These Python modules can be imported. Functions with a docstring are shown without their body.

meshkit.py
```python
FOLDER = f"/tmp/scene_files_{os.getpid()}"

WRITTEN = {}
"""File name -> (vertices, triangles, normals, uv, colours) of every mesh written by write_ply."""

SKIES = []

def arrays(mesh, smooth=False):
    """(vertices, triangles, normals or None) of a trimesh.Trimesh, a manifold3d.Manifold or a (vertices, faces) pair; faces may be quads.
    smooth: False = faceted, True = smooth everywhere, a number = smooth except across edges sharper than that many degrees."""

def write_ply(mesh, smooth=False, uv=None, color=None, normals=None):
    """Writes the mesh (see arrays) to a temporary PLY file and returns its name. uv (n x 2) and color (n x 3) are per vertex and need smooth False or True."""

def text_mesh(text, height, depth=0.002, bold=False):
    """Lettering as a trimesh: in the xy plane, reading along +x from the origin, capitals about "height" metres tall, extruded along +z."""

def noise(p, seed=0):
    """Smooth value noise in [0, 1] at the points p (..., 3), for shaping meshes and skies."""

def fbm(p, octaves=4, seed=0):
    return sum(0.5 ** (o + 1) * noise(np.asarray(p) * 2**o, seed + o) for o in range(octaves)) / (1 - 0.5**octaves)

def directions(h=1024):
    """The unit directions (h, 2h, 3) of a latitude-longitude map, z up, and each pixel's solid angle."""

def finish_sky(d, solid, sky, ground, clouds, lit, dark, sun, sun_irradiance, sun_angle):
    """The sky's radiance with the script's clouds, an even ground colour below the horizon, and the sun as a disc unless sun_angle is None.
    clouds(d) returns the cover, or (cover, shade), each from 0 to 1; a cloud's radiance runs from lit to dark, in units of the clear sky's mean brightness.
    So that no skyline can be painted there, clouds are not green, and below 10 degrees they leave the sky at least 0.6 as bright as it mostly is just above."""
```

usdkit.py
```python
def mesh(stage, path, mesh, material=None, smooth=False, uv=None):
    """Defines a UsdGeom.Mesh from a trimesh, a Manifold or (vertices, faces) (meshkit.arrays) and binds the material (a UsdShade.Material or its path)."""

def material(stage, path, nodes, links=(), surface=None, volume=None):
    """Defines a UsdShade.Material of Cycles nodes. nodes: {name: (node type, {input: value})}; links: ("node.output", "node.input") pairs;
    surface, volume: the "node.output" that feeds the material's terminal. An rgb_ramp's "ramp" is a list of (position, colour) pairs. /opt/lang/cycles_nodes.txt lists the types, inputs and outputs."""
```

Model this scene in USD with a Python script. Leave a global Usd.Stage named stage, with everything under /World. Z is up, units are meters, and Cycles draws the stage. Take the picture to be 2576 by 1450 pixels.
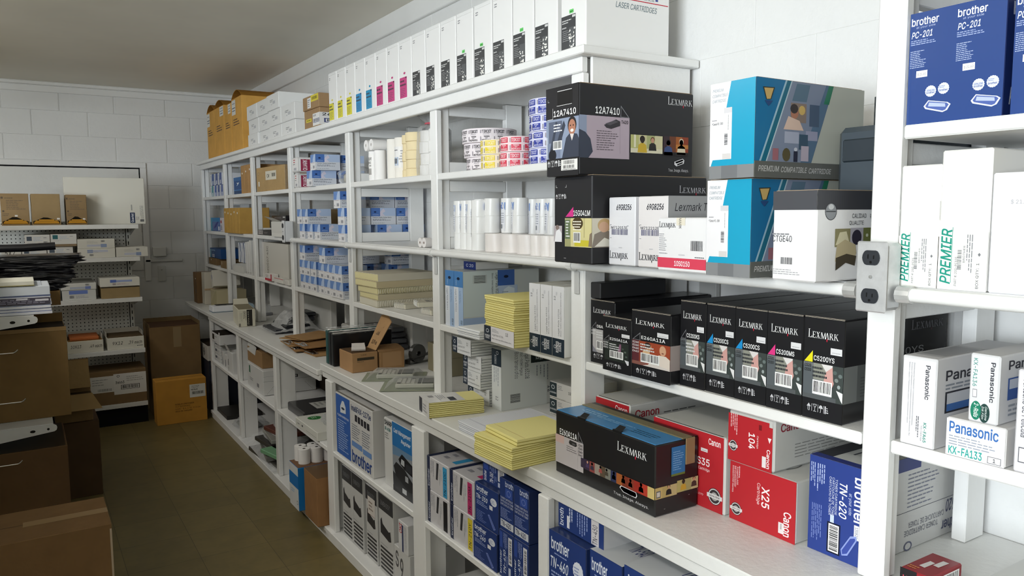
import math, random
import numpy as np, trimesh, usdkit, meshkit
from pxr import Usd, UsdGeom, UsdLux, UsdShade, Gf, Sdf, Vt

stage = Usd.Stage.CreateInMemory()
UsdGeom.SetStageUpAxis(stage, UsdGeom.Tokens.z)
UsdGeom.SetStageMetersPerUnit(stage, 1.0)
UsdGeom.Xform.Define(stage, '/World')
UsdGeom.Scope.Define(stage, '/World/Looks')

# ---------------------------------------------------------------- camera
cam = UsdGeom.Camera.Define(stage, '/World/camera')
YAW, PITCH, ROLL, EYE = 0.565783, 0.097154, -0.0060958, (0.0, 0.0, 1.58)
_f = np.array([math.sin(YAW) * math.cos(PITCH), math.cos(YAW) * math.cos(PITCH), -math.sin(PITCH)])
_r = np.array([math.cos(YAW), -math.sin(YAW), 0.0]); _u = np.cross(_r, _f)
_r2 = _r * math.cos(ROLL) + _u * math.sin(ROLL); _u2 = np.cross(_r2, _f)
M = np.eye(4); M[0, :3], M[1, :3], M[2, :3], M[3, :3] = _r2, _u2, -_f, EYE
cam.AddTransformOp().Set(Gf.Matrix4d(*M.ravel().tolist()))
cam.CreateHorizontalApertureAttr(36.0); cam.CreateVerticalApertureAttr(36.0 * 1450 / 2576)
cam.CreateFocalLengthAttr(36.0 * 1930.24 / 2576)
cam.CreateClippingRangeAttr(Gf.Vec2f(0.05, 100))
cam.CreateExposureAttr(EXPOSURE := 0.25)

# ---------------------------------------------------------------- sky and the daylight window behind the camera
sky = UsdLux.DomeLight.Define(stage, '/World/sky'); sky.CreateIntensityAttr(0.9); sky.CreateColorAttr(Gf.Vec3f(0.80, 0.90, 1.0))

def rect_light(path, w, h, pos, target, power, col):
    l = UsdLux.RectLight.Define(stage, path); l.CreateWidthAttr(w); l.CreateHeightAttr(h)
    l.CreateIntensityAttr(power); l.CreateColorAttr(Gf.Vec3f(*col))
    z = np.array(pos, float) - np.array(target, float); z /= np.linalg.norm(z)
    x = np.cross([0, 0, 1.0] if abs(z[2]) < .9 else [0, 1.0, 0], z); x /= np.linalg.norm(x); y = np.cross(z, x)
    m = np.eye(4); m[0, :3], m[1, :3], m[2, :3], m[3, :3] = x, y, z, pos
    l.AddTransformOp().Set(Gf.Matrix4d(*m.ravel().tolist()))
    return l
DAY = rect_light('/World/shop_window_daylight', 2.6, 1.6, (-3.9, -0.6, 1.65), (1.4, 2.2, 1.3), 17.0, (0.88, 0.95, 1.0))
TUBES = ((0.6, 11.0), (2.9, 11.0), (5.2, 8.5))  # last tube is added to brighten the far bays
for _k, (_y, _p) in enumerate(TUBES):
    rect_light('/World/tube_light_%d' % _k, 0.30, 1.25, (-0.75, _y, 2.445), (-0.63, _y, 0), _p * 1.25, (1.0, 0.97, 0.93))
    rect_light('/World/added_uplight_%d' % _k, 0.30, 1.25, (-0.75, _y, 2.515), (-0.75, _y, 3), _p * .25, (1.0, 0.97, 0.93))  # upward light added to brighten the ceiling

# ---------------------------------------------------------------- helpers
def lin(c):
    c = c.lstrip('#'); c = ''.join(q * 2 for q in c) if len(c) == 3 else c
    v = np.array([int(c[i:i + 2], 16) for i in (0, 2, 4)]) / 255.0
    return np.where(v <= .04045, v / 12.92, ((v + .055) / 1.055) ** 2.4)
_names = {}
def numbered(parent, name):
    n = _names.get((parent, name), 0); _names[(parent, name)] = n + 1
    return '%s/%s' % (parent, name) if n == 0 else '%s/%s_%03d' % (parent, name, n)
def tag(prim, label=None, cat=None, group=None, kind=None):
    for k, v in (('label', label), ('category', cat), ('group', group), ('kind', kind)):
        if v: prim.SetCustomDataByKey(k, v)
    return prim
def place(xf, loc, rz=0.0, rx=0.0, ry=0.0):
    xf.AddTranslateOp().Set(Gf.Vec3d(*map(float, loc)))
    if rz or rx or ry: xf.AddRotateXYZOp().Set(Gf.Vec3f(float(rx), float(ry), float(rz)))
def thing(name, label, cat, loc=(0, 0, 0), rz=0.0, group=None, kind=None, rx=0.0, ry=0.0):
    x = UsdGeom.Xform.Define(stage, numbered('/World', name)); place(x, loc, rz, rx, ry)
    tag(x.GetPrim(), label, cat, group, kind)
    return str(x.GetPath())
def dup(src, label, loc, rz=0.0, group=None, rx=0.0, ry=0.0):
    p = stage.GetPrimAtPath(src); was = p.GetCustomData()
    base = p.GetName(); base = base[:-4] if base[-4:-3] == '_' and base[-3:].isdigit() else base
    x = UsdGeom.Xform.Define(stage, numbered('/World', base))
    x.GetPrim().GetReferences().AddInternalReference(p.GetPath()); x.GetPrim().SetInstanceable(True)
    x.ClearXformOpOrder()
    m = Gf.Matrix4d(1.0)
    r = Gf.Rotation(Gf.Vec3d(1, 0, 0), rx) * Gf.Rotation(Gf.Vec3d(0, 1, 0), ry) * Gf.Rotation(Gf.Vec3d(0, 0, 1), rz)
    m.SetRotate(r); m.SetTranslateOnly(Gf.Vec3d(*map(float, loc)))
    op = x.MakeMatrixXform(); op.Set(m)
    tag(x.GetPrim(), label, was.get('category'), group or was.get('group'))
    return str(x.GetPath())

_cubes = {}
class MB:
    """collects coloured triangles and makes them one mesh"""
    def __init__(s, col='#ffffff'): s.v, s.f, s.c, s.n, s.col = [], [], [], 0, col
    def add(s, v, f, col=None):
        v = np.asarray(v, float); f = np.asarray(f, int)
        if f.shape[1] == 4: f = np.vstack([f[:, [0, 1, 2]], f[:, [0, 2, 3]]])
        s.v.append(v); s.f.append(f + s.n); s.n += len(v); s.c.append(np.tile(lin(col or s.col), (len(v), 1)))
        return s
    def mesh(s, m, col=None): return s.add(m.vertices, m.faces, col)
    def box(s, x0, x1, y0, y1, z0, z1, col=None, b=0.0):
        lo, hi = np.array([x0, y0, z0]), np.array([x1, y1, z1])
        if b <= 0:
            v = np.array([[x, y, z] for x in (0, 1) for y in (0, 1) for z in (0, 1)]) * (hi - lo) + lo
            f = [[0, 1, 3, 2], [4, 6, 7, 5], [0, 4, 5, 1], [2, 3, 7, 6], [0, 2, 6, 4], [1, 5, 7, 3]]
            return s.add(v[np.array(f).ravel()], np.arange(24).reshape(6, 4), col)
        if 'h' not in _cubes:
            pts = []
            for i in range(8):
                sg = np.array([(i >> 2) & 1, (i >> 1) & 1, i & 1]) * 2 - 1
                for k in range(3):
                    p = sg * 1.0; p[k] *= .9; p[(k + 1) % 3] *= .9; pts.append(p)
            h = trimesh.convex.convex_hull(np.array(pts)); _cubes['h'] = (h.vertices.copy(), h.faces.copy())
        v, f = _cubes['h']; sg = np.sign(v); inner = np.abs(v) < .95
        half = (hi - lo) / 2
        b = min(b, half.min() * .9)
        p = sg * (half - np.where(inner, b, 0)) + (lo + hi) / 2
        t = p[f].reshape(-1, 3)
        return s.add(t, np.arange(len(t)).reshape(-1, 3), col)
    def quad(s, a, b, c, d, col=None): return s.add([a, b, c, d], [[0, 1, 2, 3]], col)
    def poly(s, pts2, fn, col=None):
        """flat polygon: 2-D points put into space by fn"""
        from shapely.geometry import Polygon
        v, f = trimesh.creation.triangulate_polygon(Polygon(pts2), engine='earcut')
        return s.add([fn(*p) for p in v], f, col)
    def lathe(s, prof, n=20, col=None, at=(0, 0, 0), cap=True):
        prof = np.asarray(prof, float); k = len(prof); a = np.linspace(0, 2 * np.pi, n, endpoint=False)
        v = np.stack([np.outer(np.cos(a), prof[:, 0]), np.outer(np.sin(a), prof[:, 0]), np.tile(prof[:, 1], (n, 1))], -1).reshape(-1, 3) + at
        f = [[i * k + j, ((i + 1) % n) * k + j, ((i + 1) % n) * k + j + 1, i * k + j + 1] for i in range(n) for j in range(k - 1)]
        return s.add(v, f, col)
    def tube(s, pts, r, n=8, col=None):
        pts = np.asarray(pts, float); t = np.gradient(pts, axis=0); v = []
        for p, d in zip(pts, t):
            d = d / (np.linalg.norm(d) + 1e-12); a = np.cross(d, [0, 0, 1.0] if abs(d[2]) < .9 else [1.0, 0, 0]); a /= np.linalg.norm(a); b = np.cross(d, a)
            for q in range(n):
                w = 2 * np.pi * q / n; v.append(p + r * (a * np.cos(w) + b * np.sin(w)))
        m = len(pts); f = [[i * n + j, i * n + (j + 1) % n, (i + 1) * n + (j + 1) % n, (i + 1) * n + j] for i in range(m - 1) for j in range(n)]
        s.add(v, f, col)
        for e, fl in ((0, 1), (m - 1, -1)):
            s.add(v[e * n:(e + 1) * n], [[0, k, k + 1][::fl] for k in range(1, n - 1)], col)
        return s
    def build(s, parent, name, mat='card', label=None, kind=None, smooth=False, cat=None, group=None):
        path = numbered(parent, name)
        v, f, c = np.vstack(s.v), np.vstack(s.f), np.vstack(s.c)
        if smooth:
            m = usdkit.mesh(stage, path, (v, f), LOOK[mat], smooth=smooth if smooth is not True else True)
            if smooth is not True: c = np.tile(c[:1], (len(m.GetPointsAttr().Get()), 1))
        else: m = usdkit.mesh(stage, path, (v, f), LOOK[mat])
        UsdGeom.PrimvarsAPI(m).CreatePrimvar('col', Sdf.ValueTypeNames.Float3Array, 'vertex').Set(Vt.Vec3fArray.FromNumpy(c.astype(np.float32)))
        tag(m.GetPrim(), label, cat, group, kind)
        return path

# ---------------------------------------------------------------- materials
LOOK = {}
def look(name, nodes, links, surface='p.BSDF'):
    LOOK[name] = usdkit.material(stage, '/World/Looks/' + name, nodes, links, surface=surface)
OBJ = {'tc': ('texture_coordinate', {})}
def plain(name, rough, spec=.5, bump=None, mottle=None, metallic=0.0, coat=0.0, base=None):
    """colour from the mesh (primvar col) or one base colour, with faint procedural mottle and bump"""
    n = {'geo': ('geometry', {}), 'p': ('principled_bsdf', {'roughness': rough, 'specular_ior_level': spec, 'metallic': metallic, 'coat_weight': coat})}; l = []
    if base is None: n['c'] = ('attribute', {'attribute': 'col'}); src = 'c.color'
    else: n['c'] = ('color', {'value': tuple(lin(base))}); src = 'c.color'
    if mottle:
        n['nz'] = ('noise_texture', {'scale': mottle[0], 'detail': 4.0, 'roughness': .6}); n['mr'] = ('map_range', {'from_min': .3, 'from_max': .7, 'to_min': 1 - mottle[1], 'to_max': 1 + mottle[1] * .5})
        n['mx'] = ('mix', {'mix_type': 'multiply', 'fac': 1.0}); n['cc'] = ('combine_color', {'color_type': 'rgb'})
        l += [('geo.position', 'nz.vector'), ('nz.fac', 'mr.value'), ('mr.result', 'cc.r'), ('mr.result', 'cc.g'), ('mr.result', 'cc.b'), (src, 'mx.color1'), ('cc.color', 'mx.color2')]; src = 'mx.color'
    l.append((src, 'p.base_color'))
    if bump:
        n['bz'] = ('noise_texture', {'scale': bump[0], 'detail': 3.0}); n['bp'] = ('bump', {'strength': bump[1], 'distance': bump[2]})
        l += [('geo.position', 'bz.vector'), ('bz.fac', 'bp.height'), ('bp.normal', 'p.normal')]
    look(name, n, l)
plain('card', .5, .35)
plain('gloss', .28, .5)
plain('ink', .45, .3)
plain('ink_gloss', .25, .5)
plain('paper', .85, .2)
plain('kraft', .8, .2, bump=(60, .25, .004), mottle=(9, .10))
plain('paint', .42, .45, bump=(55, .22, .004), mottle=(3.5, .03))
plain('wall', .55, .4, bump=(40, .35, .006), mottle=(2.0, .03))
plain('ceiling', .9, .2, mottle=(1.1, .06))
plain('steel', .35, .5, mottle=(14, .05))
plain('chrome', .18, .5, metallic=1.0)
plain('galv', .38, .5, metallic=.55, mottle=(30, .12))
plain('plastic', .32, .5)
plain('rough', .9, .15)
look('film', {'t': ('transparent_bsdf', {'color': (.97, .975, .98)}), 'g': ('principled_bsdf', {'base_color': (.85, .86, .87), 'roughness': .2}), 'geo': ('geometry', {}),
              'nz': ('noise_texture', {'scale': 38.0, 'detail': 3.0}), 'bp': ('bump', {'strength': 1.0, 'distance': .006}), 'fr': ('fresnel', {'IOR': 1.5}), 'fm': ('map_range', {'from_min': 0.0, 'from_max': .6, 'to_min': .045, 'to_max': .5, 'clamp': True}), 'm': ('mix_closure', {})},
     [('geo.position', 'nz.vector'), ('nz.fac', 'bp.height'), ('bp.normal', 'g.normal'), ('bp.normal', 'fr.normal'), ('fr.fac', 'fm.value'), ('fm.result', 'm.fac'), ('t.BSDF', 'm.closure1'), ('g.BSDF', 'm.closure2')], surface='m.closure')
# vinyl floor: worn olive tiles of one foot, each its own tone, with a waxy sheen
look('floor', {'geo': ('geometry', {}), 'b': ('brick_texture', {'offset': 0.0, 'squash': 1.0, 'scale': 1.0, 'brick_width': .305, 'row_height': .305, 'mortar_size': .0015, 'mortar_smooth': .3,
                       'color1': tuple(lin('#786a42')), 'color2': tuple(lin('#6e613b')), 'mortar': tuple(lin('#4e4429'))}),
               'nz': ('noise_texture', {'scale': 7.0, 'detail': 8.0, 'roughness': .75}), 'rp': ('rgb_ramp', {'ramp': [(.3, (.80, .80, .78)), (.55, (1, 1, 1)), (.72, (1.12, 1.1, 1.05))]}),
               'mx': ('mix', {'mix_type': 'multiply', 'fac': 1.0}), 'p': ('principled_bsdf', {'roughness': .42, 'specular_ior_level': .4}), 'bp': ('bump', {'strength': .12, 'distance': .004})},
     [('geo.position', 'b.vector'), ('geo.position', 'nz.vector'), ('nz.fac', 'rp.fac'), ('b.color', 'mx.color1'), ('rp.color', 'mx.color2'), ('mx.color', 'p.base_color'), ('nz.fac', 'bp.height'), ('bp.normal', 'p.normal')])

# ---------------------------------------------------------------- lettering and print
_txt = {}
def text2d(s, bold=True, italic=False):
    k = (s, bold, italic)
    if k not in _txt:
        m = meshkit.text_mesh(s, 1.0, 0.01, bold=bold)
        keep = m.face_normals[:, 2] > .9; f = m.faces[keep]; ids, inv = np.unique(f, return_inverse=True)
        v = m.vertices[ids][:, :2].copy()
        if italic: v[:, 0] += .22 * v[:, 1]
        v -= v.min(0); v /= np.maximum(v.max(0), 1e-6); _txt[k] = (v, inv.reshape(-1, 3))
    return _txt[k]
def serif_word():
    """a roman capitals wordmark with a tall first letter and a diamond under its A, as unit polygons"""
    P, x = [], 0.0
    def bar(a, b, c, d): P.append([(x + a, b), (x + c, b), (x + c, d), (x + a, d)])
    def para(a, b, y0, y1, w): P.append([(x + a, y0), (x + a + w, y0), (x + b + w, y1), (x + b, y1)])
    h = .74
    bar(.07, 0, .2, 1); bar(0, .95, .28, 1); bar(0, 0, .6, .06); bar(.52, .06, .6, .24); x += .66
    bar(.06, 0, .18, h); bar(0, h - .05, .5, h); bar(0, 0, .52, .05); bar(.18, .36, .4, .41); bar(.44, .55, .5, h); bar(.46, 0, .52, .2); x += .6
    para(.42, .06, 0, h, .14); para(.04, .46, 0, h, .06); bar(0, h - .04, .24, h); bar(.38, h - .04, .6, h); bar(0, 0, .2, .04); bar(.34, 0, .62, .04); x += .68
    para(.06, .1, 0, h, .05); para(.36, .1, 0, h, .13); para(.38, .66, 0, h, .06); para(.68, .64, 0, h, .12); bar(0, 0, .2, .04); x += .78
    para(.0, .2, 0, h, .05); para(.38, .2, 0, h, .13); bar(.3, 0, .58, .04); ax = x + .24; x += .6
    bar(.06, 0, .18, h); bar(0, h - .05, .36, h); bar(0, 0, .26, .04); bar(.36, .44, .47, .68); bar(.18, .34, .4, .4); para(.5, .26, 0, .36, .13); bar(.44, 0, .68, .04); x += .7
    bar(.06, 0, .18, h); bar(0, 0, .26, .04); bar(0, h - .04, .26, h); para(.18, .46, .32, h, .06); para(.52, .24, 0, .46, .13); bar(.4, h - .04, .62, h); bar(.46, 0, .72, .04); x += .72
    dia = [(ax - .1, -.12), (ax, -.34), (ax + .1, -.12), (ax, .1)]
    return P, dia, x
_SW = serif_word()
class Art:
    """prints on one flat (or bent) face: place(u, v, lift) puts unit face coordinates into space"""
    def __init__(s, fn, w, h): s.fn, s.w, s.h, s.mb, s.k = fn, w, h, MB(), 0
    def lift(s): s.k += 1; return .0004 + .00004 * min(s.k, 30)
    def put(s, v2, f, col):
        d = s.lift(); s.mb.add([s.fn(u, v, d) for u, v in v2], f, col)
    def pg(s, pts, col):
        n = len(pts); d = s.lift()
        if n == 4: s.mb.add([s.fn(u, v, d) for u, v in pts], [[0, 1, 2, 3]], col)
        else: s.mb.poly(pts, lambda u, v: s.fn(u, v, d), col)
    def R(s, a, b, c, d, col, seg=1):
        for i in range(seg):
            p, q = a + (c - a) * i / seg, a + (c - a) * (i + 1) / seg
            if i: s.k -= 1
            s.pg([(p, b), (q, b), (q, d), (p, d)], col)
    def T(s, t, a, b, c, d, col, bold=1, it=0, rot=0):
        v, f = text2d(t, bool(bold), bool(it))
        if rot == 90: v = np.stack([1 - v[:, 1], v[:, 0]], 1)      # reads upwards
        elif rot == -90: v = np.stack([v[:, 1], 1 - v[:, 0]], 1)   # reads downwards
        elif rot == 180: v = 1 - v
        s.put(v * [c - a, d - b] + [a, b], f, col)
    def LX(s, a, b, c, d, col, red='#c2203a'):
        P, dia, L = _SW; z = lambda p: (a + (c - a) * p[0] / L, b + (d - b) * p[1])
        k = s.k
        for p in P: s.k = k; s.pg([z(q) for q in p], col)
        s.pg([z(q) for q in dia], red)
    def G(s, a, b, c, d, n, col, seed=1, fill=.45, rot=0):
        rg = random.Random(seed); k = s.k
        for i in range(n):
            s.k = k
            if not rot:
                y = d - (d - b) * (i + .9) / n; hh = (d - b) / n * fill; e = a + (c - a) * rg.uniform(.55, 1)
                x = a
                while x < e:
                    w = (c - a) * rg.uniform(.07, .2); x2 = min(x + w, e)
                    s.k = k; s.pg([(x, y), (x2, y), (x2, y + hh), (x, y + hh)], col); x = x2 + (c - a) * .025
            else:
                x = a + (c - a) * (i + .2) / n; ww = (c - a) / n * fill; e = d - (d - b) * rg.uniform(.55, 1)
                y = d
                while y > e:
                    y2 = max(y - (d - b) * rg.uniform(.07, .2), e)
                    s.k = k; s.pg([(x, y2), (x + ww, y2), (x + ww, y), (x, y)], col); y = y2 - (d - b) * .025
    def BC(s, a, b, c, d, seed=3, plate='#f2f2f0', bar='#15161a', rot=0):
        rg = random.Random(seed)
        if plate: s.R(a, b, c, d, plate)
        k = s.k; t = .06
        while t < .94:
            w = rg.choice((.012, .02, .034)); s.k = k
            if rot: s.R(a + (c - a) * .1, b + (d - b) * t, c - (c - a) * .1, b + (d - b) * min(t + w, .95), bar)
            else: s.R(a + (c - a) * t, b + (d - b) * .16, a + (c - a) * min(t + w, .95), d - (d - b) * .08, bar)
            t += w + rg.choice((.012, .02, .03))
    def E(s, u, v, ru, rv, col, n=18, tooth=0):
        pts = []
        for i in range(n):
            w = 2 * math.pi * i / n; q = 1 - (tooth if i % 2 else 0); pts.append((u + ru * q * math.cos(w), v + rv * q * math.sin(w)))
        s.pg(pts, col)
    def RING(s, u, v, ru, rv, col, inner, col2): s.E(u, v, ru, rv, col); s.E(u, v, ru * inner, rv * inner, col2)
    def ARW(s, a, b, c, d, col):
        """handling marks: arrow, glass, umbrella, heat, parted by thin bars"""
        k = s.k
        def q(f, x0, y0, x1, y1): s.k = k; s.R(a + (c - a) * (f + x0 * .2), b + (d - b) * y0, a + (c - a) * (f + x1 * .2), b + (d - b) * y1, col)
        def tr(f, pts): s.k = k; s.pg([(a + (c - a) * (f + x * .2), b + (d - b) * y) for x, y in pts], col)
        tr(0, [(0, .55), (1, .55), (.5, 1)]); q(0, .25, 0, .38, .55); q(0, .62, 0, .75, .55); q(0, .25, 0, .75, .08)
        q(.235, .0, .0, .1, 1); tr(.29, [(0, 1), (.14, 1), (.55, .5), (.45, .45)]); tr(.29, [(.86, 1), (1, 1), (.55, .45), (.45, .5)]); q(.29, .44, 0, .56, .5); q(.29, .15, 0, .85, .08); q(.29, 0, .92, 1, 1)
        q(.525, 0, 0, .1, 1); tr(.57, [(0, .55), (.2, .9), (.5, 1), (.8, .9), (1, .55)]); q(.57, .44, 0, .56, .55); q(.57, .3, 0, .56, .1)
        q(.8, 0, 0, .1, 1); q(.83, .1, 0, .4, 1); q(.83, .5, .1, .95, .25); q(.83, .5, .4, .9, .52); q(.83, .5, .68, .8, .8)
    def PH(s, a, b, c, d, bg, people, extra=()):
        """a printed picture: ground colours, plain figures made of head, hair and shoulders"""
        m = len(bg)
        for i, q in enumerate(bg): s.R(a + (c - a) * i / m, b, a + (c - a) * (i + 1) / m, d, q)
        for (x0, y0, x1, y1, q) in extra: s.R(a + (c - a) * x0, b + (d - b) * y0, a + (c - a) * x1, b + (d - b) * y1, q)
        z = lambda x, y: (a + (c - a) * x, b + (d - b) * y)
        for (x, y, r, skin, hair, coat) in people:
            ar = (d - b) * s.h / ((c - a) * s.w) ; rx = r * ar
            s.pg([z(x - rx * 2.1, max(0, y - r * 4.2)), z(x - rx * 1.7, y - r * 1.7), z(x - rx * .5, y - r * 1.05), z(x + rx * .5, y - r * 1.05), z(x + rx * 1.7, y - r * 1.7), z(x + rx * 2.1, max(0, y - r * 4.2))], coat)
            s.E(*z(x, y + r * .22), (c - a) * rx * 1.12, (d - b) * r * 1.12, hair, 14)
            s.E(*z(x, y - r * .12), (c - a) * rx * .88, (d - b) * r * 1.02, skin, 14)
    def run(s, cmds):
        for q in cmds: getattr(s, q[0])(*q[1:])
        return s
def face_fn(kind, dx, dy, dz):
    """box-local faces: F front (-x), S near side (-y), U top, L far side (+y), B back"""
    if kind == 'F': return lambda u, v, d: (-dx / 2 - d, dy / 2 - u * dy, v * dz), dy, dz
    if kind == 'S': return lambda u, v, d: (-dx / 2 + u * dx, -dy / 2 - d, v * dz), dx, dz
    if kind == 'U': return lambda u, v, d: (-dx / 2 + v * dx, dy / 2 - u * dy, dz + d), dy, dx
def art(parent, name, fn, w, h, cmds, mat='ink', label=None):
    a = Art(fn, w, h).run(cmds); return a.mb.build(parent, name, mat, label)
def carton(name, label, cat, spec, depth, col, F=(), S=(), U=(), mat='card', rz=0.0, group=None, ink='ink', bevel=.0025, seam=None, parts=()):
    """a box standing with its front at x; spec = (front x, centre y, base z, width along y, height)"""
    X, yc, z, w, h = spec
    t = thing(name, label, cat, (X + depth / 2, yc, z), rz, group)
    MB(col).box(-depth / 2, depth / 2, -w / 2, w / 2, 0, h, b=bevel).build(t, 'body', mat)
    for k, nm, cm in (('F', 'front_print', F), ('S', 'side_print', S), ('U', 'top_print', U)):
        if cm: fn, a, b = face_fn(k, depth, w, h); art(t, nm, fn, a, b, cm, ink)
    if seam:   # the closing flap on top, its edges standing a little proud
        m = MB(seam); m.box(-depth / 2 + .004, depth / 2 - .004, -w / 2 - .0004, w * .04, h, h + .0018, b=.0006); m.box(-depth / 2 - .0012, -depth / 2, -w / 2 + .004, w / 2 - .004, h - .014, h - .001, b=.0005); m.build(t, 'top_flap', mat)
    for fn2 in parts: fn2(t, depth, w, h)
    return t

# ================================================================ the room
XW, YF, ZC = 1.79, 7.5, 2.68
WHITE, TRIM = '#e9e9e7', '#eeeeec'
def structure(name, mb, mat, parent='/World', label=None, cat=None):
    return mb.build(parent, name, mat, label, 'structure', cat=cat)
structure('floor', MB().box(-4, XW + .12, -3, YF + .12, -.1, 0), 'floor', label='worn olive brown vinyl tile floor of the aisle', cat='floor')
structure('ceiling', MB('#f1ede2').box(-4, XW + .12, -3, YF + .12, ZC, ZC + .1), 'ceiling', label='flat dull beige plaster ceiling', cat='ceiling')
def block_wall(name, label, slab, cells):
    t = thing(name, label, 'wall', kind='structure'); MB('#dcdcda').box(*slab).build(t, 'mortar', 'wall')
    for v, f in cells: MB(WHITE).add(v, f).build(t, 'block', 'wall')
    return t
def slab_block(o, a, b, n, w, h, c=.004, dp=.012):
    """one painted block: o corner, a and b unit axes, n outward; its arrises a little rounded"""
    o, a, b, n = map(np.array, (o, a, b, n)); back = [o - n * dp + a * i * w + b * j * h for i, j in ((0, 0), (1, 0), (1, 1), (0, 1))]
    mid = [o - n * c * .6 + a * i * w + b * j * h for i, j in ((0, 0), (1, 0), (1, 1), (0, 1))]
    fr = [o + a * (c if i == 0 else w - c) + b * (c * .5 if j == 0 else h - c * .5) for i, j in ((0, 0), (1, 0), (1, 1), (0, 1))]
    v = np.array(back + mid + fr); f = [[8, 9, 10, 11]]
    for k in range(4):
        m = (k + 1) % 4; f += [[4 + k, 4 + m, 8 + m, 8 + k], [k, m, 4 + m, 4 + k]]
    return v, np.array(f)
rnd = random.Random(5)
cells = []
for j in range(14):
    z0 = .2032 * j + .014 - .2032; z1 = min(z0 + .2022, ZC); z0 = max(z0, 0)
    if z1 - z0 < .03: continue
    for k in range(-3, 5):
        x0 = .318 + .4064 * k + (.2032 if j % 2 == 0 else 0); x1 = min(x0 + .3985, XW); x0 = max(x0, -.75)
        if x1 - x0 > .03: cells.append(slab_block((x0, YF + rnd.uniform(-.0008, .0008), z0), (1, 0, 0), (0, 0, 1), (0, -1, 0), x1 - x0, z1 - z0, dp=.006))
block_wall('wall_back', 'white painted concrete block wall at the far end of the aisle', (-4, XW + .1, YF + .0035, YF + .12, 0, ZC), cells)
cells = []
for j in range(14):
    z0 = .2032 * j + .014 - .2032; z1 = min(z0 + .2026, ZC); z0 = max(z0, 0)
    if z1 - z0 < .03: continue
    for k in range(-1, 19):
        y0 = .1 + .4064 * k + (.2032 if j % 2 else 0); y1 = min(y0 + .4053, YF); y0 = max(y0, -.3)
        if y1 - y0 > .03: cells.append(slab_block((XW + rnd.uniform(-.0008, .0008), y1, z0), (0, -1, 0), (0, 0, 1), (-1, 0, 0), y1 - y0, z1 - z0, c=.0015, dp=.0045))
block_wall('wall_right', 'white painted concrete block wall behind the built-in shelving', (XW + .0010, XW + .12, -3, YF + .1, 0, ZC), cells)
structure('wall_left', MB('#9a958a').box(-4.1, -4, -3, -2.0, 0, ZC).box(-4.1, -4, .8, YF + .1, 0, ZC).box(-4.1, -4, -2.0, .8, 0, .75).box(-4.1, -4, -2.0, .8, 2.5, ZC), 'wall', label='plain wall with a window opening across the shop', cat='wall')
structure('wall_front', MB('#8f8a80').box(-4, XW + .1, -3.1, -3, 0, ZC), 'wall', label='plain front wall behind the viewer', cat='wall')
structure('trim_1', MB(TRIM).box(-1.2, XW, YF - .018, YF, ZC - .085, ZC - .03, b=.004).box(-1.2, XW, YF - .034, YF, ZC - .03, ZC, b=.006), 'paint', label='white crown moulding along the top of the far wall', cat='trim')
structure('trim_2', MB(TRIM).box(XW - .022, XW, -.3, YF - .034, ZC - .105, ZC, b=.004), 'paint', label='white board along the top of the right wall', cat='trim')
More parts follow.
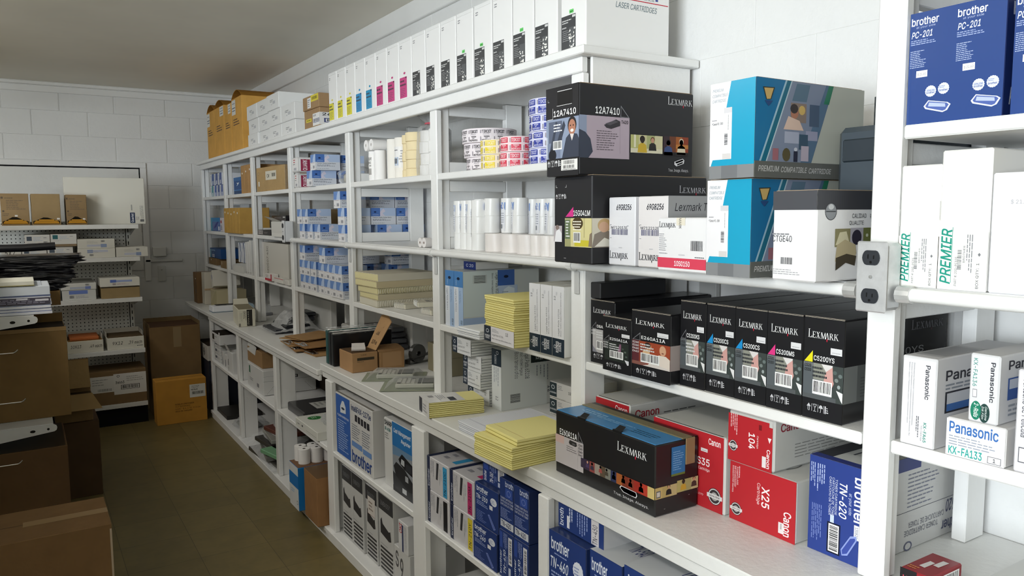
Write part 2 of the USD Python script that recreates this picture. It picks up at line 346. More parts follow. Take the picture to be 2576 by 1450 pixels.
# boarded-up window on the far wall
t = thing('window_1', 'boarded window with white painted frame on the far wall above the pegboard shelves', 'window', kind='structure')
MB('#e6e6e2').box(-1.0, .885, YF - .012, YF - .002, 1.1, 1.985).build(t, 'board', 'wall')
MB('#17181a').box(-1.0, .895, YF - .010, YF - .004, 1.55, 1.996).build(t, 'gap', 'rough')
m = MB(TRIM); m.box(-1.05, .945, YF - .022, YF, 1.996, 2.04, b=.003); m.box(.895, .945, YF - .022, YF, 1.0, 1.9955, b=.003); m.build(t, 'frame', 'wall')
# electrical box and conduit on the far wall
t = thing('switch_box', 'white painted surface junction box and plate on the far wall beside the pegboard shelves', 'electrical box')
MB('#dcdcd8').box(.965, 1.075, YF - .045, YF - .002, 1.215, 1.30, b=.006).build(t, 'box'); MB('#dcdcd8').box(1.0, 1.065, YF - .014, YF - .002, .99, 1.13, b=.004).build(t, 'cover_plate')
MB('#dcdcd8').box(.90, 1.21, YF - .022, YF - .002, 1.165, 1.19, b=.005).build(t, 'raceway'); MB('#bcbcb6').lathe([(.006, 0), (.006, .006)], 8, at=(1.03, YF - .02, 1.09)).build(t, 'screw', 'steel')

# ================================================================ the built-in upper shelving (posts, boards, side frames)
XS = 1.36
POSTS = [1.817, 2.732, 3.667, 4.644, 5.537, 6.400, 7.300]           # far edge of each post
PW = .055
LEV = [1.148, 1.442, 1.735]                                            # tops of the shelves
PC = '#f0f0ee'
def post(t, y, z0, z1, x=XS, w=PW): MB(PC).box(x, x + .024, y - w, y, z0, z1, b=.003).build(t, 'post', 'paint')
def side_frame(t, y, zs, w=.03):
    """the open frame between two bays: a plank at the front, one at the wall, a rail over and under every opening"""
    for xa, xb in ((XS + .025, XS + .062), (1.685, 1.762)): MB(PC).box(xa, xb, y - w, y, zs[0] - (.287 if y < 3 else .318), zs[-1], b=.002).build(t, 'side_plank', 'paint')
    for z in zs[:-1]:
        MB(PC).box(XS + .063, 1.684, y - w + .003, y - .003, z, z + .046, b=.002).build(t, 'side_rail', 'paint')
        MB(PC).box(XS + .063, 1.684, y - w + .003, y - .003, z + .224, min(z + .266, zs[-1] - .001), b=.002).build(t, 'side_rail', 'paint')
def board(t, y0, y1, z, x0=XS + .002, x1=1.768, th=.025):
    MB(PC).box(x0, x1, y0, y1, z - th, z, b=.003).build(t, 'shelf_board', 'paint')
UP = thing('built_in_shelving', 'long built-in white painted shelving of six open bays along the right wall', 'shelving')
for i, y in enumerate(POSTS):
    post(UP, y, .8605 if i < 2 else .8285, 1.9765)
    side_frame(UP, y - .012, [1.148, 1.442, 1.735, 2.0195])
for a, b in zip(POSTS[:-1], POSTS[1:]):
    for z in LEV: board(UP, a + .001, b - PW - .001, z)
MB(PC).box(XS - .026, 1.785, POSTS[0] - PW - .035, 7.34, 2.021, 2.045, b=.003).build(UP, 'top_board', 'paint')
MB(PC).box(XS - .004, XS + .019, POSTS[0] - PW, 7.3, 1.977, 2.0205, b=.003).build(UP, 'fascia', 'paint')
MB(PC).box(XS + .025, 1.77, POSTS[0] - PW - .012, POSTS[0] - PW - .001, 1.93, 2.0205, b=.002).build(UP, 'end_rail', 'paint')
MB(PC).box(XS + .0, XS + .075, POSTS[0] - PW - .013, POSTS[0] - PW - .001, .862, 1.93, b=.002).build(UP, 'end_plank', 'paint')
MB(PC).box(1.70, 1.77, POSTS[0] - PW - .013, POSTS[0] - PW - .001, .862, 1.93, b=.002).build(UP, 'end_plank', 'paint')
# middle bay and right bays share two boards without an upper part
MID = thing('open_shelf', 'two white shelf boards of the open bay between the tall shelving units', 'shelf')
for z in LEV[:2]: board(MID, .873, POSTS[0] - PW - .014, z)
RU = thing('near_shelving', 'white painted shelving unit nearest the viewer at the right edge', 'shelving')
post(RU, .870, .862, 2.3); side_frame(RU, .858, [1.148, 1.442, 1.735, 2.03, 2.3])
post(RU, -.02, .862, 2.3)
for z in LEV + [2.03]: board(RU, -.02, .813, z)
# ================================================================ counter and base cabinets
XL = 1.175
W1 = thing('near_worktop', 'white painted worktop of the nearer base cabinets with a thick front edge', 'worktop')
MB('#e6e6e3').box(1.18, 1.786, -.1, 3.606, .826, .86, b=.003).build(W1, 'top', 'paint')
MB('#e4e4e1').box(1.19, 1.206, -.1, 3.6, .795, .8255, b=.002).build(W1, 'apron', 'paint')
W2 = thing('far_worktop', 'lower white worktop of the farther base cabinets towards the far wall', 'worktop')
MB('#e4e4e1').box(1.165, 1.786, 3.608, 7.2, .80, .828, b=.003).build(W2, 'top', 'paint')
MB('#e2e2df').box(1.175, 1.190, 3.608, 6.26, .772, .7995, b=.002).build(W2, 'apron', 'paint')
LOW = thing('base_cabinets', 'open fronted white base cabinets under the worktops along the aisle', 'cabinet')
LP = [(1.730, .05), (2.565, .10), (3.535, .085), (4.452, .055), (5.365, .055), (6.255, .055)]
for y, w in LP:
    zt = .7945 if y < 3.6 else .7715
    MB(PC).box(XL + .005, XL + .030, y - w, y, .0605, zt, b=.003).build(LOW, 'post', 'paint')
    for xa, xb in ((XL + .031, XL + .12), (1.68, 1.775)): MB(PC).box(xa, xb, y - .045, y - .012, .0605, zt, b=.002).build(LOW, 'side_plank', 'paint')
ys_ = [-.1] + [p[0] for p in LP]
for k, (a, b) in enumerate(zip(ys_[:-1], ys_[1:])):
    w = LP[k][1]; y0 = a + (.001 if k else 0)
    z = .462 if k not in (4,) else .46
    MB(PC).box(XL + .004, 1.775, y0, b - w - .001, z - .024, z, b=.003).build(LOW, 'shelf_board', 'paint')
    MB(PC).box(XL - .012, 1.775, y0, b, .036, .06, b=.003).build(LOW, 'deck_board', 'paint')
MB(PC).box(XL - .004, XL + .012, -.1, 6.258, 0, .0355, b=.002).build(LOW, 'toe_board', 'paint')
MB('#c9c9c5').box(1.776, 1.786, -.1, 6.26, .0605, .77, b=0).build(LOW, 'back_panel', 'paint')
# the surface conduit with its outlet boxes, fixed to the posts
CD = thing('conduit', 'white painted surface conduit running along the shelf edges between two outlet boxes', 'conduit')
zc, xc = 1.4285, XS - .0165
MB('#ececea').tube([(xc, y, zc) for y in np.linspace(.885, 4.60, 24)], .0128, 10).build(CD, 'pipe', 'paint', smooth=True)
MB('#ececea').tube([(xc, y, zc) for y in np.linspace(-.3, .79, 10)], .0128, 10).build(CD, 'pipe', 'paint', smooth=True)
for y in (4.52, 3.64, 2.70, 1.79): MB('#e6e6e4').tube([(xc, y - .012, zc), (xc, y + .012, zc)], .0160, 10).build(CD, 'coupling', 'paint')
for y in (.89, .785): MB('#d8d8d6').tube([(xc, y - .013, zc), (xc, y + .013, zc)], .0160, 12).build(CD, 'connector', 'galv')
for y in (3.635, 2.70, 1.79): MB('#c8c8c6').box(XS - .006, XS - .001, y - .018, y + .004, zc - .085, zc - .018, b=.002).build(CD, 'strap', 'paint')
def outlet(label, y0, y1, z0, z1, x0, big):
    t = thing('outlet_box', label, 'electrical outlet')
    col = '#d9dadb'
    MB(col).box(x0 + .006, XS - .0006, y0 + .003, y1 - .003, z0 + .003, z1 - .003, b=.006).build(t, 'box', 'galv' if big else 'paint')
    MB(col).box(x0, x0 + .0058, y0, y1, z0, z1, b=.004).build(t, 'cover_plate', 'galv' if big else 'paint')
    yc, h = (y0 + y1) / 2, z1 - z0
    for s in (.27, -.27):
        zz = (z0 + z1) / 2 + s * h
        pts = []
        for k in range(24):
            a = 2 * math.pi * k / 24; pts.append((yc + .0172 * math.cos(a), zz + max(-.0135, min(.0135, .0172 * math.sin(a)))))
        m = MB('#2c2f34'); m.poly(pts, lambda u, v: (x0 - .0016, u, v)); n = len(pts)
        for k in range(n):
            p, q = pts[k], pts[(k + 1) % n]; m.quad((x0, *p), (x0, *q), (x0 - .0016, *q), (x0 - .0016, *p))
        o = m.build(t, 'receptacle', 'plastic')
        if big:
            m = MB('#0b0b0d'); m.box(x0 - .0021, x0 - .0017, yc + .0045, yc + .0065, zz - .002, zz + .006); m.box(x0 - .0021, x0 - .0017, yc - .0065, yc - .0045, zz - .002, zz + .0045); m.poly([(yc + .0025 * math.cos(w), zz - .008 + .0025 * math.sin(w)) for w in np.linspace(0, 6.28, 11)[:-1]], lambda u, v: (x0 - .0021, u, v)); m.build(t, 'slot', 'plastic')
    MB('#8d8d8a').lathe([(.0001, 0), (.0032, 0), (.0032, .0016), (.0001, .0022)], 10).build(t, 'screw', 'steel')
    scr = stage.GetPrimAtPath(t + '/screw'); UsdGeom.Xformable(scr).AddTranslateOp().Set(Gf.Vec3d(x0 - .0002, yc, (z0 + z1) / 2)); UsdGeom.Xformable(scr).AddRotateXYZOp().Set(Gf.Vec3f(0, -90, 0))
outlet('galvanized duplex outlet box with black sockets on the near shelf post', 0.8, 0.8597, 1.395, 1.525, 1.305, True)
outlet('small white outlet box at the far end of the painted conduit', 4.5517, 4.6021, 1.415, 1.545, 1.30, False)

# ================================================================ far pegboard shelving across the end of the aisle
GY, GX0, GX1 = 6.40, -.55, .735
t = FG = thing('pegboard_shelving', 'white metal shop shelving with a perforated back panel across the end of the aisle', 'shelving')
PY = GY + .37
m = MB('#d8d8d2'); nx, nz, pt, r = 42, 49, .0275, .0035
x0p = GX1 - .055 - nx * pt; z0p = .19
for i in range(nx):
    for j in range(nz):
        x, z = x0p + i * pt, z0p + j * pt; cx, cz = x + pt / 2, z + pt / 2
        o = [(x, z), (x + pt, z), (x + pt, z + pt), (x, z + pt)]; q = [(cx - r, cz - r), (cx + r, cz - r), (cx + r, cz + r), (cx - r, cz + r)]
        v = [(a, PY, b) for a, b in o] + [(a, PY, b) for a, b in q] + [(a, PY + .004, b) for a, b in q]
        m.add(v, [[k, (k + 1) % 4, 4 + (k + 1) % 4, 4 + k] for k in range(4)] + [[4 + k, 4 + (k + 1) % 4, 8 + (k + 1) % 4, 8 + k] for k in range(4)])
m.build(t, 'pegboard', 'steel')
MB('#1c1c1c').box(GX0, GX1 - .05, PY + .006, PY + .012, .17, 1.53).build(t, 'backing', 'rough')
for x in (GX1 - .05, GX0): MB('#dcdcd6').box(x, x + .028, PY - .012, PY + .03, 0, 1.56, b=.002).build(t, 'upright', 'steel')
m = MB('#202020')
for z in np.arange(.25, 1.5, .05): m.box(GX1 - .039, GX1 - .033, PY - .0124, PY - .0121, z, z + .026)
m.build(t, 'slot', 'rough')
for z, y0 in ((1.515, GY), (1.272, GY), (.965, GY - .01), (.577, GY - .03), (.165, GY - .02)):
    s = MB('#dededa').box(GX0, GX1, y0, PY - .013, z - .006, z, b=.001).box(GX0, GX1, y0 - .003, y0, z - .032, z, b=.001).build(t, 'shelf_board', 'steel')
    if z > .2: MB('#d6d6d0').add([(GX1 - .02, y0 + .01, z - .0065), (GX1 - .02, PY - .014, z - .0065), (GX1 - .02, PY - .014, z - .09), (GX1 - .02, y0 + .01, z - .03), (GX1 - .023, y0 + .01, z - .0065), (GX1 - .023, PY - .014, z - .0065), (GX1 - .023, PY - .014, z - .09), (GX1 - .023, y0 + .01, z - .03)], [[0, 1, 2, 3], [7, 6, 5, 4], [0, 3, 7, 4], [2, 1, 5, 6]]).build(t, 'bracket', 'steel')
MB('#141414').box(GX0, GX1, GY + .0, GY + .012, 0, .127).build(t, 'kick_plate', 'rough')

# ================================================================ left gondola: its brackets and hooks reach into the aisle
t = LG = thing('aisle_shelving', 'white metal aisle shelving whose bracket ends and hooks reach in at the left edge', 'shelving')
MB('#d2d2cc').box(-.262, -.25, .7, 6.2, .16, 1.56).build(t, 'back_panel', 'steel')  # unseen near stretch added to block low window light
for z, x1 in ((.594, .05), (1.118, .0)):
    MB('#dededa').box(-.249, x1 + .02, 4.204, 5.4, z - .006, z, b=.001).build(t, 'shelf_board', 'steel')
    xe = x1 + .035
    pts = [(-.249, z - .004), (xe - .012, z - .004), (xe - .003, z - .010), (xe, z - .02), (xe - .003, z - .032), (xe - .012, z - .038), (-.249, z - .075)]
    m = MB('#dededa'); m.poly(pts, lambda u, v: (u, 4.200, v)); m.poly(pts, lambda u, v: (u, 4.203, v))
    for k in range(len(pts)):
        a, b = pts[k], pts[(k + 1) % len(pts)]; m.quad((a[0], 4.2, a[1]), (b[0], 4.2, b[1]), (b[0], 4.203, b[1]), (a[0], 4.203, a[1]))
    m.build(t, 'bracket', 'steel')
    m = MB('#26241f'); A = Art(lambda u, v, d: (u, 4.2 - d, v), 1, 1); A.E(xe - .1, z - .027, .011, .0065, '#26241f'); A.E(xe - .037, z - .024, .0055, .0055, '#26241f'); A.mb.build(t, 'hole', 'rough')
MB('#cfcfc8').box(-.249, .10, 4.204, 5.4, .16, .178, b=.001).build(t, 'base_deck', 'steel')
MB('#15130f').box(-.249, .07, 4.22, 5.4, 0, .158).build(t, 'kick_plate', 'rough')
for x, z, y in ((-0.0644, 0.994, 3.9), (-0.048, 0.7774, 3.9), (-0.0753, 0.5059, 3.9)):
    MB('#d5d5d5').tube([(-.249, y, z), (-.12, y, z), (x, y, z), (x + .008, y, z + .004), (x + .017, y, z + .013)], .0026, 8).build(t, 'hook', 'chrome')

for k, (y, p) in enumerate(TUBES):
    t = thing('ceiling_light', 'suspended white fluorescent strip fixture with added uplight over the aisle, unseen, %s' % ('near end', 'middle', 'added at far end')[k], 'ceiling light', (-.75, y, 2.45), group='fluorescent fixtures')
    MB('#e8e8e6').box(-.16, .16, -.65, .65, 0, .06, b=.01).build(t, 'housing', 'steel')
    for e in (-.5, .5): MB('#c0c0c0').tube([(0, e, .06), (0, e, .229)], .004, 6).build(t, 'hanger', 'steel')

# ================================================================ goods on the top board
TZ = 2.0452
ORD = ['first', 'second', 'third', 'fourth', 'fifth', 'sixth', 'seventh', 'eighth', 'ninth', 'tenth']
def flaps_arch(t, d, w, h):
    """an open carton top: two flaps bowed up into an arch"""
    m = MB('#a9772e'); n = 8; pts = [(-w / 2 + w * k / n, h + .055 * math.sin(math.pi * k / n) ** .8) for k in range(n + 1)]
    for k in range(n):
        (y0, z0), (y1, z1) = pts[k], pts[k + 1]
        m.quad((-d / 2, y0, z0), (d / 2, y0, z0), (d / 2, y1, z1), (-d / 2, y1, z1)); m.quad((-d / 2, y0, z0 - .004), (-d / 2, y1, z1 - .004), (d / 2, y1, z1 - .004), (d / 2, y0, z0 - .004)); m.quad((-d / 2, y0, z0), (-d / 2, y1, z1), (-d / 2, y1, z1 - .004), (-d / 2, y0, z0 - .004))
    m.build(t, 'lid_flap', 'kraft')
OR = [('R', .58, .80, .96, .985, '#e8e6e0'), ('R', .62, .89, .92, .90, '#3b4a6a'), ('R', .64, .84, .90, .855, '#55607a'), ('R', .66, .94, .9, .955, '#8a8f9a'), ('G', .22, .52, .8, .66, 3, '#6b4a1a', 4)]
OR0 = [('R', .02, .70, .40, .97, '#e8e6e0'), ('R', .05, .82, .37, .835, '#3b4a6a'), ('R', .06, .77, .35, .785, '#55607a'), ('R', .08, .9, .34, .915, '#8a8f9a'), ('G', .15, .5, .75, .64, 3, '#6b4a1a', 4)]
for k, (sp, lb) in enumerate([((1.385,6.898,2.0452,0.2904,0.4), 'tall orange brown carton with open arched lid, leftmost on the top board'), ((1.385,6.5712,2.0452,0.3477,0.4), 'second tall orange brown carton from the left on the top board'),
                              ((1.385,6.2676,2.0452,0.2313,0.385), 'narrowest tall orange brown carton, third from the left on the top board'), ((1.385,5.9696,2.0452,0.3121,0.4), 'widest tall orange brown carton beside the stack of small white boxes')]):
    carton('tall_carton', lb, 'carton', sp, .395, '#dfaa58', F=OR0 if k in (0, 3) else OR, mat='kraft', group='tall cartons on the top board', parts=(flaps_arch,) if k != 2 else ())
WH = [('G', .3, .5, .55, .68, 2, '#9a9a9c', 2), ('R', .52, .34, .72, .52, '#c8c9cc'), ('G', .4, .3, .5, .4, 1, '#b0b0b4', 3)]
wb = carton('small_white_box', 'small white box, top left of the left stack of white boxes on the top board', 'box', (1.39, 5.546, TZ, .272, .098), .30, '#efefed', F=WH, group='small white boxes on the top board')
cols = [(5.546, 3), (5.262, 3), (4.975, 3), (4.69, 2)]
cn = ['far left column', 'second column', 'third column', 'near right column']
stage.GetPrimAtPath(wb).SetCustomDataByKey('label', 'small white box at the bottom of the far left column of white boxes')
for c, (y, n) in enumerate(cols):
    for r in range(n):
        if (c, r) == (0, 0): continue
        dup(wb, 'small white box, %s of the %s of white boxes on the top board' % (('bottom', 'middle' if n == 3 else 'top', 'top')[r], cn[c]), (1.54 + (.012 if c < 2 else 0) - .006 * r, y + (.004, -.007, .009)[r], TZ + .0987 * r))
def yl(a, b, c, d): return [('R', a, b, c, d, '#e8d64a'), ('BC', a + (c - a) * .1, b + (d - b) * .2, c - (c - a) * .1, d - (d - b) * .2, 7, None, '#4a4420')]
carton('brown_carton', 'brown carton with a white barcode label and yellow sticker on the top board', 'carton', (1.385,4.2361,2.0452,0.2632,0.1138), .30, '#a98a66', mat='kraft',
       F=[('R', .56, .18, 1, .76, '#ecebe8'), ('R', .6, .32, .97, .5, '#454e7a'), ('BC', .63, .34, .95, .48, 5, '#dfe0e6'), ('T', '23', .6, .62, .76, .7, '#3a3a44')] + yl(.12, .42, .48, .58),
       S=[('R', 0, .18, .6, .76, '#e4e3e2'), ('T', '26116', .05, .6, .5, .73, '#2a2a30'), ('R', .08, .28, .52, .48, '#454e7a'), ('BC', .11, .31, .5, .45, 6, '#dfe0e6')])
carton('lidded_carton', 'shallow brown carton with yellow and white stickers stacked on the barcode carton', 'carton', (1.38,4.2361,2.1594,0.2752,0.074), .30, '#a98a66', mat='kraft',
       F=yl(.52, .5, .98, .97) + [('R', .3, .1, .52, .85, '#ecebe8'), ('G', .33, .2, .5, .8, 4, '#8a8a90', 5)])
def tall_white(cl, y, lab, grp, dark=False, green=False, painted_glare=0):
    F = [('G', .1, .86, .32, .92, 2, '#9c9ca0', 3)]
    if not dark: F += [('R', .02, .07, .60, .40, cl), ('G', .05, .26, .56, .38, 2, '#3c3c46', 4), ('R', .5, .375, .58, .395, '#303036'), ('G', .06, .1, .5, .24, 5, '#4a4a58', 6, .22), ('E', .42, .46, .08, .018, cl)]
    else:
        F += [('R', .02, .05, .60, .42, '#45474a'), ('R', .46, .385, .59, .412, '#d8d8d8'), ('G', .05, .335, .5, .385, 2, '#d6d6d6', 5), ('G', .05, .28, .26, .31, 1, '#c4c4c4', 5), ('G', .07, .14, .4, .27, 6, '#b4b6b8', 8, .25)]
        F += [('R', .34, .055, .59, .28, '#5a5d60')]
        rg = random.Random(y); F += [('E', .35 + .22 * rg.random(), .06 + .2 * rg.random() ** 1.4, .012 + .03 * rg.random(), .006 + .008 * rg.random(), '#f4f2ec', 6) for _ in range(26 if painted_glare else 12)]  # pale flecks painted on the label as glare
        if green: F += [('R', .36, .435, .52, .475, '#6fd873'), ('G', .38, .445, .5, .465, 1, '#3f9a48', 2)]
    return carton('tall_white_box', lab, 'box', (1.375, y, TZ, .1185, .255), .32, '#f1f0ee', F=F, group=grp, ink='ink_gloss', seam='#ececea')
for k, (cl, cw, px) in enumerate([('#e6dc3c', 'yellow', (1.375,3.873,2.0452,0.1044,0.2)[1]), ('#e6dc3c', 'yellow', (1.375,3.7606,2.0452,0.1086,0.2)[1]), ('#e6dc3c', 'yellow', (1.375,3.6424,2.0452,0.1166,0.2)[1]), ('#2f93cc', 'cyan', (1.375,3.5134,2.0452,0.1151,0.2)[1]), ('#2c9ac8', 'cyan', (1.375,3.3796,2.0452,0.1177,0.2)[1]),
                                  ('#cc4a86', 'magenta', (1.375,3.2493,2.0452,0.1195,0.2)[1]), ('#cc4a86', 'magenta', (1.375,3.1237,2.0452,0.1186,0.2)[1]), ('#cc4a86', 'magenta', (1.375,2.9946,2.0452,0.1149,0.2)[1])]):
    tall_white(cl, 3.862 - .1262 * k, 'tall white toner box with a %s label, %s on the top board' % (cw, ('leftmost of three', 'middle of three', 'rightmost of three', 'left of two', 'right of two', 'leftmost of three', 'middle of three', 'rightmost of three')[k]), 'tall white boxes with coloured labels')
for k in range(8):
    y = 2.853 - .1265 * k - (.003 if k > 3 else 0)
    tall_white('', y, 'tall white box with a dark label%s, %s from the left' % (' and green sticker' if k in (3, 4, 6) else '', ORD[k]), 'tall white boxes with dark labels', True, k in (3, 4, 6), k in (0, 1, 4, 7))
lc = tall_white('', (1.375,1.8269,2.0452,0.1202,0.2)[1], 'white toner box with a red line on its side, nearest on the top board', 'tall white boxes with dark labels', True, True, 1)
fn, a, b = face_fn('S', .32, .1185, .255)
fn2 = lambda u, v, d: fn(u, v, d)
art(lc, 'side_print', fn2, a, b, [('R', .28, .605, .98, .615, '#c8384a'), ('T', 'LASER CARTRIDGES', .34, .5, .84, .565, '#6f8088', 0, 1), ('T', 'of America', .52, .63, .8, .66, '#8a98a0', 0), ('R', .82, .64, .85, .68, '#4a55a0')])

# ================================================================ first (upper) row of shelves
Z1, Z2, Z3 = 1.7352, 1.4422, 1.1482
INKF = lambda a, b: [('R', .48, 0, 1, 1, b), ('pg', [(.48, 0), (.36, .5), (.48, 1), (.62, 1), (.5, .5), (.62, 0)], a), ('R', .6, .08, .82, .4, '#e6e8ee'), ('G', .1, .7, .4, .9, 2, '#9aa0b0', 3)]
i = 0
for r, row in enumerate([[((1.43,7.4859,1.7352,0.1451,0.1)[1], '#3a8f9c'), ((1.43,7.3347,1.7352,0.1574,0.1)[1], '#4a66b0'), ((1.43,7.1552,1.7352,0.1673,0.1)[1], '#51649c'), ((1.43,6.967,1.7352,0.1437,0.1)[1], '#6a7ab4')], [((1.43,7.3888,1.7352,0.2658,0.1)[1], '#3e5fa0'), ((1.43,7.0643,1.7352,0.1799,0.1)[1], '#4c5f9c'), ((1.43,6.8877,1.7352,0.1095,0.1)[1], '#5668a4')]]):
    yp = 7.31
    for k, (y, q) in enumerate(row):
        y = min(y, yp - (.1255 if r == 0 else .1505)); yp = y
        carton('ink_box', 'small white and blue ink box, %s in the %s row of the farthest top bay' % (ORD[k], ('lower', 'upper')[r]), 'box', (1.43, y, Z1 + .1015 * r, .125 if r == 0 else .15, .1), .16, '#e4e6ea', F=INKF(q, q))
t = carton('blue_box', 'large dark blue box with a white bird logo inside the second farthest top bay', 'box', (1.425, 6.1821, Z1, 0.2959, .135), .20, '#1d4f8e', F=[('R', 0, 0, 1, .3, '#17406f'), ('R', 0, .8, 1, 1, '#2a6aa8'), ('pg', [(.3, .5), (.48, .58), (.62, .72), (.5, .68), (.3, .7), (.42, .62)], '#e8eef4'), ('R', 0, .24, 1, .3, '#3a7ab8')])
for k in range(3): carton('thin_kraft_box', 'thin upright tan box with a white dot, %s of three in the top bay' % ('farthest', 'middle', 'nearest')[k], 'box', (1.385, (1.385,5.8651,1.7352,0.0967,0.2)[1] - .108 * k, Z1, .104, .205), .22, '#b78f5f', mat='kraft', F=[('R', .3, .74 + .05 * (k - 1), .52, .8 + .05 * (k - 1), '#efece4')], group='thin tan boxes in the top bay')
carton('dark_kraft_carton', 'dark brown open carton standing at the back of the fourth bay from the viewer', 'carton', (1.585, 4.98, Z1, .62, .215), .17, '#7d6a50', mat='kraft')
def wrap(t, d, w, h):
    rg = np.random.RandomState(3); m = MB('#e8e2d2'); n = 26
    g = np.array([[(-d / 2 - .003 + .05 * (i / 5), -w / 2 - .004 - .006 * rg.rand(), h * j / n) for i in range(6)] for j in range(n + 1)]).reshape(-1, 3)
    m.add(g, [[j * 6 + i, j * 6 + i + 1, j * 6 + i + 7, j * 6 + i + 6] for j in range(n) for i in range(5)]); m.build(t, 'plastic_wrap', 'film')
carton('wrapped_carton', 'tan carton with a white label, wrapped in clear plastic, leaning in the fourth bay', 'carton', (1.385,5.1351,1.7352,0.5367,0.16), .16, '#b6986a', mat='kraft', rz=4, F=[('R', .34, .46, .72, .82, '#dcd6c4'), ('T', 'CW', .39, .55, .48, .7, '#3c3a34'), ('BC', .55, .55, .7, .74, 3, None), ('R', .07, .22, .11, .42, '#e8e6de'), ('RING', .08, .75, .035, .06, '#7a6444', .8, '#b6986a')], parts=(wrap,))
# rubber band boxes: one kind, many copies
RB = (.135, .096, .084)
RBF = [('R', 0, .5, 1, 1, '#6f93cf'), ('pg', [(.42, .5), (.5, .75), (.68, 1), (.97, 1), (.97, .5)], '#b9cdec'), ('R', 0, 0, 1, .5, '#e9e8ea'), ('R', .1, .455, .8, .475, '#a88a92'), ('BC', .45, .08, .82, .3, 3, '#d6d6da', '#6c6c78'), ('R', .12, .12, .2, .2, '#b0b0b8')]
RBS = [('R', 0, .52, 1, 1, '#b4c6e2'), ('R', 0, .5, .36, 1, '#4f76ba'), ('pg', [(.36, .52), (.36, .75), (.5, .98), (.58, .8), (.46, .68), (.56, .52)], '#d9d3e2'), ('R', 0, 0, 1, .5, '#d5d8df'), ('T', 'Premium Quality Rubber Bands', .06, .38, .82, .46, '#4a4e58'), ('G', .06, .24, .85, .36, 2, '#6a6e78', 4), ('G', .06, .06, .8, .16, 1, '#b0b4bc', 4), ('E', .16, .76, .05, .05, '#1c2f5c'), ('R', .06, .58, .3, .61, '#9db4dc')]
rb = None
def rubber(x, y, z, lab, rz=0.0):
    global rb
    if rb is None: rb = carton('rubber_band_box', lab, 'box', (x, y, z, RB[1], RB[2]), RB[0], '#cfd3da', F=RBF, S=RBS, rz=rz, group='blue and white rubber band boxes')
    else: dup(rb, lab, (x + RB[0] / 2, y, z), rz)
BZ = RB[2] + .0006
rubber(1.345, (1.345,4.1851,1.7352,0.1317,0.08)[1], Z1, 'rubber band box, lower of two on the top shelf, half behind a clear bag')
rubber(1.352, (1.345,4.137,1.7352,0.1292,0.08)[1], Z1 + BZ, 'rubber band box, upper of two on the top shelf beside the red labelled cartons', -2)
rubber(1.50, 4.16, Z1, 'rubber band box behind the two on the top shelf, lower'); rubber(1.50, 4.16, Z1 + BZ, 'rubber band box at the back of the top shelf, resting on another')
QF = [('G', .3, .62, .7, .92, 2, '#c0525a', 3), ('G', .25, .5, .7, .58, 1, '#5a5a60', 3), ('BC', .35, .1, .75, .3, 4, '#dcdce0', '#8a8a92')]
QS = [('R', .12, .06, .5, .86, '#98304e'), ('T', 'QUARK', .2, .1, .4, .82, '#f0e8ea', 1, 0, 90), ('G', .56, .2, .8, .8, 2, '#8c8e8a', 4, .5, 1), ('R', 0, 0, .02, 1, '#c8c8c8')]
carton('red_label_box', 'white box with a dark red side panel jutting past the post, upper of two', 'box', (1.325,4.3823,1.8202,0.115,0.082), .14, '#e6e4e2', F=QF, S=QS, bevel=.006)
carton('red_label_box', 'white box with a dark red side panel, lower of two on the top shelf', 'box', (1.365,4.4976,1.7352,0.08,0.084), .14, '#e6e4e2', F=QF, S=QS, bevel=.006)
carton('teal_box', 'small teal box between the red labelled boxes and the rubber bands', 'box', (1.512, 4.49, Z1, .06, .13), .07, '#7fb6c2')
def crumple(name, label, cat, c, r, seed, mat='film', col='#e9e6df', n=26, amp=.28, group=None):
    """a crumpled bag as one thin lumpy skin"""
    s = trimesh.creation.icosphere(3); v = s.vertices; d = 1 + amp * (meshkit.fbm(v * 2.3 + seed * 7.1, 4, seed) - .5) * 2 + .12 * (meshkit.noise(v * 9 + seed, seed) - .5)
    v = v * d[:, None] * np.array(r); v[:, 2] = np.maximum(v[:, 2], -r[2] * .8); v[:, 2] += r[2] * .8
    t = thing(name, label, cat, c, 0, group); MB(col).add(v, s.faces).build(t, 'skin', mat); return t
t = crumple('clear_bag', 'crumpled clear plastic bag on the top shelf in front of the rubber band boxes', 'plastic bag', (1.46, 3.79, Z1 + .001), (.085, .085, .05), 4)
MB('#cfcabd').box(-.05, .05, -.06, .05, .006, .05, b=.01).build(t, 'contents', 'paper')
# paper rolls
def roll(name, label, loc, r, h, col='#f0eeea', core='#8a8078', grp=None, lab=None, axis=0, film=True, bands=0, mat='paper'):
    """a roll of paper standing on its end (axis=0) or lying with its end to the aisle (axis=1)"""
    t = thing(name, label, 'paper roll', loc, 0, grp, ry=90 if axis else 0)
    MB(col).lathe([(r * .27, 0), (r * .27, h), (r * .97, h), (r, h - .0015), (r, .0015), (r * .97, 0), (r * .27, 0)], 24).build(t, 'paper', mat, smooth=30)
    MB(core).lathe([(r * .25, 0), (r * .25, h * .999), (r * .22, h * .999), (r * .22, 0), (r * .25, 0)], 14).build(t, 'core', 'kraft')
    if lab:
        a0, a1, z0, z1, cm = lab; R = r + .0004
        fn = lambda u, v, d: (R * math.cos(a0 + (a1 - a0) * u) + d * math.cos(a0 + (a1 - a0) * u), (R + d) * math.sin(a0 + (a1 - a0) * u), z0 + (z1 - z0) * v)
        art(t, 'label', fn, abs(a1 - a0) * r, z1 - z0, cm)
    return t
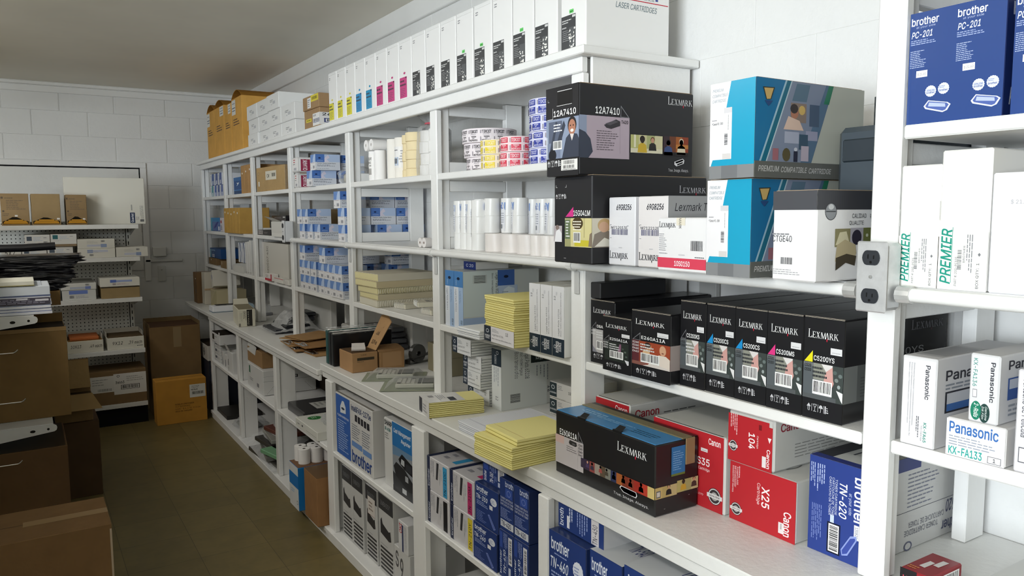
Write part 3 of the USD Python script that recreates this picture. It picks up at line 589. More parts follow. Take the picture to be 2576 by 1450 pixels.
W9 = [('R', .05, 0, .95, 1, '#f3f1ee', 6), ('T', '9698', .25, .74, .75, .88, '#4c4844'), ('T', '2000', .3, .6, .72, .7, '#5c5854'), ('G', .3, .5, .7, .58, 1, '#6c6864', 3), ('BC', .25, .1, .78, .44, 5, None, '#8a8680')]
for k, px in enumerate((924, 938)):
    roll('receipt_roll_pack', 'slim white wrapped roll, %s of the barcoded pair at the front of the shelf' % ('left', 'right')[k], (1.425, 3.4490452126898132 if k == 0 else 3.3806819170799374, Z1), .0285, .139, '#f4f2f0', lab=(math.pi * 1.35, math.pi * .75, .012, .125, W9) if k == 0 else None)
for k, y in enumerate((3.4575626662044163, 3.3941374654739214)):
    roll('small_paper_roll', 'small white roll lying on the barcode pair with its end to the aisle, %s' % ('left', 'right')[k], (1.385, y, Z1 + .1395 + .0265), .0262, .07, '#f2f0ee', '#d8d4d0', axis=1)
WL = [('R', 0, .28, 1, .78, '#ecebea', 6), ('R', .35, .33, .98, .53, '#b8c6da', 4), ('BC', .42, .35, .92, .51, 5, '#eeeef0'), ('G', .05, .4, .33, .72, 5, '#a4a4aa', 3), ('G', .4, .68, .9, .73, 1, '#7c7c84', 3)]
for k, y in enumerate((3.3098016010232447, 3.2233496445765972)):
    roll('tall_roll_pack', 'tall white wrapped column of rolls, %s of the labelled pair beside the cream rolls' % ('left', 'right')[k], (1.468, y, Z1), .037, .186, '#f0ece4', lab=(math.pi * 1.42, math.pi * .72, 0, .186, WL) if k else None)
for c, (px, x) in enumerate(((3.165878949553261, 1.475), (3.05009293420487, 1.458))):
    for r in range(5):
        roll('cream_roll', 'cream coloured paper roll, %s from the bottom of the %s cream column' % (ORD[r], ('left', 'right')[c]), (x + .003 * (r % 2), px, Z1 + .0385 * r), (.034, .052)[c], .038, '#ead9b0', '#b8a888', grp='cream rolls')
k = 0
for (x, y, n) in ((1.46, 2.946072373446282, 4), (1.455, 2.859555098825197 - .005, 4)):
    for r in range(n):
        roll('bagged_roll', 'white paper roll inside the clear bag, %s from the bottom of the %s stack' % (ORD[r], 'left' if x == 1.46 else 'right'), (x + .004 * (r % 2), y - .012, Z1 + .0475 * r), .044, .047, '#f1eee9', grp='white rolls in the clear bag')
# the bag itself: a skin round the rolls, gathered and tied at the top
t = thing('tied_bag', 'clear plastic bag of white rolls gathered at the top with a red tie', 'plastic bag', (1.458, (2.946072373446282 + 2.859555098825197) / 2 - .013, Z1))
n, pr = 30, [(.06, .002), (.100, .004), (.104, .05), (.101, .12), (.098, .185), (.07, .205), (.03, .214), (.024, .222), (.05, .25), (.062, .268), (.03, .275)]
v = []
for i2 in range(n):
    a = 2 * math.pi * i2 / n
    for j2, (r, z) in enumerate(pr):
        w = r * (1 + (.05 if j2 < 5 else .22) * math.sin(a * (7 if j2 > 4 else 5) + j2 * .9)); v.append((w * .62 * math.cos(a), w * math.sin(a) + max(0, (z - .185)) * .9, z))
K = len(pr); f = [[a * K + j, ((a + 1) % n) * K + j, ((a + 1) % n) * K + j + 1, a * K + j + 1] for a in range(n) for j in range(K - 1)]
MB('#f0eee8').add(v, f).build(t, 'bag_skin', 'film', smooth=True)
MB('#d05868').tube([(.020 * math.cos(a), .030 * math.sin(a) + .031, .2185) for a in np.linspace(0, 6.3, 18)], .0035, 6).build(t, 'tie', 'plastic')
# ticket rolls
def ticket_cmds(ink, bg, plain_ink, n=9):
    c = []
    for k in range(n):
        u = k / n; w = 1 / n
        if plain_ink:
            c += [('T', 'TICKET', u + w * .1, .64, u + w * .78, .86, ink), ('G', u + w * .25, .55, u + w * .7, .6, 1, ink, 2), ('T', 'KEEP', u + w * .24, .34, u + w * .64, .45, ink), ('T', 'THIS', u + w * .36, .25, u + w * .54, .31, ink), ('T', 'COUPON', u + w * .12, .08, u + w * .78, .21, ink), ('R', u + w * .84, .62, u + w * .9, .86, '#9a949c'), ('R', u + w * .84, .1, u + w * .9, .4, '#9a949c')]
        else:
            c += [('R', u + w * .1, .58, u + w * .82, .92, ink), ('T', 'TICKET', u + w * .15, .64, u + w * .78, .86, bg), ('R', u + w * .1, .07, u + w * .82, .47, ink), ('T', 'KEEP', u + w * .26, .35, u + w * .66, .45, bg), ('T', 'THIS', u + w * .38, .255, u + w * .55, .32, bg), ('T', 'COUPON', u + w * .14, .1, u + w * .78, .22, bg), ('R', u + w * .87, .6, u + w * .94, .88, '#a8a2a8'), ('R', u + w * .87, .1, u + w * .94, .4, '#a8a2a8')]
    return c
def ticket(label, loc, r, h, ink, bg, plain_ink, grp, turn):
    t = thing('ticket_roll', label, 'roll of tickets', loc, turn, grp)
    MB(bg).lathe([(r * .2, 0), (r * .2, h), (r * .985, h), (r, h - .001), (r, .001), (r * .985, 0), (r * .2, 0)], 40).build(t, 'strip', 'paper', smooth=30)
    R = r + .0002; n = max(3, int(round(math.pi * 1.25 * r / .052))); a0, a1 = math.pi * 1.62, math.pi * .37
    fn = lambda u, v, d: ((R + d) * math.cos(a0 + (a1 - a0) * u), (R + d) * math.sin(a0 + (a1 - a0) * u), v * h)
    a = Art(fn, (a0 - a1) * r, h)
    for q in ticket_cmds(ink, bg, plain_ink, n):
        if q[0] == 'R': q = q + (3,)
        getattr(a, q[0])(*q[1:])
    a.mb.build(t, 'print', 'ink'); return t
TH = .0515
for k, (px, r, dy) in enumerate(((2.5188163710401943, .088, 0), (2.5279472794874875, .094, .0), (2.5097343890205117, .103, .012))):
    ticket('white roll of printed tickets, %s of the stack of three' % ('bottom', 'middle', 'top and widest')[k], (1.405 + .10, px + dy, Z1 + .052 * k), r, TH, '#3a3840', '#ebe3e6', True, 'white ticket rolls', -8 + 9 * k)
for k in range(2): ticket('yellow roll of printed tickets, %s of two' % ('lower', 'upper')[k], (1.448, 2.379356783978997 - .006 + .004 * k, Z1 + .0525 * k), .057, TH, '#e8d23c', '#f3e9d2', False, 'yellow ticket rolls', 5 * k)
for k in range(2): ticket('red roll of printed tickets, %s of two' % ('lower', 'upper')[k], (1.452, 2.2482256311779016 - .002 * k, Z1 + .0525 * k), .06, TH, '#d8485c', '#f6dfe0', False, 'red ticket rolls', 4 + 3 * k)
for k in range(4): ticket('blue roll of printed tickets, %s from the bottom of the stack of four' % ORD[k], (1.49, 2.0618464061614024 + (.004, .002, -.001, .003)[k], Z1 + .0525 * k), .092, TH, '#3b469c', '#dcdcf2', False, 'blue ticket rolls', (0, 12, 5, -7)[k])

# ================================================================ second row of shelves, at the conduit
carton('blue_ink_pack', 'shiny bright blue ink pack in the farthest bay above the conduit level', 'box', (1.42, 7.06, Z2, .36, .115), .16, '#1f56a4', mat='gloss', F=[('R', 0, .7, 1, 1, '#2a84c0'), ('R', 0, 0, .16, 1, '#45a0c0'), ('pg', [(.25, .15), (.6, .3), (.85, .75), (.5, .5)], '#27308c'), ('R', .82, .05, .98, .35, '#d8dce6')])
carton('pale_ink_pack', 'slim white ink pack standing beside the shiny blue pack', 'box', (1.42, 6.82, Z2, .10, .115), .16, '#d9d2d6', F=[('R', .2, .6, .7, .8, '#b04a50'), ('G', .2, .1, .8, .5, 4, '#6a6a80', 4)])
for k in range(5): carton('thin_tan_box', 'thin tan box with a white dot, %s from the left of five past the post' % ORD[k], 'box', (1.335, 6.256731211015355 - .1002 * k, Z2, .0965, .19), .22, '#c29a52', mat='kraft', F=[('R', .35, .8 - .04 * (k % 3), .6, .87 - .04 * (k % 3), '#efece0')], group='thin tan boxes above the conduit')
carton('brown_back_carton', 'brown carton at the back of the bay behind the small black boxes', 'carton', (1.60, 4.98, Z2, .56, .17), .15, '#8a7455', mat='kraft')
carton('black_document_box', 'flat black box with white lettering on the brown carton bay shelf', 'box', (1.48,5.3019,1.5127,0.34,0.062), .09, '#25242a', mat='gloss', F=[('T', 'docu', .13, .2, .36, .62, '#d6d4da'), ('G', .2, .7, .7, .82, 1, '#8a8890', 2), ('R', .8, .76, .96, .86, '#e6e6e6')])
carton('white_support_box', 'plain white box under the flat black box', 'box', (1.48, 5.3059, Z2, .34, .07), .09, '#cfcfcc')
carton('small_dark_box', 'small dark printed box at the front of the shelf by the outlet box', 'box', (1.385,5.3251,1.4422,0.3061,0.034), .09, '#3a3838', F=[('R', 0, .15, .4, .9, '#b8b2b0'), ('T', 'BOXES', .03, .3, .38, .75, '#3a3434'), ('G', .5, .3, .95, .7, 2, '#8a8482', 3)])
t = carton('open_white_carton', 'white carton with its lid flap open behind the far outlet box', 'carton', (1.345,4.8529,1.4422,0.2845,0.095), .20, '#dad8d2', F=[('R', .02, 0, .98, .24, '#e4e2dc')])
MB('#d2d0ca').add([(-.1, .10, .096), (-.1, -.09, .096), (-.145, -.07, .118), (-.15, .12, .128)], [[0, 1, 2, 3]]).build(t, 'lid_flap'); MB('#6a5a4a').add([(-.098, .10, .0965), (-.098, -.09, .0965), (.098, -.09, .0965), (.098, .10, .0965)], [[0, 1, 2, 3]]).build(t, 'opening', 'kraft')
for r, row in enumerate(([4.408583049131083, 4.247673321981484 + .02, 4.1256360069388105 + .012], [4.450330091979261, 4.346607774830705])):
    for k, y in enumerate(row):
        y = y if k == 0 else min(y, yp - .0968); yp = y; rubber(1.365, y, Z2 + BZ * r, 'rubber band box, %s from the left in the %s row above the conduit' % (ORD[k], ('lower', 'upper')[r]))
for r in range(3):
    y = (3.720528319417425, 3.727976680374227, 3.7792252792380143)[r]
    for k, x in enumerate((1.352, 1.512, 1.652)):
        rubber(x + (.012, -.02, .004)[r] * (k > 0), y - (.0, .004, -.0)[r] + (.012 if (r == 2 and k == 1) else 0), Z2 + BZ * r, 'rubber band box in the stack by the open side frame, %s row, %s' % (('bottom', 'middle', 'top')[r], ('at the front', 'in the middle', 'at the back')[k]))
# small tape rolls on the shelf edge
for k, px in enumerate((2.863418142888597, 2.823086295354516 + .004)):
    roll('small_tape_roll', 'tiny white roll standing on edge by the post above the conduit, %s' % ('left', 'right')[k], (1.372, px, Z2 + .0205), .020, .03, '#eeeae8', '#b8a8a0', axis=1)
# tall shrink-wrapped roll columns and fat rolls
CAL = [('R', .08, .0, .92, 1, '#e6e8ee', 4), ('R', .08, .74, .92, 1, '#86a0d2', 4), ('E', .35, .86, .12, .06, '#4a66a8', 10), ('G', .2, .78, .8, .84, 1, '#5a74b0', 2), ('G', .15, .3, .85, .68, 5, '#8a8e9c', 5, .25), ('BC', .2, .06, .5, .26, 4, None, '#5c606c'), ('G', .55, .06, .88, .12, 1, '#b0b4be', 3)]
def column(label, x, y, r, z, h, cuts, ang, skew, lz, grp):
    t = thing('wrapped_roll_column', label, 'paper roll', (x, y, z), 0, grp)
    pr = [(.0001, 0), (r * .97, 0), (r, .002)]
    for c in cuts: pr += [(r, c - .0012), (r - .0012, c), (r, c + .0012)]
    pr += [(r, h - .002), (r * .97, h), (.0001, h)]
    MB('#f0f0ee').lathe(pr, 26).build(t, 'paper', 'plastic', smooth=30)
    a0, a1 = ang, ang - .085 / r; R = r + .0006
    fn = lambda u, v, d: ((R + d) * math.cos(a0 + (a1 - a0) * (u + skew * (1 - v) * .4)), (R + d) * math.sin(a0 + (a1 - a0) * (u + skew * (1 - v) * .4)), lz + .105 * v)
    art(t, 'label', fn, .085, .105, CAL)
for k, px in enumerate((2.6756927974309317, 2.619891049925182, 2.5657989275621507, 2.5103024260790763)):
    column('tall white wrapped roll column, %s of the four standing at the left of the shelf' % ORD[k], 1.455 - .004 * k, px - .013 - .004 * (k == 3), .0275 if k < 3 else .033, Z2, .187, (.062, .125), math.pi * (1.15 if k < 3 else 1.0), (.1, .3, .15, .35)[k], (.066, .07, .068, .05)[k], 'tall wrapped roll columns')
FR = [(2.3845984563243263, 'left'), (2.27274454789998, 'middle'), (2.170714248018246, 'right, ragged edged')]
for y, n in FR: roll('fat_paper_roll', 'fat white wrapped paper roll, %s of the three at the front' % n, (1.455, y, Z2), .047, .066, '#ece6e2', '#c8b8a8', mat='plastic')
for k, px in enumerate((2.065790541915784, 2.0137433047135094, 1.972103729045938)):
    roll('fat_bagged_roll', 'white paper roll in loose clear wrap, %s of the three nearest the black boxes' % ORD[k], (1.415, px - .006 * k, Z2), .0265, .066, '#efeae6', '#c8b8a8', mat='plastic')
cx = 1.51
for k, px in enumerate((2.5949704022139866, 2.5225699828840638, 2.443136722262282, 2.394460878247635, 2.3220131411036506)):
    column('white wrapped roll column standing behind the fat rolls, %s from the left' % ORD[k], cx if k != 2 else 1.468, px, .0295, Z2 + .0667, .126, (.062,), math.pi * (1.12, 1.2, 1.0, 1.25, 1.15)[k], (.05, .1, .5, .1, .45)[k], .006, 'roll columns behind the fat rolls')
MB('#ddd9d4').box(1.505, 1.56, 2.301, 2.635, Z2, Z2 + .0665, b=.004).build('/World', 'roll_carton', 'card', 'low white carton hidden behind the three fat rolls, under the roll columns', cat='carton')
for k, px in enumerate((2.3078524154397773, 2.2444814829886193, 2.1882894821774865)):
    column('tall white wrapped roll column behind the loose wrapped rolls, %s from the left' % ORD[k], 1.562, px, .029, Z2, .188, (.062, .125), math.pi * 1.22, (.05, .1, .35)[k], .068, 'roll columns behind the loose wrapped rolls')

# ================================================================ third row of shelves
carton('blue_calendar_box', 'long dark blue box lying on brown cartons in the farthest bay under the conduit', 'box', (1.4,7.0108,1.2062,0.44,0.085), .20, '#1e4c86', F=[('T', 'Calendar', .12, .72, .5, .92, '#9cc0e0'), ('R', 0, 0, .12, .9, '#7fb0c8'), ('BC', .2, .08, .42, .4, 4, '#d8dcea', '#5a6a9a'), ('G', .2, .5, .5, .62, 2, '#5a86b8', 3)])
carton('brown_flat_carton', 'flat brown carton under the blue box in the farthest bay, left piece', 'carton', (1.39,7.0871,1.1482,0.32,0.057), .20, '#836a4a', mat='kraft', F=[('R', .3, .6, .35, .85, '#e0dccf')])
carton('brown_cube_carton', 'brown carton right of the flat one under the blue box in the farthest bay', 'carton', (1.36, 6.515, 1.1482, .21, .057), .24, '#8d7656', mat='kraft', F=[('R', .2, .5, .25, .85, '#e0dccf')])
carton('dark_ink_box', 'dark blue box behind the white chevron boxes under the conduit', 'box', (1.63,6.2,1.2062,0.14,0.11), .14, '#27324a', F=[('R', .1, .1, .4, .45, '#d0d2d8')])
carton('brown_low_carton', 'low brown carton under the chevron ink boxes', 'carton', (1.48, 5.96, 1.1482, .36, .057), .22, '#5f4d38', mat='kraft')
CH = [('pg', [(.5, 1), (.75, 1), (1, .5), (.9, .5)], '#2f4a80'), ('pg', [(.9, .5), (1, .5), (.8, 0), (.62, 0)], '#2f4a80'), ('G', .1, .7, .5, .85, 2, '#a0a8bc', 3)]
for k, px in enumerate((6.28959640850314, 6.172661084438628, 6.059439619227305)):
    carton('chevron_box', 'white ink box with a dark blue chevron, %s from the left under the conduit' % ORD[k], 'box', (1.44, px, 1.2062, .098, .155), .18, '#dfe2ea', F=CH, group='chevron ink boxes')
t = thing('open_white_tray', 'open white cardboard tray at the front of the shelf under the chevron boxes', 'tray', (1.42, 6.0042358678006735, Z3))
m = MB('#dededa')
for a in ((-.06, .06, -.16, .16, 0, .003), (-.06, -.057, -.16, .16, .003, .05), (.057, .06, -.16, .16, .003, .052), (-.057, .057, -.16, -.157, .003, .045), (-.057, .057, .157, .16, .003, .054)): MB('#dededa').box(*a).build(t, 'wall' if a[4] else 'base')
for k, (px, h) in enumerate(((5.7538311004975675, .235), (5.695674642501441, .24), (5.6272110205289305 + .01, .25))):
    carton('white_binder_box', 'slim upright white box by the post under the conduit, %s of three' % ORD[k], 'box', (1.362, px, Z3, .048, h), .20, '#dcdcda', F=[('G', .2, .05, .8, .1, 1, '#8a867e', 2)])
carton('grey_white_carton', 'large off-white carton with a vertical printed number, wrapped at its left edge', 'carton', (1.395,5.12,1.1482,0.6247,0.245), .18, '#cfccc4', F=[('T', '3620507 43C', .18, .04, .25, .9, '#5a564e', 0, 0, 90), ('R', 0, 0, .08, 1, '#dcdad6')], S=[('R', 0, 0, .1, 1, '#c2beb4')])
t = carton('red_white_box', 'flat white box with a red edge under the off-white carton number', 'box', (1.345,5.1094,1.1482,0.16,0.045), .045, '#e2deda', F=[('R', 0, .0, 1, .34, '#c23a48'), ('R', .86, 0, 1, 1, '#b82c40'), ('G', .1, .5, .7, .9, 2, '#b0a8a8', 3)])
carton('white_flat_box', 'flat white box with red top rim on the shelf beneath the off-white carton', 'box', (1.345,4.868,1.1482,0.2,0.03), .045, '#dedcd6', F=[('R', 0, .9, 1, 1, '#b82c40')])
carton('white_end_box', 'small white box with a hand-written mark at the near end of that shelf', 'box', (1.345,4.6998,1.1482,0.085,0.032), .045, '#dddad4', F=[('T', 'L', .3, .3, .4, .7, '#4a4a46', 0)])
for r, (row, nm) in enumerate((([761, 772.5, 788, 807.5, 822, 841.5, 856], 'bottom'), ([757.5, 770, 786, 806, 820.5, 838, 853.5], 'middle'))):
    for k, y in enumerate(((4.4101,4.3248,4.2175,4.0878,3.99,3.8745,3.7818), (4.4237,4.3343,4.2197,4.0866,3.9921,3.8857,3.7897))[r]):
        y = y if k == 0 else min(y, yp - .0968); yp = y
        rubber(1.362 - (.008 if k in (5, 6) else 0), y, Z3 + BZ * r, 'rubber band box under the conduit, %s from the left in the %s row' % (ORD[k], nm))
rubber(1.37, 4.448159792168241 - .012, Z3 + BZ * 2, 'rubber band box under the conduit, left of the two in the top row'); rubber(1.352, 4.032974783253151, Z3 + BZ * 2, 'rubber band box under the conduit, right of the two in the top row, jutting forward')
for k, y in enumerate((4.36, 4.23, 4.05)): rubber(1.52, y, Z3, 'rubber band box in the hidden second rank, bottom, %s' % ORD[k]); rubber(1.52, y, Z3 + BZ, 'rubber band box in the hidden second rank, upper, %s' % ORD[k])
rubber(1.61, 3.745, Z3 + 2 * BZ, 'rubber band box seen through the side frame, resting on two others'); rubber(1.465, 3.89, Z3 + 2 * BZ, 'rubber band box in the top row seen through the side frame, nearer the aisle')
for k in range(2): rubber(1.61, 3.79, Z3 + BZ * k, 'rubber band box in the column seen through the side frame, %s' % ('bottom', 'second up')[k])
for k in range(2): rubber(1.53, 3.92, Z3 + BZ * k, 'rubber band box of the column behind the side frame, %s' % ORD[k])
# comb-bound books
bk = (3.5199701961503624 + 3.33988100152217) / 2
zz = Z3
for k, (h, dx, wy, comb, col) in enumerate(((.033, 0, .245, True, '#d9d3bd'), (.026, .004, .235, False, '#c9bfa4'), (.030, .0, .24, True, '#d9d3b8'), (.030, -.008, .25, False, '#cdbf9c'), (.034, -.004, .26, False, '#d8d2c0'))):
    t = thing('comb_bound_book', 'thick cream book lying flat, %s from the bottom of five%s' % (ORD[k], ', with a comb binding' if comb else ''), 'book', (1.515 + dx, 3.4312 + .006 * (k - 2), zz), 2.5 * (k - 2) * .5, 'cream books')
    L = .30
    MB('#e2d9a8' if k != 0 else '#e0dccb').box(-L / 2, L / 2 - .004, -wy / 2 + .002, wy / 2, .0012, h - .002, b=.002).build(t, 'pages', 'paper')
    m = MB(col); m.box(-L / 2, L / 2, -wy / 2 - (.004 if not comb else 0), wy / 2 + .002, h - .0018, h); m.box(-L / 2, L / 2, -wy / 2 - (.004 if not comb else 0), wy / 2 + .002, 0, .0011); 
    if not comb: m.box(-L / 2, L / 2, -wy / 2 - .0055, -wy / 2 - .004, 0, h)
    m.build(t, 'cover', 'paper')
    if comb:
        m = MB('#e6e2d4')
        for q in np.linspace(-L / 2 + .006, L / 2 - .01, 34): m.tube([(q, -wy / 2 + .001 - .008 * math.sin(a), h / 2 - (h / 2 - .003) * math.cos(a)) for a in np.linspace(0, math.pi, 6)], .0016, 5)
        m.build(t, 'comb_binding', 'plastic', kind='stuff')
    zz += h + .0005
for k, (px, py, sz, a, dz) in enumerate(((1.5114,3.2575,0) + (12, 0), (1.4426,2.9931,0) + (4, 0), (1.4758,3.0858,0) + (-14, .0235))):
    t = thing('spiral_notepad', 'small cream spiral notepad, %s of the loose pile beside the cream books' % ('farthest', 'lower near', 'topmost')[k], 'notepad', (1.4919 + (0, .01, .015)[k], py - .035, Z3 + dz), a)
    MB('#e6e2d0').box(-.062, .062, -.042, .042, .001, .022, b=.001).build(t, 'pages', 'paper'); MB('#d9d4c4').box(-.062, .062, -.042, .042, .0222, .023).build(t, 'cover', 'card')
    m = MB('#e9e9e6')
    for q in np.linspace(-.036, .036, 13): m.tube([(-.062 + .006 * math.cos(w), q, .0150 + .013 * math.sin(w)) for w in np.linspace(1.2, 5.1, 7)], .0009, 5)
    m.build(t, 'spiral', 'plastic', kind='stuff')
    if k == 2: art(t, 'cover_print', lambda u, v, d: (-.05 + .1 * v, .04 - .08 * u, .023 + d), .08, .1, [('R', .15, .3, .8, .5, '#8a8a86'), ('G', .1, .55, .9, .9, 3, '#a8a69e', 4)])
# legal pad packs
def pads(t, L, W, n, th, col, line, head=True, jitter=.0015, seed=2, z0=0.0):
    """a block of writing pads: each pad its own slab with a thin backing board, edges uneven"""
    rg = random.Random(seed); z = z0
    for k in range(n):
        dx, dy = rg.uniform(-jitter, jitter), rg.uniform(-jitter, jitter)
        m = MB(col); m.box(-L / 2 + dx, L / 2 + dx, -W / 2 + dy, W / 2 + dy, z + .0012, z + th - .0003, b=.0006); m.box(-L / 2 + dx, L / 2 + dx, -W / 2 + dy, W / 2 + dy, z, z + .0011, line)
        m.build(t, 'pad', 'paper'); z += th
    return z
LEG = lambda dark, bg, ink='#5a5e66': [('R', 0, 0, 1, 1, bg)]
BSF = [('R', 0, 0, 1, 1, '#e6e6e8'), ('R', 0, 0, 1, .26, '#26333f'), ('T', 'BUSINESS', .3, .06, .52, .22, '#e8eaec', 1, 0, 90), ('T', 'SOURCE', .54, .08, .76, .21, '#e8eaec', 1, 0, 90), ('RING', .22, .14, .1, .025, '#e8eaec', .75, '#26333f'), ('T', 'Legal Pads 63106', .48, .3, .62, .68, '#55585e', 0, 0, 90), ('T', '12', .14, .8, .28, .86, '#3a3d44', 0, 0, 90), ('T', 'Blocs-notes legaux/Blocs tamano oficio', .68, .3, .78, .92, '#6a6d74', 0, 0, 90), ('G', .3, .84, .45, .92, 2, '#b8babf', 3, .4, 1)]
BLF = [('R', 0, 0, 1, 1, '#e2e8f2'), ('R', 0, .72, 1, 1, '#4f86c2'), ('R', .5, 0, 1, .72, '#a9c2e2'), ('E', .5, .87, .16, .026, '#15233c'), ('T', 'Legal Pads W2016', .12, .28, .3, .68, '#5c6470', 0, 0, -90), ('T', 'SPARCO', .2, .75, .34, .84, '#a8c8e8', 0, 0, -90), ('G', .58, .3, .8, .66, 2, '#7c94b4', 3, .3, 1), ('T', '14-0510', .72, .02, .9, .14, '#2a3444', 1, 0, 90)]
BLS = [('R', 0, .2, .47, 1, '#cdd8d8'), ('R', .44, .72, .66, 1, '#3f66ae'), ('R', .44, 0, .7, .72, '#b6c6dc'), ('R', 0, 0, .47, .18, '#9fb4d4'), ('BC', .12, .78, .3, .93, 5, '#c0c8c6', '#4a4e50', 1), ('T', 'Legal Pads W2016', .4, .5, .45, .95, '#3f4850', 0, 0, -90), ('T', 'Blocs-notes legaux/Blocs tamano oficio', .355, .24, .385, .95, '#566068', 0, 0, -90), ('E', .55, .88, .03, .026, '#10203c'), ('pg', [(.5, .5), (.52, .65), (.58, .7), (.66, .66), (.66, .45)], '#d8e2ea'), ('G', .5, .45, .62, .64, 4, '#7a8a98', 3, .25)]
for k, px in enumerate((2.613177425573393, 2.542409386776532)):
    carton('blue_pad_pack', 'light blue wrapped legal pad pack standing upright, %s of two' % ('left', 'right')[k], 'pad pack', (1.375, px, Z3, .072, .215), .345, '#c8ccc8', F=BLF, S=BLS if k else (), mat='gloss', ink='ink_gloss')
PY1 = [('R', 0, 0, 1, 1, '#e9e7ea'), ('R', 0, 0, .24, 1, '#2a3440'), ('T', 'BUSINESS', .03, .3, .21, .42, '#e4e6ea'), ('T', 'SOURCE', .05, .16, .19, .28, '#e4e6ea'), ('RING', .12, .68, .05, .13, '#e4e6ea', .72, '#2a3440'), ('T', 'Legal Pads 63106', .28, .4, .66, .56, '#6a6a70', 0), ('T', 'Blocs-notes legaux/Blocs tamano oficio', .28, .18, .92, .3, '#7a7a80', 0), ('T', '12', .74, .62, .82, .82, '#4a4a50', 0), ('G', .28, .66, .52, .9, 3, '#a8a8ae', 4)]
# upright packs of the third shelf
for k, px in enumerate((1.9745, 1.912, 1.8495)):
    carton('legal_pad_pack', 'white and dark wrapped legal pad pack standing upright, %s from the left of three' % ORD[k], 'pad pack', (1.338, px, Z3 + .0003, .0605, .213), .37, '#e0e0dc', F=BSF, mat='gloss', ink='ink_gloss', group='upright legal pad packs')
# yellow pile and the white sheets under it
px, py = 1.455, (2.2409570353992114 + 2.0316158356501317) / 2
t = thing('yellow_pad_pile', 'tall pile of yellow legal pads above the worktop, the lower ones in white wrap', 'pile of pads', (px, py, Z3 + .0005), -3)
zt = pads(t, .29, .20, 6, .0088, '#efe6a0', '#c8bc6a', jitter=.0008); MB('#eceaec').box(-.1475, -.1465, -.102, .102, .001, zt, b=.0004).build(t, 'wrapper', 'gloss')
fn = lambda u, v, d: (-.1477 - d, .102 - u * .204, .001 + v * (zt - .001)); art(t, 'label', fn, .204, .052, PY1)
pads(t, .29, .20, 14, .0074, '#f0e69c', '#b8a850', jitter=.003, seed=7, z0=zt)
t = thing('white_pad_stack', 'low stack of white writing pads jutting over the shelf edge left of the yellow pile', 'pile of pads', (1.445, py + .192, Z3 + .0005), 1)
pads(t, .30, .15, 4, .0075, '#eef0f2', '#a8acb4', jitter=.004, seed=4)
carton('black_flat_box', 'black box at the back corner behind the upright legal pad packs', 'box', (1.56, 1.87, Z3 + .2135, .10, .05), .12, '#1e1e20')
carton('blue_book_box', 'dark blue and white flat book lying on the blue pad packs', 'book', (1.46, 2.655 - .05, Z3 + .2155, .095, .03), .15, '#e6e4e0', F=[('R', 0, 0, 1, 1, '#2c3f86'), ('T', 'C 20', .2, .3, .8, .7, '#e0e4f0')])

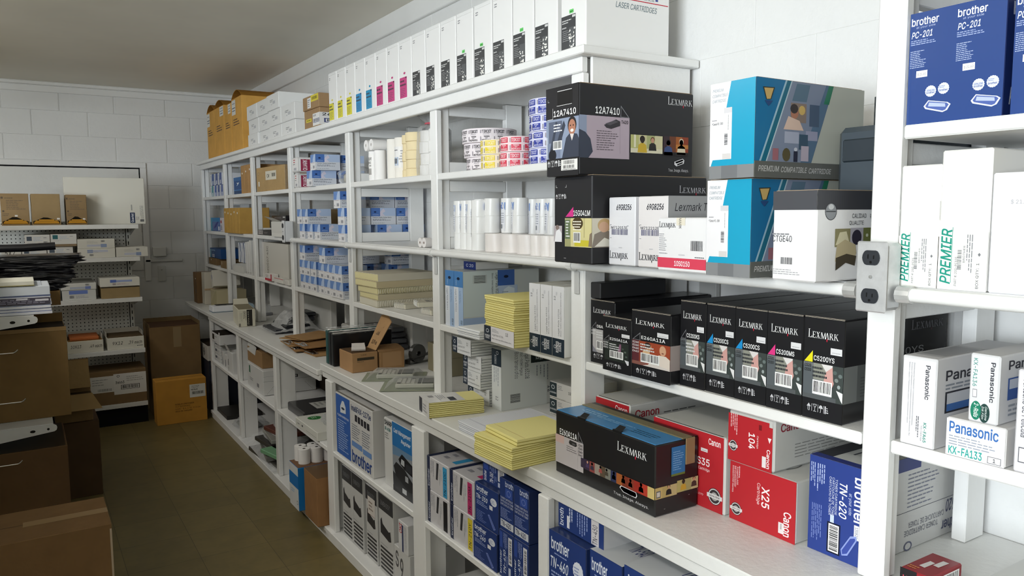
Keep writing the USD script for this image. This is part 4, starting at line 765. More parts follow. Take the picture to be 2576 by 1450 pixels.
# ================================================================ toner cartons on the conduit-level board
def corner_flap(t, d, w, h):
    MB('#b09a80').box(-d / 2 + .006, d / 2 - .006, -w / 2 + .002, w / 2 - .002, h, h + .0015, b=.0005).build(t, 'top_flap', 'kraft')
BK = '#242427'
WOMAN = [('R', 0, 0, 1, 1, '#8d98ad')]
t = carton('black_toner_carton', 'big black toner carton with a smiling woman on its end, topmost at the conduit level', 'carton', (1.225, 1.675, 1.6785, .146, .2355), .41, BK, group='black toner cartons', bevel=.003, parts=(corner_flap,),
    F=[('R', .0, .2, 1, .645, '#8f9bb2'), ('R', .08, .3, .5, .62, '#5c6478'), ('R', .02, .2, .45, .38, '#7d88a0'), ('pg', [(.12, .3), (.3, .62), (.36, .6), (.2, .3)], '#3d4453'), ('pg', [(.3, .34), (.55, .62), (.6, .56), (.42, .32)], '#3a404e'), ('R', 0, .2, .04, .45, '#c9ced8'),
       ('pg', [(.5, .2), (.62, .42), (.74, .47), (.95, .45), (1, .4), (1, .2)], '#3b4150'), ('E', .8, .555, .13, .095, '#2a2628'), ('E', .8, .53, .105, .088, '#b07a62'), ('E', .8, .495, .05, .018, '#f0e6e0', 10), ('E', .755, .55, .018, .008, '#2c2020', 8), ('E', .84, .55, .018, .008, '#2c2020', 8), ('pg', [(.74, .46), (.8, .38), (.86, .455)], '#e0d6d2'), ('E', .2, .24, .12, .07, '#1d2028'),
       ('G', .24, .5, .58, .6, 3, '#e8e8ec', 3), ('BC', .22, .3, .5, .4, 3), ('R', .0, .645, 1, 1, BK), ('T', '12A7410', .24, .67, .92, .74, '#f0f0f0'), ('pg', [(.03, .645), (.22, .645), (.22, .77), (.21, .77), (.21, .652), (.05, .652)], '#c8c8cc'), ('R', .36, .79, .82, .95, '#161618'), ('R', .36, .945, .8, .952, '#e8e8e8'), ('R', .34, .785, .8, .79, '#e8e8e8'), ('R', .06, .845, .11, .85, '#b8b8b8'), ('R', .06, .845, .068, .875, '#b8b8b8'),
       ('R', .03, .0, 1, .2, BK), ('ARW', .05, .11, .46, .18, '#d8d8da'), ('R', .48, .06, .97, .18, '#eceae6'), ('BC', .52, .12, .9, .175, 4, None), ('BC', .52, .075, .9, .12, 5, None), ('T', 'ASSEMBLED IN MEXICO', .52, .064, .92, .076, '#303034')],
    S=[('R', 0, .19, .415, .655, '#b3a4b0'), ('R', 0, .19, .06, .655, '#8f9ab2'), ('pg', [(0, .19), (.075, .19), (.11, .26), (.09, .4), (.05, .47), (0, .5)], '#3f4554'), ('T', '12A7410', .13, .68, .33, .76, '#f2f2f2'), ('pg', [(.337, .66), (.415, .655), (.34, .79)], '#8a8a90'), ('pg', [(.342, .665), (.405, .661), (.343, .772)], BK), ('R', .333, .25, .3345, .645, '#9a8c98'),
       ('pg', [(.2, .56), (.3, .63), (.335, .61), (.335, .56), (.26, .52), (.22, .53)], '#3a373c'), ('pg', [(.21, .575), (.29, .62), (.32, .605), (.25, .56)], '#57545a'), ('T', 'T420', .345, .585, .402, .625, '#2c282c'), ('G', .14, .28, .325, .51, 9, '#6a6068', 4, .35),
       ('LX', .755, .85, .985, .945, '#dcdcde'), ('PH', .425, .27, .71, .475, ['#b8b878', '#c9c398', '#a8ac78', '#cfc8a0'], [(.36, .74, .17, '#2e2420', '#1c1614', '#c8a838'), (.68, .74, .14, '#c09078', '#6a4a30', '#2a2826')], [(0, 0, 1, .25, '#d8d2b8'), (.1, .3, .16, 1, '#e0dcc0')]), ('PH', .715, .25, .95, .48, ['#3a2a30', '#6a3a24', '#a05a28', '#8a3a20'], [(.2, .66, .15, '#8a6a58', '#2a2224', '#3a4c78'), (.72, .72, .15, '#c89878', '#c8b8a0', '#d8ccb0')], [(0, 0, 1, .2, '#1e1a1c'), (.5, .4, 1, .6, '#b87838')]),
       ('pg', [(.82, .185), (.9, .225), (.915, .205), (.91, .165), (.84, .13), (.82, .15)], '#d8d8da'), ('pg', [(.828, .18), (.898, .215), (.906, .2), (.84, .165)], BK), ('pg', [(.845, .155), (.9, .185), (.9, .17), (.85, .142)], BK), ('T', 'True. Image. Always.', .765, .055, .955, .1, '#cfcfd2', 0)])
t = carton('black_toner_carton', 'black toner carton with a magenta triangle standing under the topmost black carton', 'carton', (1.25, 1.663, 1.4445, .168, .2335), .42, BK, group='black toner cartons', bevel=.003, parts=(corner_flap,),
    F=[('R', .3, .19, 1, .52, '#d8cf96'), ('R', .3, .19, .46, .52, '#a9a878'), ('R', .3, .28, .44, .5, '#6a7a5a'), ('E', .64, .46, .14, .07, '#4a3c22'), ('R', .56, .2, 1, .27, '#cfc23c'), ('R', .8, .3, .82, .52, '#b8ae7c'), ('pg', [(.92, .2), (.95, .34), (1, .36), (1, .2)], '#8a7a68'),
       ('pg', [(.32, .535), (.53, .535), (.53, .65)], '#d83a8c'), ('T', '15G041M', .53, .545, .96, .61, '#f4f4f4'), ('G', .33, .3, .44, .5, 6, '#f0f0f0', 5), ('G', .52, .38, .76, .5, 4, '#f4f0e0', 6), ('BC', .53, .24, .72, .36, 3), ('ARW', .05, .745, .34, .80, '#d4d4d6'), ('R', .06, .875, .1, .88, '#cfcfcf'), ('R', .06, .875, .067, .905, '#cfcfcf'), ('R', .31, .875, .35, .88, '#cfcfcf'), ('R', .343, .875, .35, .905, '#cfcfcf'),
       ('R', 0, .24, .23, .43, '#b8b0b4'), ('pg', [(.02, .24), (.06, .36), (.14, .4), (.22, .34), (.22, .24)], '#ecebee'), ('E', .1, .41, .05, .03, '#8a7a74'), ('R', .28, .05, .34, .056, '#bfbfbf')],
    S=[('R', 0, .19, .4, .52, '#dcd6c4'), ('pg', [(0, .19), (.02, .34), (.1, .39), (.2, .34), (.24, .19)], '#8f857a'), ('E', .1, .44, .055, .075, '#c8a878'), ('E', .095, .42, .04, .06, '#d8b094'), ('pg', [(.02, .2), (.1, .3), (.2, .24), (.3, .2)], '#e8e4d8'), ('T', '15G041M', .225, .545, .5, .61, '#f2f2f2'), ('LX', .74, .81, .99, .9, '#bdbdc2'), ('G', .22, .26, .38, .4, 3, '#7a7468', 4)])
LXF = [('T', '69G8256', .3, .81, .86, .895, '#33333a', 1, 1), ('R', .06, .595, .12, .6, '#55555a'), ('R', .06, .58, .068, .6, '#55555a'), ('R', .7, .58, .77, .585, '#55555a'), ('T', '%s', .1, .535, .72, .575, '#3c3c48', 0), ('BC', .08, .43, .78, .54, 5, None, '#6a6a86'), ('R', .06, .40, .12, .405, '#55555a'), ('G', .4, .25, .6, .28, 1, '#c8c8cc', 3), ('LX', .05, .1, .75, .21, '#2e2e34', '#2e2e34')]
def sub(cm, s): return [tuple(s if q == '%s' else q for q in c) for c in cm]
carton('white_toner_box', 'tall white toner box with a bar code, left of two beside the black carton', 'box', (1.298, 1.517, 1.4445, .103, .175), .36, '#e6e6ea', F=sub(LXF, 'M712013E'), mat='gloss', group='white toner boxes')
carton('white_toner_box', 'white toner box with a grey topped side, behind the red banded box', 'box', (1.30, 1.404, 1.4445, .106, .175), .36, '#e6e2e2', F=sub(LXF, 'M712212E'), mat='gloss', group='white toner boxes', S=[('R', 0, .7, 1, 1, '#a9aaac'), ('T', 'Lexmark Toner', .06, .79, .5, .9, '#2c2e34', 0, 1), ('R', 0, .68, 1, .7, '#8a8a8c')])
carton('red_band_box', 'small white box with a red band along its foot at the conduit level', 'box', (1.262, 1.268, 1.4445, .152, .123), .30, '#ecebec', mat='gloss',
       F=[('R', .0, .06, 1, .25, '#d8455c'), ('T', '10S0150', .36, .1, .68, .2, '#f4eef0'), ('LX', .03, .82, .38, .93, '#34343a', '#34343a'), ('G', .03, .38, .2, .72, 9, '#8a8a90', 3, .3), ('G', .03, .32, .3, .35, 1, '#8a8a90', 4), ('BC', .68, .36, .95, .6, 4, None, '#4a4a50'), ('R', .4, .86, .58, 1, '#e4ddcc'), ('T', 'MARK', .45, .8, .5, .99, '#5a564e', 0, 0, -90), ('G', .78, .27, .97, .3, 1, '#5a5a5e', 2), ('G', .45, .3, .58, .34, 1, '#c8c8cc', 2)])
def one_box(label, X, yc, z, w, h, d, both=True):
    F = [('R', 0, 0, 1, 1, '#eceaec'), ('pg', [(.47, 1), (1, 1), (1, .135), (.03, .135), (.075, .2), (.5, .2), (.5, .735), (.37, .735)], '#1f9fc4'), ('R', 0, 0, 1, .135, '#86888a'), ('R', .28, 0, .64, .135, '#75777a')]
    for k, s in enumerate(('PREMIUM', 'COMPATIBLE', 'CARTRIDGE')): F.append(('T', s, .05, .91 - k * .055, (.3, .4, .36)[k], .94 - k * .055, '#93a0aa', 0, 1))
    F += [('R', .32, .68, .5, .735, '#d5d3d6'), ('R', .3, .2, .48, .26, '#d6d2d0'), ('BC', .33, .34, .42, .48, 3, None, '#4a4a4c', 1), ('G', .41, .5, .44, .66, 1, '#b8b8ba', 2, .4, 1), ('G', .05, .61, .22, .625, 1, '#8a8a90', 3), ('T', '*Canon PC-300', .05, .565, .3, .59, '#56565a', 0)]
    S = [('R', 0, .0, 1, 1, '#b7b9ae'), ('pg', [(0, .165), (.04, .165), (.25, 1), (0, 1)], '#1b6f9e'), ('pg', [(.04, .165), (.055, .165), (.265, 1), (.25, 1)], '#9fc0d0'), ('pg', [(.055, .165), (.095, .165), (.3, 1), (.265, 1)], '#1f6a82'), ('pg', [(.095, .165), (.105, .165), (.31, 1), (.3, 1)], '#b8ccd4'),
         ('pg', [(.105, .165), (.5, .165), (.69, 1), (.31, 1)], '#7f8aa0'), ('pg', [(.4, .165), (.5, .165), (.69, 1), (.62, 1)], '#56708a'), ('pg', [(.6, .8), (.65, .8), (.69, 1), (.645, 1)], '#2f7a5e'), ('pg', [(.31, .8), (.44, .8), (.47, .98), (.35, .98)], '#5a7488'), ('R', .47, .55, .56, .78, '#4a5c74'), ('R', .3, .58, .44, .78, '#8a7a70'), ('E', .335, .68, .035, .065, '#b07860', 12), ('E', .33, .72, .035, .05, '#3a3434', 12), ('pg', [(.24, .5), (.28, .64), (.38, .6), (.42, .5)], '#dcc0b0'), ('E', .4, .71, .03, .05, '#d0b068', 10), ('R', .44, .4, .55, .5, '#9a9cb4'), ('R', .25, .36, .38, .48, '#aab0c4'), ('R', .38, .3, .46, .46, '#3c5468'), ('E', .27, .24, .035, .07, '#5a5236', 12), ('R', .335, .17, .37, .28, '#26283c'), ('E', .352, .3, .016, .02, '#c8ccd8', 10), ('R', .15, .18, .2, .3, '#a06a72'), ('R', .4, .18, .47, .34, '#b8aebc'),
         ('pg', [(.055, .91), (.155, .915), (.125, .79), (.085, .785)], '#3a3a2c'), ('pg', [(.065, .9), (.145, .905), (.12, .795), (.09, .79)], '#c8a868'), ('pg', [(.07, .775), (.14, .78), (.105, .72)], '#2a4a7a'), ('R', 0, 0, 1, .165, '#62635f'), ('T', 'PREMIUM', .03, .06, .21, .12, '#b8b8b6', 1, 1), ('T', 'COMPATIBLE', .225, .056, .46, .116, '#b8b8b6', 1, 1), ('T', 'CARTRIDGE', .475, .052, .69, .11, '#b8b8b6', 1, 1)]
    return carton('teal_cartridge_box', label, 'carton', (X, yc, z, w, h), d, '#b9b7ae', F=F, S=S, mat='gloss', ink='ink_gloss', group='teal cartridge boxes', parts=(corner_flap,), bevel=.003)
one_box('teal and grey cartridge carton printed with a white one, upper of two', 1.24, 1.107, 1.6495, .118, .197, .357)
one_box('teal and grey cartridge carton printed with a white one, lower of two', 1.25, 1.120, 1.4445, .119, .2025, .36)
carton('grey_topped_box', 'white cartridge box with a dark grey top band beside the near outlet', 'box', (1.262, .966, 1.4445, .100, .1755), .21, '#e9e8e8', mat='gloss', bevel=.003, parts=(corner_flap,),
       F=[('R', 0, .79, 1, 1, '#4a4b50'), ('G', .0, .51, .62, .545, 1, '#8a8a8e', 3), ('T', 'CTGE40', -.0, .435, .46, .505, '#44454a', 0), ('BC', .2, .17, .5, .27, 5, None, '#5a5a5e'), ('G', .02, .07, .68, .14, 3, '#9a9a9e', 4, .3)],
       S=[('R', 0, .79, 1, 1, '#3c3d42'), ('E', .2, .77, .085, .095, '#2f3034', 20), ('E', .2, .77, .078, .088, '#8f9296', 20), ('R', .13, .765, .27, .775, '#34363a'), ('E', .2, .82, .04, .03, '#c8cacc', 12), ('T', 'CALIDAD', .52, .695, .74, .745, '#4a4b50', 0), ('T', 'QUALITE', .48, .615, .7, .665, '#4a4b50', 0), ('T', 'RENDIMIENTO', .8, .69, 1.0, .74, '#4a4b50', 0),
          ('R', .27, .38, .5, .58, '#8a8460'), ('pg', [(.28, .4), (.34, .54), (.44, .55), (.49, .42)], '#cfc8a8'), ('R', .5, .4, .7, .585, '#a8a4ac'), ('E', .6, .48, .075, .085, '#2e2a38', 18), ('R', .7, .4, 1, .585, '#6a7040'), ('E', .76, .5, .02, .02, '#c0c4b0', 8), ('E', .86, .46, .02, .02, '#c0c4b0', 8), ('pg', [(.28, .22), (.3, .4), (.42, .46), (.58, .4), (.6, .3), (.55, .22)], '#b8aa88'), ('pg', [(.29, .12), (.29, .26), (.45, .3), (.6, .27), (.58, .16), (.44, .2)], '#4a4234')])
t = thing('grey_machine', 'dark grey office machine with a carrying handle behind the teal cartons', 'machine', (1.625, 1.0, Z2))
MB('#3e474e').box(-.14, .14, -.14, .035, 0, .315, b=.012).build(t, 'case', 'plastic'); MB('#2a3238').box(-.143, -.10, -.13, .02, .24, .29, b=.004).build(t, 'panel', 'plastic')
m = MB('#5a6670')
for z in (.05, .09, .13, .17): m.box(-.1425, -.14, -.13, .03, z, z + .004)
m.build(t, 'groove', 'plastic'); MB('#2c3034').tube([(-.09, -.03, .31), (-.09, -.03, .375), (-.075, -.03, .385), (.08, -.03, .385), (.095, -.03, .37), (.095, -.03, .31)], .011, 8).build(t, 'handle', 'plastic')

# ================================================================ black toner boxes on the middle board
def hairflap(t, d, w, h):
    m = MB('#2a2a2c'); m.box(-d / 2 - .001, d / 2 - .01, -w / 2 + .001, w / 2 - .001, h, h + .0018, b=.0006)
    m.build(t, 'top_flap', 'gloss')
    MB('#a39a8c').box(-d / 2 - .0008, -d / 2 + .0015, -w / 2 + .001, w / 2 - .001, h - .0005, h + .0022).build(t, 'flap_edge', 'kraft')
def lex(name_lab, yc, w, h, X, model, tri, pic, lines, tag_=True, S=(), pos=None, d=.38):
    F = [('R', 0, 0, 1, 1, '#1b1b1e'), ('LX', .1, .80, .86, .885, '#ececec')]
    y0, y1, ym = (.2, .555, .575) if pos is None else pos
    F += pic(y0, y1)
    F += [('T', model, .26, ym + .005, .26 + (.52 if len(model) == 7 and w < .1 else .62), ym + .055, '#f2f2f2')]
    F += [('pg', [(.02, y1 + .005), (.235, y1 + .005), (.235, ym + .1)], tri or '#7c7c80')] + ([] if tri else [('pg', [(.05, y1 + .012), (.222, y1 + .012), (.222, ym + .078)], '#1b1b1e')])
    for k, s in enumerate(lines): F.append(('T', s, .03, y1 - .045 - .045 * k, .2, y1 - .015 - .045 * k, '#26282a' if tri or model == 'C5200KS' else '#e8e8e8'))
    F += [('G', .24, y1 - .14, .62, y1 - .02, 3, '#3a3c3e' if tri else '#d8d8d8', 4, .5), ('BC', .25, y0 + .05, .74, y0 + .19, 5), ('ARW', .12, .075, .66, .15, '#c6c6ca')]
    if tag_: F += [('R', .68, .66, .96, .725, '#dedee0'), ('G', .72, .675, .92, .69, 1, '#a8a8ac', 2)]
    return carton('black_toner_box', name_lab, 'box', (X, yc, Z3, w, h), d, '#1e1e20', F=F, S=S, mat='gloss', ink='ink', group='black toner boxes', bevel=.003, parts=(hairflap,))
def pic_face(y0, y1):
    H = y1 - y0
    return [('R', 0, y0, 1, y1, '#6f7274'), ('R', 0, y0, .3, y1 - .1 * H, '#5a6064'), ('R', .26, y0 + .55 * H, .72, y1, '#8e8f84'), ('R', .72, y0, 1, y1, '#3f4644'), ('E', .84, y0 + .62 * H, .05, .02, '#7a8480', 8), ('E', .9, y0 + .45 * H, .04, .02, '#9aa4a4', 8), ('E', .93, y0 + .75 * H, .05, .02, '#6a7674', 8), ('E', .8, y0 + .82 * H, .05, .02, '#566460', 8),
            ('pg', [(.5, y0 + .35 * H), (.56, y0 + .75 * H), (.66, y0 + .98 * H), (.74, y0 + .95 * H), (.76, y0 + .6 * H), (.78, y0 + .52 * H), (.74, y0 + .4 * H), (.66, y0 + .3 * H)], '#cf9f98'), ('pg', [(.46, y1), (.58, y0 + .8 * H), (.74, y1 - .04 * H), (.74, y1)], '#dcd8d6'), ('pg', [(.84, y0 + .35 * H), (1, y0 + .3 * H), (1, y0 + .02 * H), (.96, y0 + .08 * H)], '#e6e6e6'), ('R', 0, y0, .84, y0 + .12 * H, '#565a5c')]
def pic_plain(y0, y1): return [('R', .08, y0, 1, y1, '#b9b6b6'), ('pg', [(.08, y0), (.08, y0 + .1), (.3, y0)], '#8a8a94')]
def pic_dark(y0, y1): return [('R', .06, y0, .92, y1, '#2a302c'), ('E', .8, y0 + .2, .04, .016, '#6a766a', 8), ('E', .84, y0 + .12, .04, .016, '#56625a', 8), ('E', .72, y0 + .25, .04, .016, '#4a564c', 8), ('pg', [(.52, y0 + .12), (.6, y1 - .02), (.66, y1 - .02), (.66, y0 + .2), (.62, y0 + .13)], '#8a5f78'), ('pg', [(.78, y0 + .06), (.93, y0 + .05), (.93, y0 - .02), (.88, y0 - .03)], '#dcdce0')]
def pic_red(y0, y1): return [('R', 0, y0, 1, y1, '#a0482e'), ('R', 0, y0, .2, y1, '#5f2e34'), ('R', .2, y0, .5, y1 - .08, '#8a3f30'), ('R', 0, y0, .4, y0 + .05, '#8a5a50'), ('pg', [(.25, y0 + .1), (.32, y0 + .24), (.48, y0 + .26), (.5, y0 + .12)], '#d8b48c'), ('E', .46, y0 + .29, .075, .05, '#c08a64', 12), ('E', .43, y0 + .315, .08, .04, '#3a2820', 12), ('pg', [(.4, y0), (.6, y0 + .13), (.72, y0 + .2), (.9, y0 + .2), (1, y0 + .16), (1, y0)], '#e2d6ca'), ('E', .82, y0 + .27, .085, .075, '#d0a282', 14), ('E', .82, y0 + .235, .03, .01, '#8a5040', 8), ('pg', [(.3, y0), (.6, y0 + .06), (1, y0 + .02), (1, y0)], '#d8d0ca')]
lex('black toner box with a beige panel, farthest on the middle board', 1.690, .105, .182, 1.378, '08A0478', None, pic_plain, ('E320', 'E322'), False, pos=(.17, .54, .56))
lex('short black toner box with a dark picture, second from the left', 1.580, .116, .149, 1.338, 'E250A11A', None, pic_dark, ('E250', 'E350', 'E352'), pos=(.2, .55, .57))
lex('wide black toner box with two laughing men on red, on the middle board', 1.452, .143, .177, 1.342, 'E260A11A', None, pic_red, ('E260', 'E360', 'E460', 'E462'), pos=(.2, .56, .585), d=.36, S=[('R', 0, .2, .5, .56, '#a89c98'), ('T', 'E260A11A', .26, .585, .7, .66, '#e8e8e8')])
lex('black toner box with an empty triangle outline, left of the coloured triangle boxes', 1.3365, .082, .2125, 1.374, 'C5200KS', None, pic_face, ('C520', 'C530'))
lex('black toner box with a cyan triangle and torn wordmark, farther of two', 1.2505, .0875, .212, 1.378, 'C5200CS', '#1f8fd0', pic_face, ('C520', 'C530'))
lex('black toner box with a cyan triangle, nearer of two', 1.1590, .089, .212, 1.376, 'C5200CS', '#1f8fd0', pic_face, ('C520', 'C530'))
lex('black toner box with a magenta triangle', 1.0660, .091, .2125, 1.374, 'C5200MS', '#dc3a84', pic_face, ('C520', 'C530'))
lex('black toner box with a yellow triangle at the near end of the middle board', .9705, .0935, .2135, 1.374, 'C5200YS', '#e6dc22', pic_face, ('C520', 'C530'), S=[('LX', .62, .82, .95, .92, '#77777c', '#4a2a30'), ('R', 0, .2, 1, .555, '#5f6260'), ('R', 0, .2, .12, .555, '#7a7d7b'), ('T', 'C5200YS', .3, .58, .75, .65, '#9a9a9c', 0), ('G', .15, .24, .8, .45, 7, '#4a4d4c', 4, .3)])
carton('long_black_box', 'long flat black box lying on the toner boxes at the back of the middle board', 'box', (1.38, 1.726, Z3 + .186, .045, .046), .255, '#2c2c2e')
carton('grey_pillar_box', 'slim upright grey carton against the wall behind the toner boxes', 'carton', (1.765, 1.66, Z3, .07, .23), .02, '#b9b9b6')

# ================================================================ on the near worktop
CZ = .8604
OB = 'open blue backed'
def torn_top(t, d, w, h):
    MB('#3f86bd').box(-.068, .018, -.197, .196, h, h + .0022, b=.0006).build(t, 'blue_flap', 'gloss', 'bright blue printed flap on top')
    MB('#7d7456').box(.019, .052, -.198, .197, h, h + .004, b=.001).build(t, 'tape', 'gloss', 'brown parcel tape along the top')
    MB('#151517').box(.053, .070, -.199, .199, h, h + .003, b=.001).build(t, 'back_flap', 'gloss')
    for y in (.085, -.06): MB('#121214').add([(-.066, y + .014, h + .0025), (-.066, y - .014, h + .0025), (-.050, y - .012, h + .0125), (-.05, y + .012, h + .0125)], [[0, 1, 2, 3]]).box(-.0705, -.064, y - .016, y + .016, h - .002, h + .004).build(t, 'locking_tab', 'card')
    a = Art(lambda u, v, dd: (-.066 + .08 * v, .19 - .38 * u, h + .0022 + dd), .38, .08); a.run([('G', .1, .6, .5, .9, 2, '#9cc4e0', 3), ('G', .3, .5, .75, .72, 2, '#8cb8d8', 5), ('G', .7, .3, .95, .7, 3, '#22485f', 6, .3)]); a.mb.build(t, 'flap_print', 'ink')
    MB('#8f7a58').box(.026, .056, -.2035, -.2005, h - .062, h + .003, b=.0008).build(t, 'tape_end', 'gloss', 'brown tape folded down over the end')
E2S = []
for k, c in enumerate(('#3a3044', '#7a4a44', '#8a8078', '#5a4a3a', '#6a6a66', '#3a4468')): E2S.append(('R', .29 + .075 * k, .26 - .0 * k, .365 + .075 * k, .405, c))
carton('black_printer_cartridge_carton', 'long black toner carton with a blue taped top on the worktop, end towards the viewer', 'carton', (1.221, 1.50, CZ, .40, .1745), .141, '#1c1c1e', mat='gloss', bevel=.003, parts=(torn_top,),
   F=[('R', 0, .17, .315, .625, '#b9b2b2'), ('R', 0, .5, .1, .625, '#c6a9a2'), ('T', 'E260A11A', .05, .64, .245, .735, '#f0f0f0'), ('pg', [(.255, .64), (.315, .62), (.258, .79)], '#85858a'), ('pg', [(.26, .648), (.304, .632), (.262, .765)], '#1c1c1e'), ('R', .255, .19, .2565, .6, '#9a9494'),
      ('pg', [(.155, .56), (.165, .605), (.24, .6), (.245, .55), (.23, .53), (.165, .535)], '#2c2a2c'), ('E', .21, .56, .02, .015, '#5c5a5c', 8), ('T', 'E260', .263, .565, .305, .6, '#3a3638'), ('T', 'E360', .263, .515, .305, .55, '#3a3638'), ('T', 'E460', .263, .465, .305, .5, '#3a3638'), ('T', 'E462', .263, .415, .305, .45, '#3a3638'), ('G', .13, .42, .245, .52, 3, '#6a6466', 4, .3),
      ('LX', .66, .745, .93, .88, '#ececec')] + E2S + [('PH', .33, .25, .6, .41, ['#3a2c40', '#8a4440', '#988c80', '#5a4c3c', '#7a7a70'], [(.12, .8, .13, '#c89a80', '#2a2020', '#4a3a5c'), (.3, .78, .13, '#c08a70', '#2a2020', '#3a3444'), (.62, .82, .12, '#b08070', '#382a26', '#9a4a44'), (.85, .8, .12, '#b08a70', '#2c2626', '#4a4438')]), ('PH', .6, .25, .82, .41, ['#2a3050', '#a05a2c', '#7a3422', '#8a3a2a'], [(.14, .8, .13, '#8a6a58', '#20201c', '#34406c'), (.55, .85, .13, '#c09070', '#b09070', '#d8ccb8'), (.85, .78, .13, '#c8967a', '#4a3428', '#c8a888')]), ('PH', .82, .25, 1, .41, ['#9a2c22', '#b03a2a', '#c8b070'], [(.35, .82, .15, '#d0a080', '#c0a890', '#e0d2b8')]),
      ('pg', [(.685, .215), (.7, .25), (.84, .245), (.85, .2), (.84, .16), (.72, .165)], '#dadadc'), ('pg', [(.695, .21), (.705, .24), (.835, .236), (.842, .2), (.834, .17), (.725, .174)], '#1c1c1e'), ('E', .785, .185, .035, .018, '#dadadc', 10), ('T', 'True. Image. Always.', .63, .075, .95, .125, '#d4d4d6', 0)],
   S=[('PH', 0, .25, .5, .41, ['#c8b070', '#b8a468', '#c4b480'], [(.62, .85, .16, '#c8a078', '#1c1816', '#1e1e1e')], [(.05, .1, .25, .7, '#6a6a68'), (.08, .2, .22, .6, '#d8d4c8')]), ('PH', .5, .27, 1, .44, ['#b8b070', '#a8a46c', '#c0b888'], [(.3, .8, .16, '#3a2c24', '#1c1614', '#c8a238'), (.8, .84, .15, '#c89a7c', '#5a3a28', '#4a3a34')]), ('R', .36, .55, .68, .93, '#2f74ad'), ('G', .4, .6, .65, .88, 9, '#8cbbe0', 4, .3), ('R', .36, .52, .68, .55, '#6a7a3a'), ('R', .2, .09, .23, .095, '#b8b8b8'), ('R', .77, .2, .8, .205, '#b8b8b8')])
SEAL = lambda u, v, r, ar: [('RING', u, v, r, r * ar, '#3c3436', .92, '#d8d4d2'), ('E', u, v, r * .8, r * .8 * ar, '#3c3638'), ('E', u, v, r * .5, r * .5 * ar, '#a8a4a2'), ('R', u - r * 1.15, v - r * .24 * ar, u + r * 1.15, v + r * .24 * ar, '#e0dcda'), ('T', 'GENUINE', u - r * .8, v - r * .12 * ar, u + r * .8, v + r * .12 * ar, '#5a5658')]
RED = '#b5262e'
def whitetop(t, d, w, h):
    MB('#c9c9c4').box(-d / 2 + .002, d / 2 - .002, -w / 2 + .002, w / 2 - .002, h, h + .002, b=.0008).build(t, 'top_flap', 'card'); MB('#3c3c3c').box(-d / 2 + .001, -d / 2 + .004, -w / 2 + .01, w / 2 - .01, h + .0021, h + .0026).build(t, 'flap_slot', 'card')
carton('red_cartridge_box', 'red and white cartridge box at the far end behind the long black carton', 'box', (1.388, 1.655, CZ, .15, .187), .36, '#d3d2ce', F=[('R', 0, 0, .97, .99, RED), ('T', 'Canon', .58, .86, .92, .95, '#f2e6e6')], S=[('T', 'Canon', .05, .80, .3, .92, '#a02c38'), ('G', .35, .8, .9, .84, 1, '#6a6a6a', 3)], U=[('R', .02, .02, .98, .98, '#cfcec9')], group='red and white cartridge boxes', parts=(whitetop,))
carton('red_cartridge_box', 'red and white cartridge box with a round seal, just behind the long black carton', 'box', (1.368, 1.341, CZ, .245, .187), .36, '#d3d2ce', group='red and white cartridge boxes', parts=(whitetop,),
   F=[('R', 0, 0, .975, 1, RED), ('T', 'Canon', .78, .86, .935, .945, '#f4eaea'), ('R', .68, .745, .77, .79, '#e2dcdc'), ('G', .7, .755, .76, .775, 1, '#a8a0a0', 2), ('T', 'S35', .63, .56, .80, .66, '#f2e4e4'), ('T', 'Cartridge', .65, .485, .80, .535, '#f0dcdc', 0), ('T', 'L170', .64, .155, .72, .18, '#f0dcdc', 0), ('G', .6, .19, .68, .23, 2, '#eccfcf', 3)] + SEAL(.87, .2, .085, 1.31))
carton('red_cartridge_box', 'large red faced cartridge box lying under another red one', 'box', (1.372, 1.1155, CZ, .183, .139), .40, '#c9c9c5', group='red and white cartridge boxes', bevel=.003,
   F=[('R', 0, 0, 1, 1, RED), ('T', 'X25', .50, .4, .62, .74, '#f4ecec', 1, 0, -90), ('T', 'Cartridge', .42, .42, .48, .78, '#f0dcdc', 0, 0, -90), ('T', 'Canon', .83, .07, .94, .47, '#f4ecec', 1, 0, -90), ('R', .76, .09, .84, .27, '#e6dede'), ('G', .78, .11, .82, .25, 1, '#a8a0a0', 3, .5, 1), ('T', 'ImageCLASS', .105, .62, .135, .93, '#f0dcdc', 0, 0, -90), ('T', 'MF3100/3200/', .07, .57, .1, .93, '#f0dcdc', 0, 0, -90), ('T', '5500/5700 Series', .035, .47, .065, .93, '#f0dcdc', 0, 0, -90), ('G', .14, .75, .17, .95, 1, '#e8c8c8', 2, .4, 1)] + SEAL(.11, .2, .085, 1.3), U=[('RING', .55, .2, .12, .1, '#6a6a68', .85, '#bfbfbb'), ('RING', .55, .2, .07, .06, '#6a6a68', .8, '#bfbfbb')])
carton('red_cartridge_box', 'smaller red faced cartridge box lying on the large red one', 'box', (1.374, 1.1522, CZ + .1395, 0.1301, .122), .36, '#c6c6c2', group='red and white cartridge boxes', bevel=.005,
   F=[('R', .0, 0, .97, .92, RED), ('R', .9, .84, .97, .92, '#c6c6c2'), ('T', '104', .46, .34, .6, .64, '#f4ecec', 1, 0, -90), ('T', 'Cartridge', .63, .38, .68, .62, '#f0dcdc', 0, 0, -90), ('T', 'Canon', .855, .06, .93, .42, '#f4ecec', 1, 0, -90), ('R', .76, .06, .845, .27, '#e6dede'), ('pg', [(.87, .64), (.95, .64), (.91, .54)], '#f0e4e4'), ('G', .05, .5, .22, .93, 4, '#eccaca', 3, .4, 1), ('R', .68, .74, .74, .84, '#7a1a20')] + SEAL(.12, .3, .09, 1.2), S=[('T', 'Canon', .06, .74, .28, .9, '#8f3340'), ('G', .2, .2, .85, .5, 5, '#8c8c8a', 4, .25)])
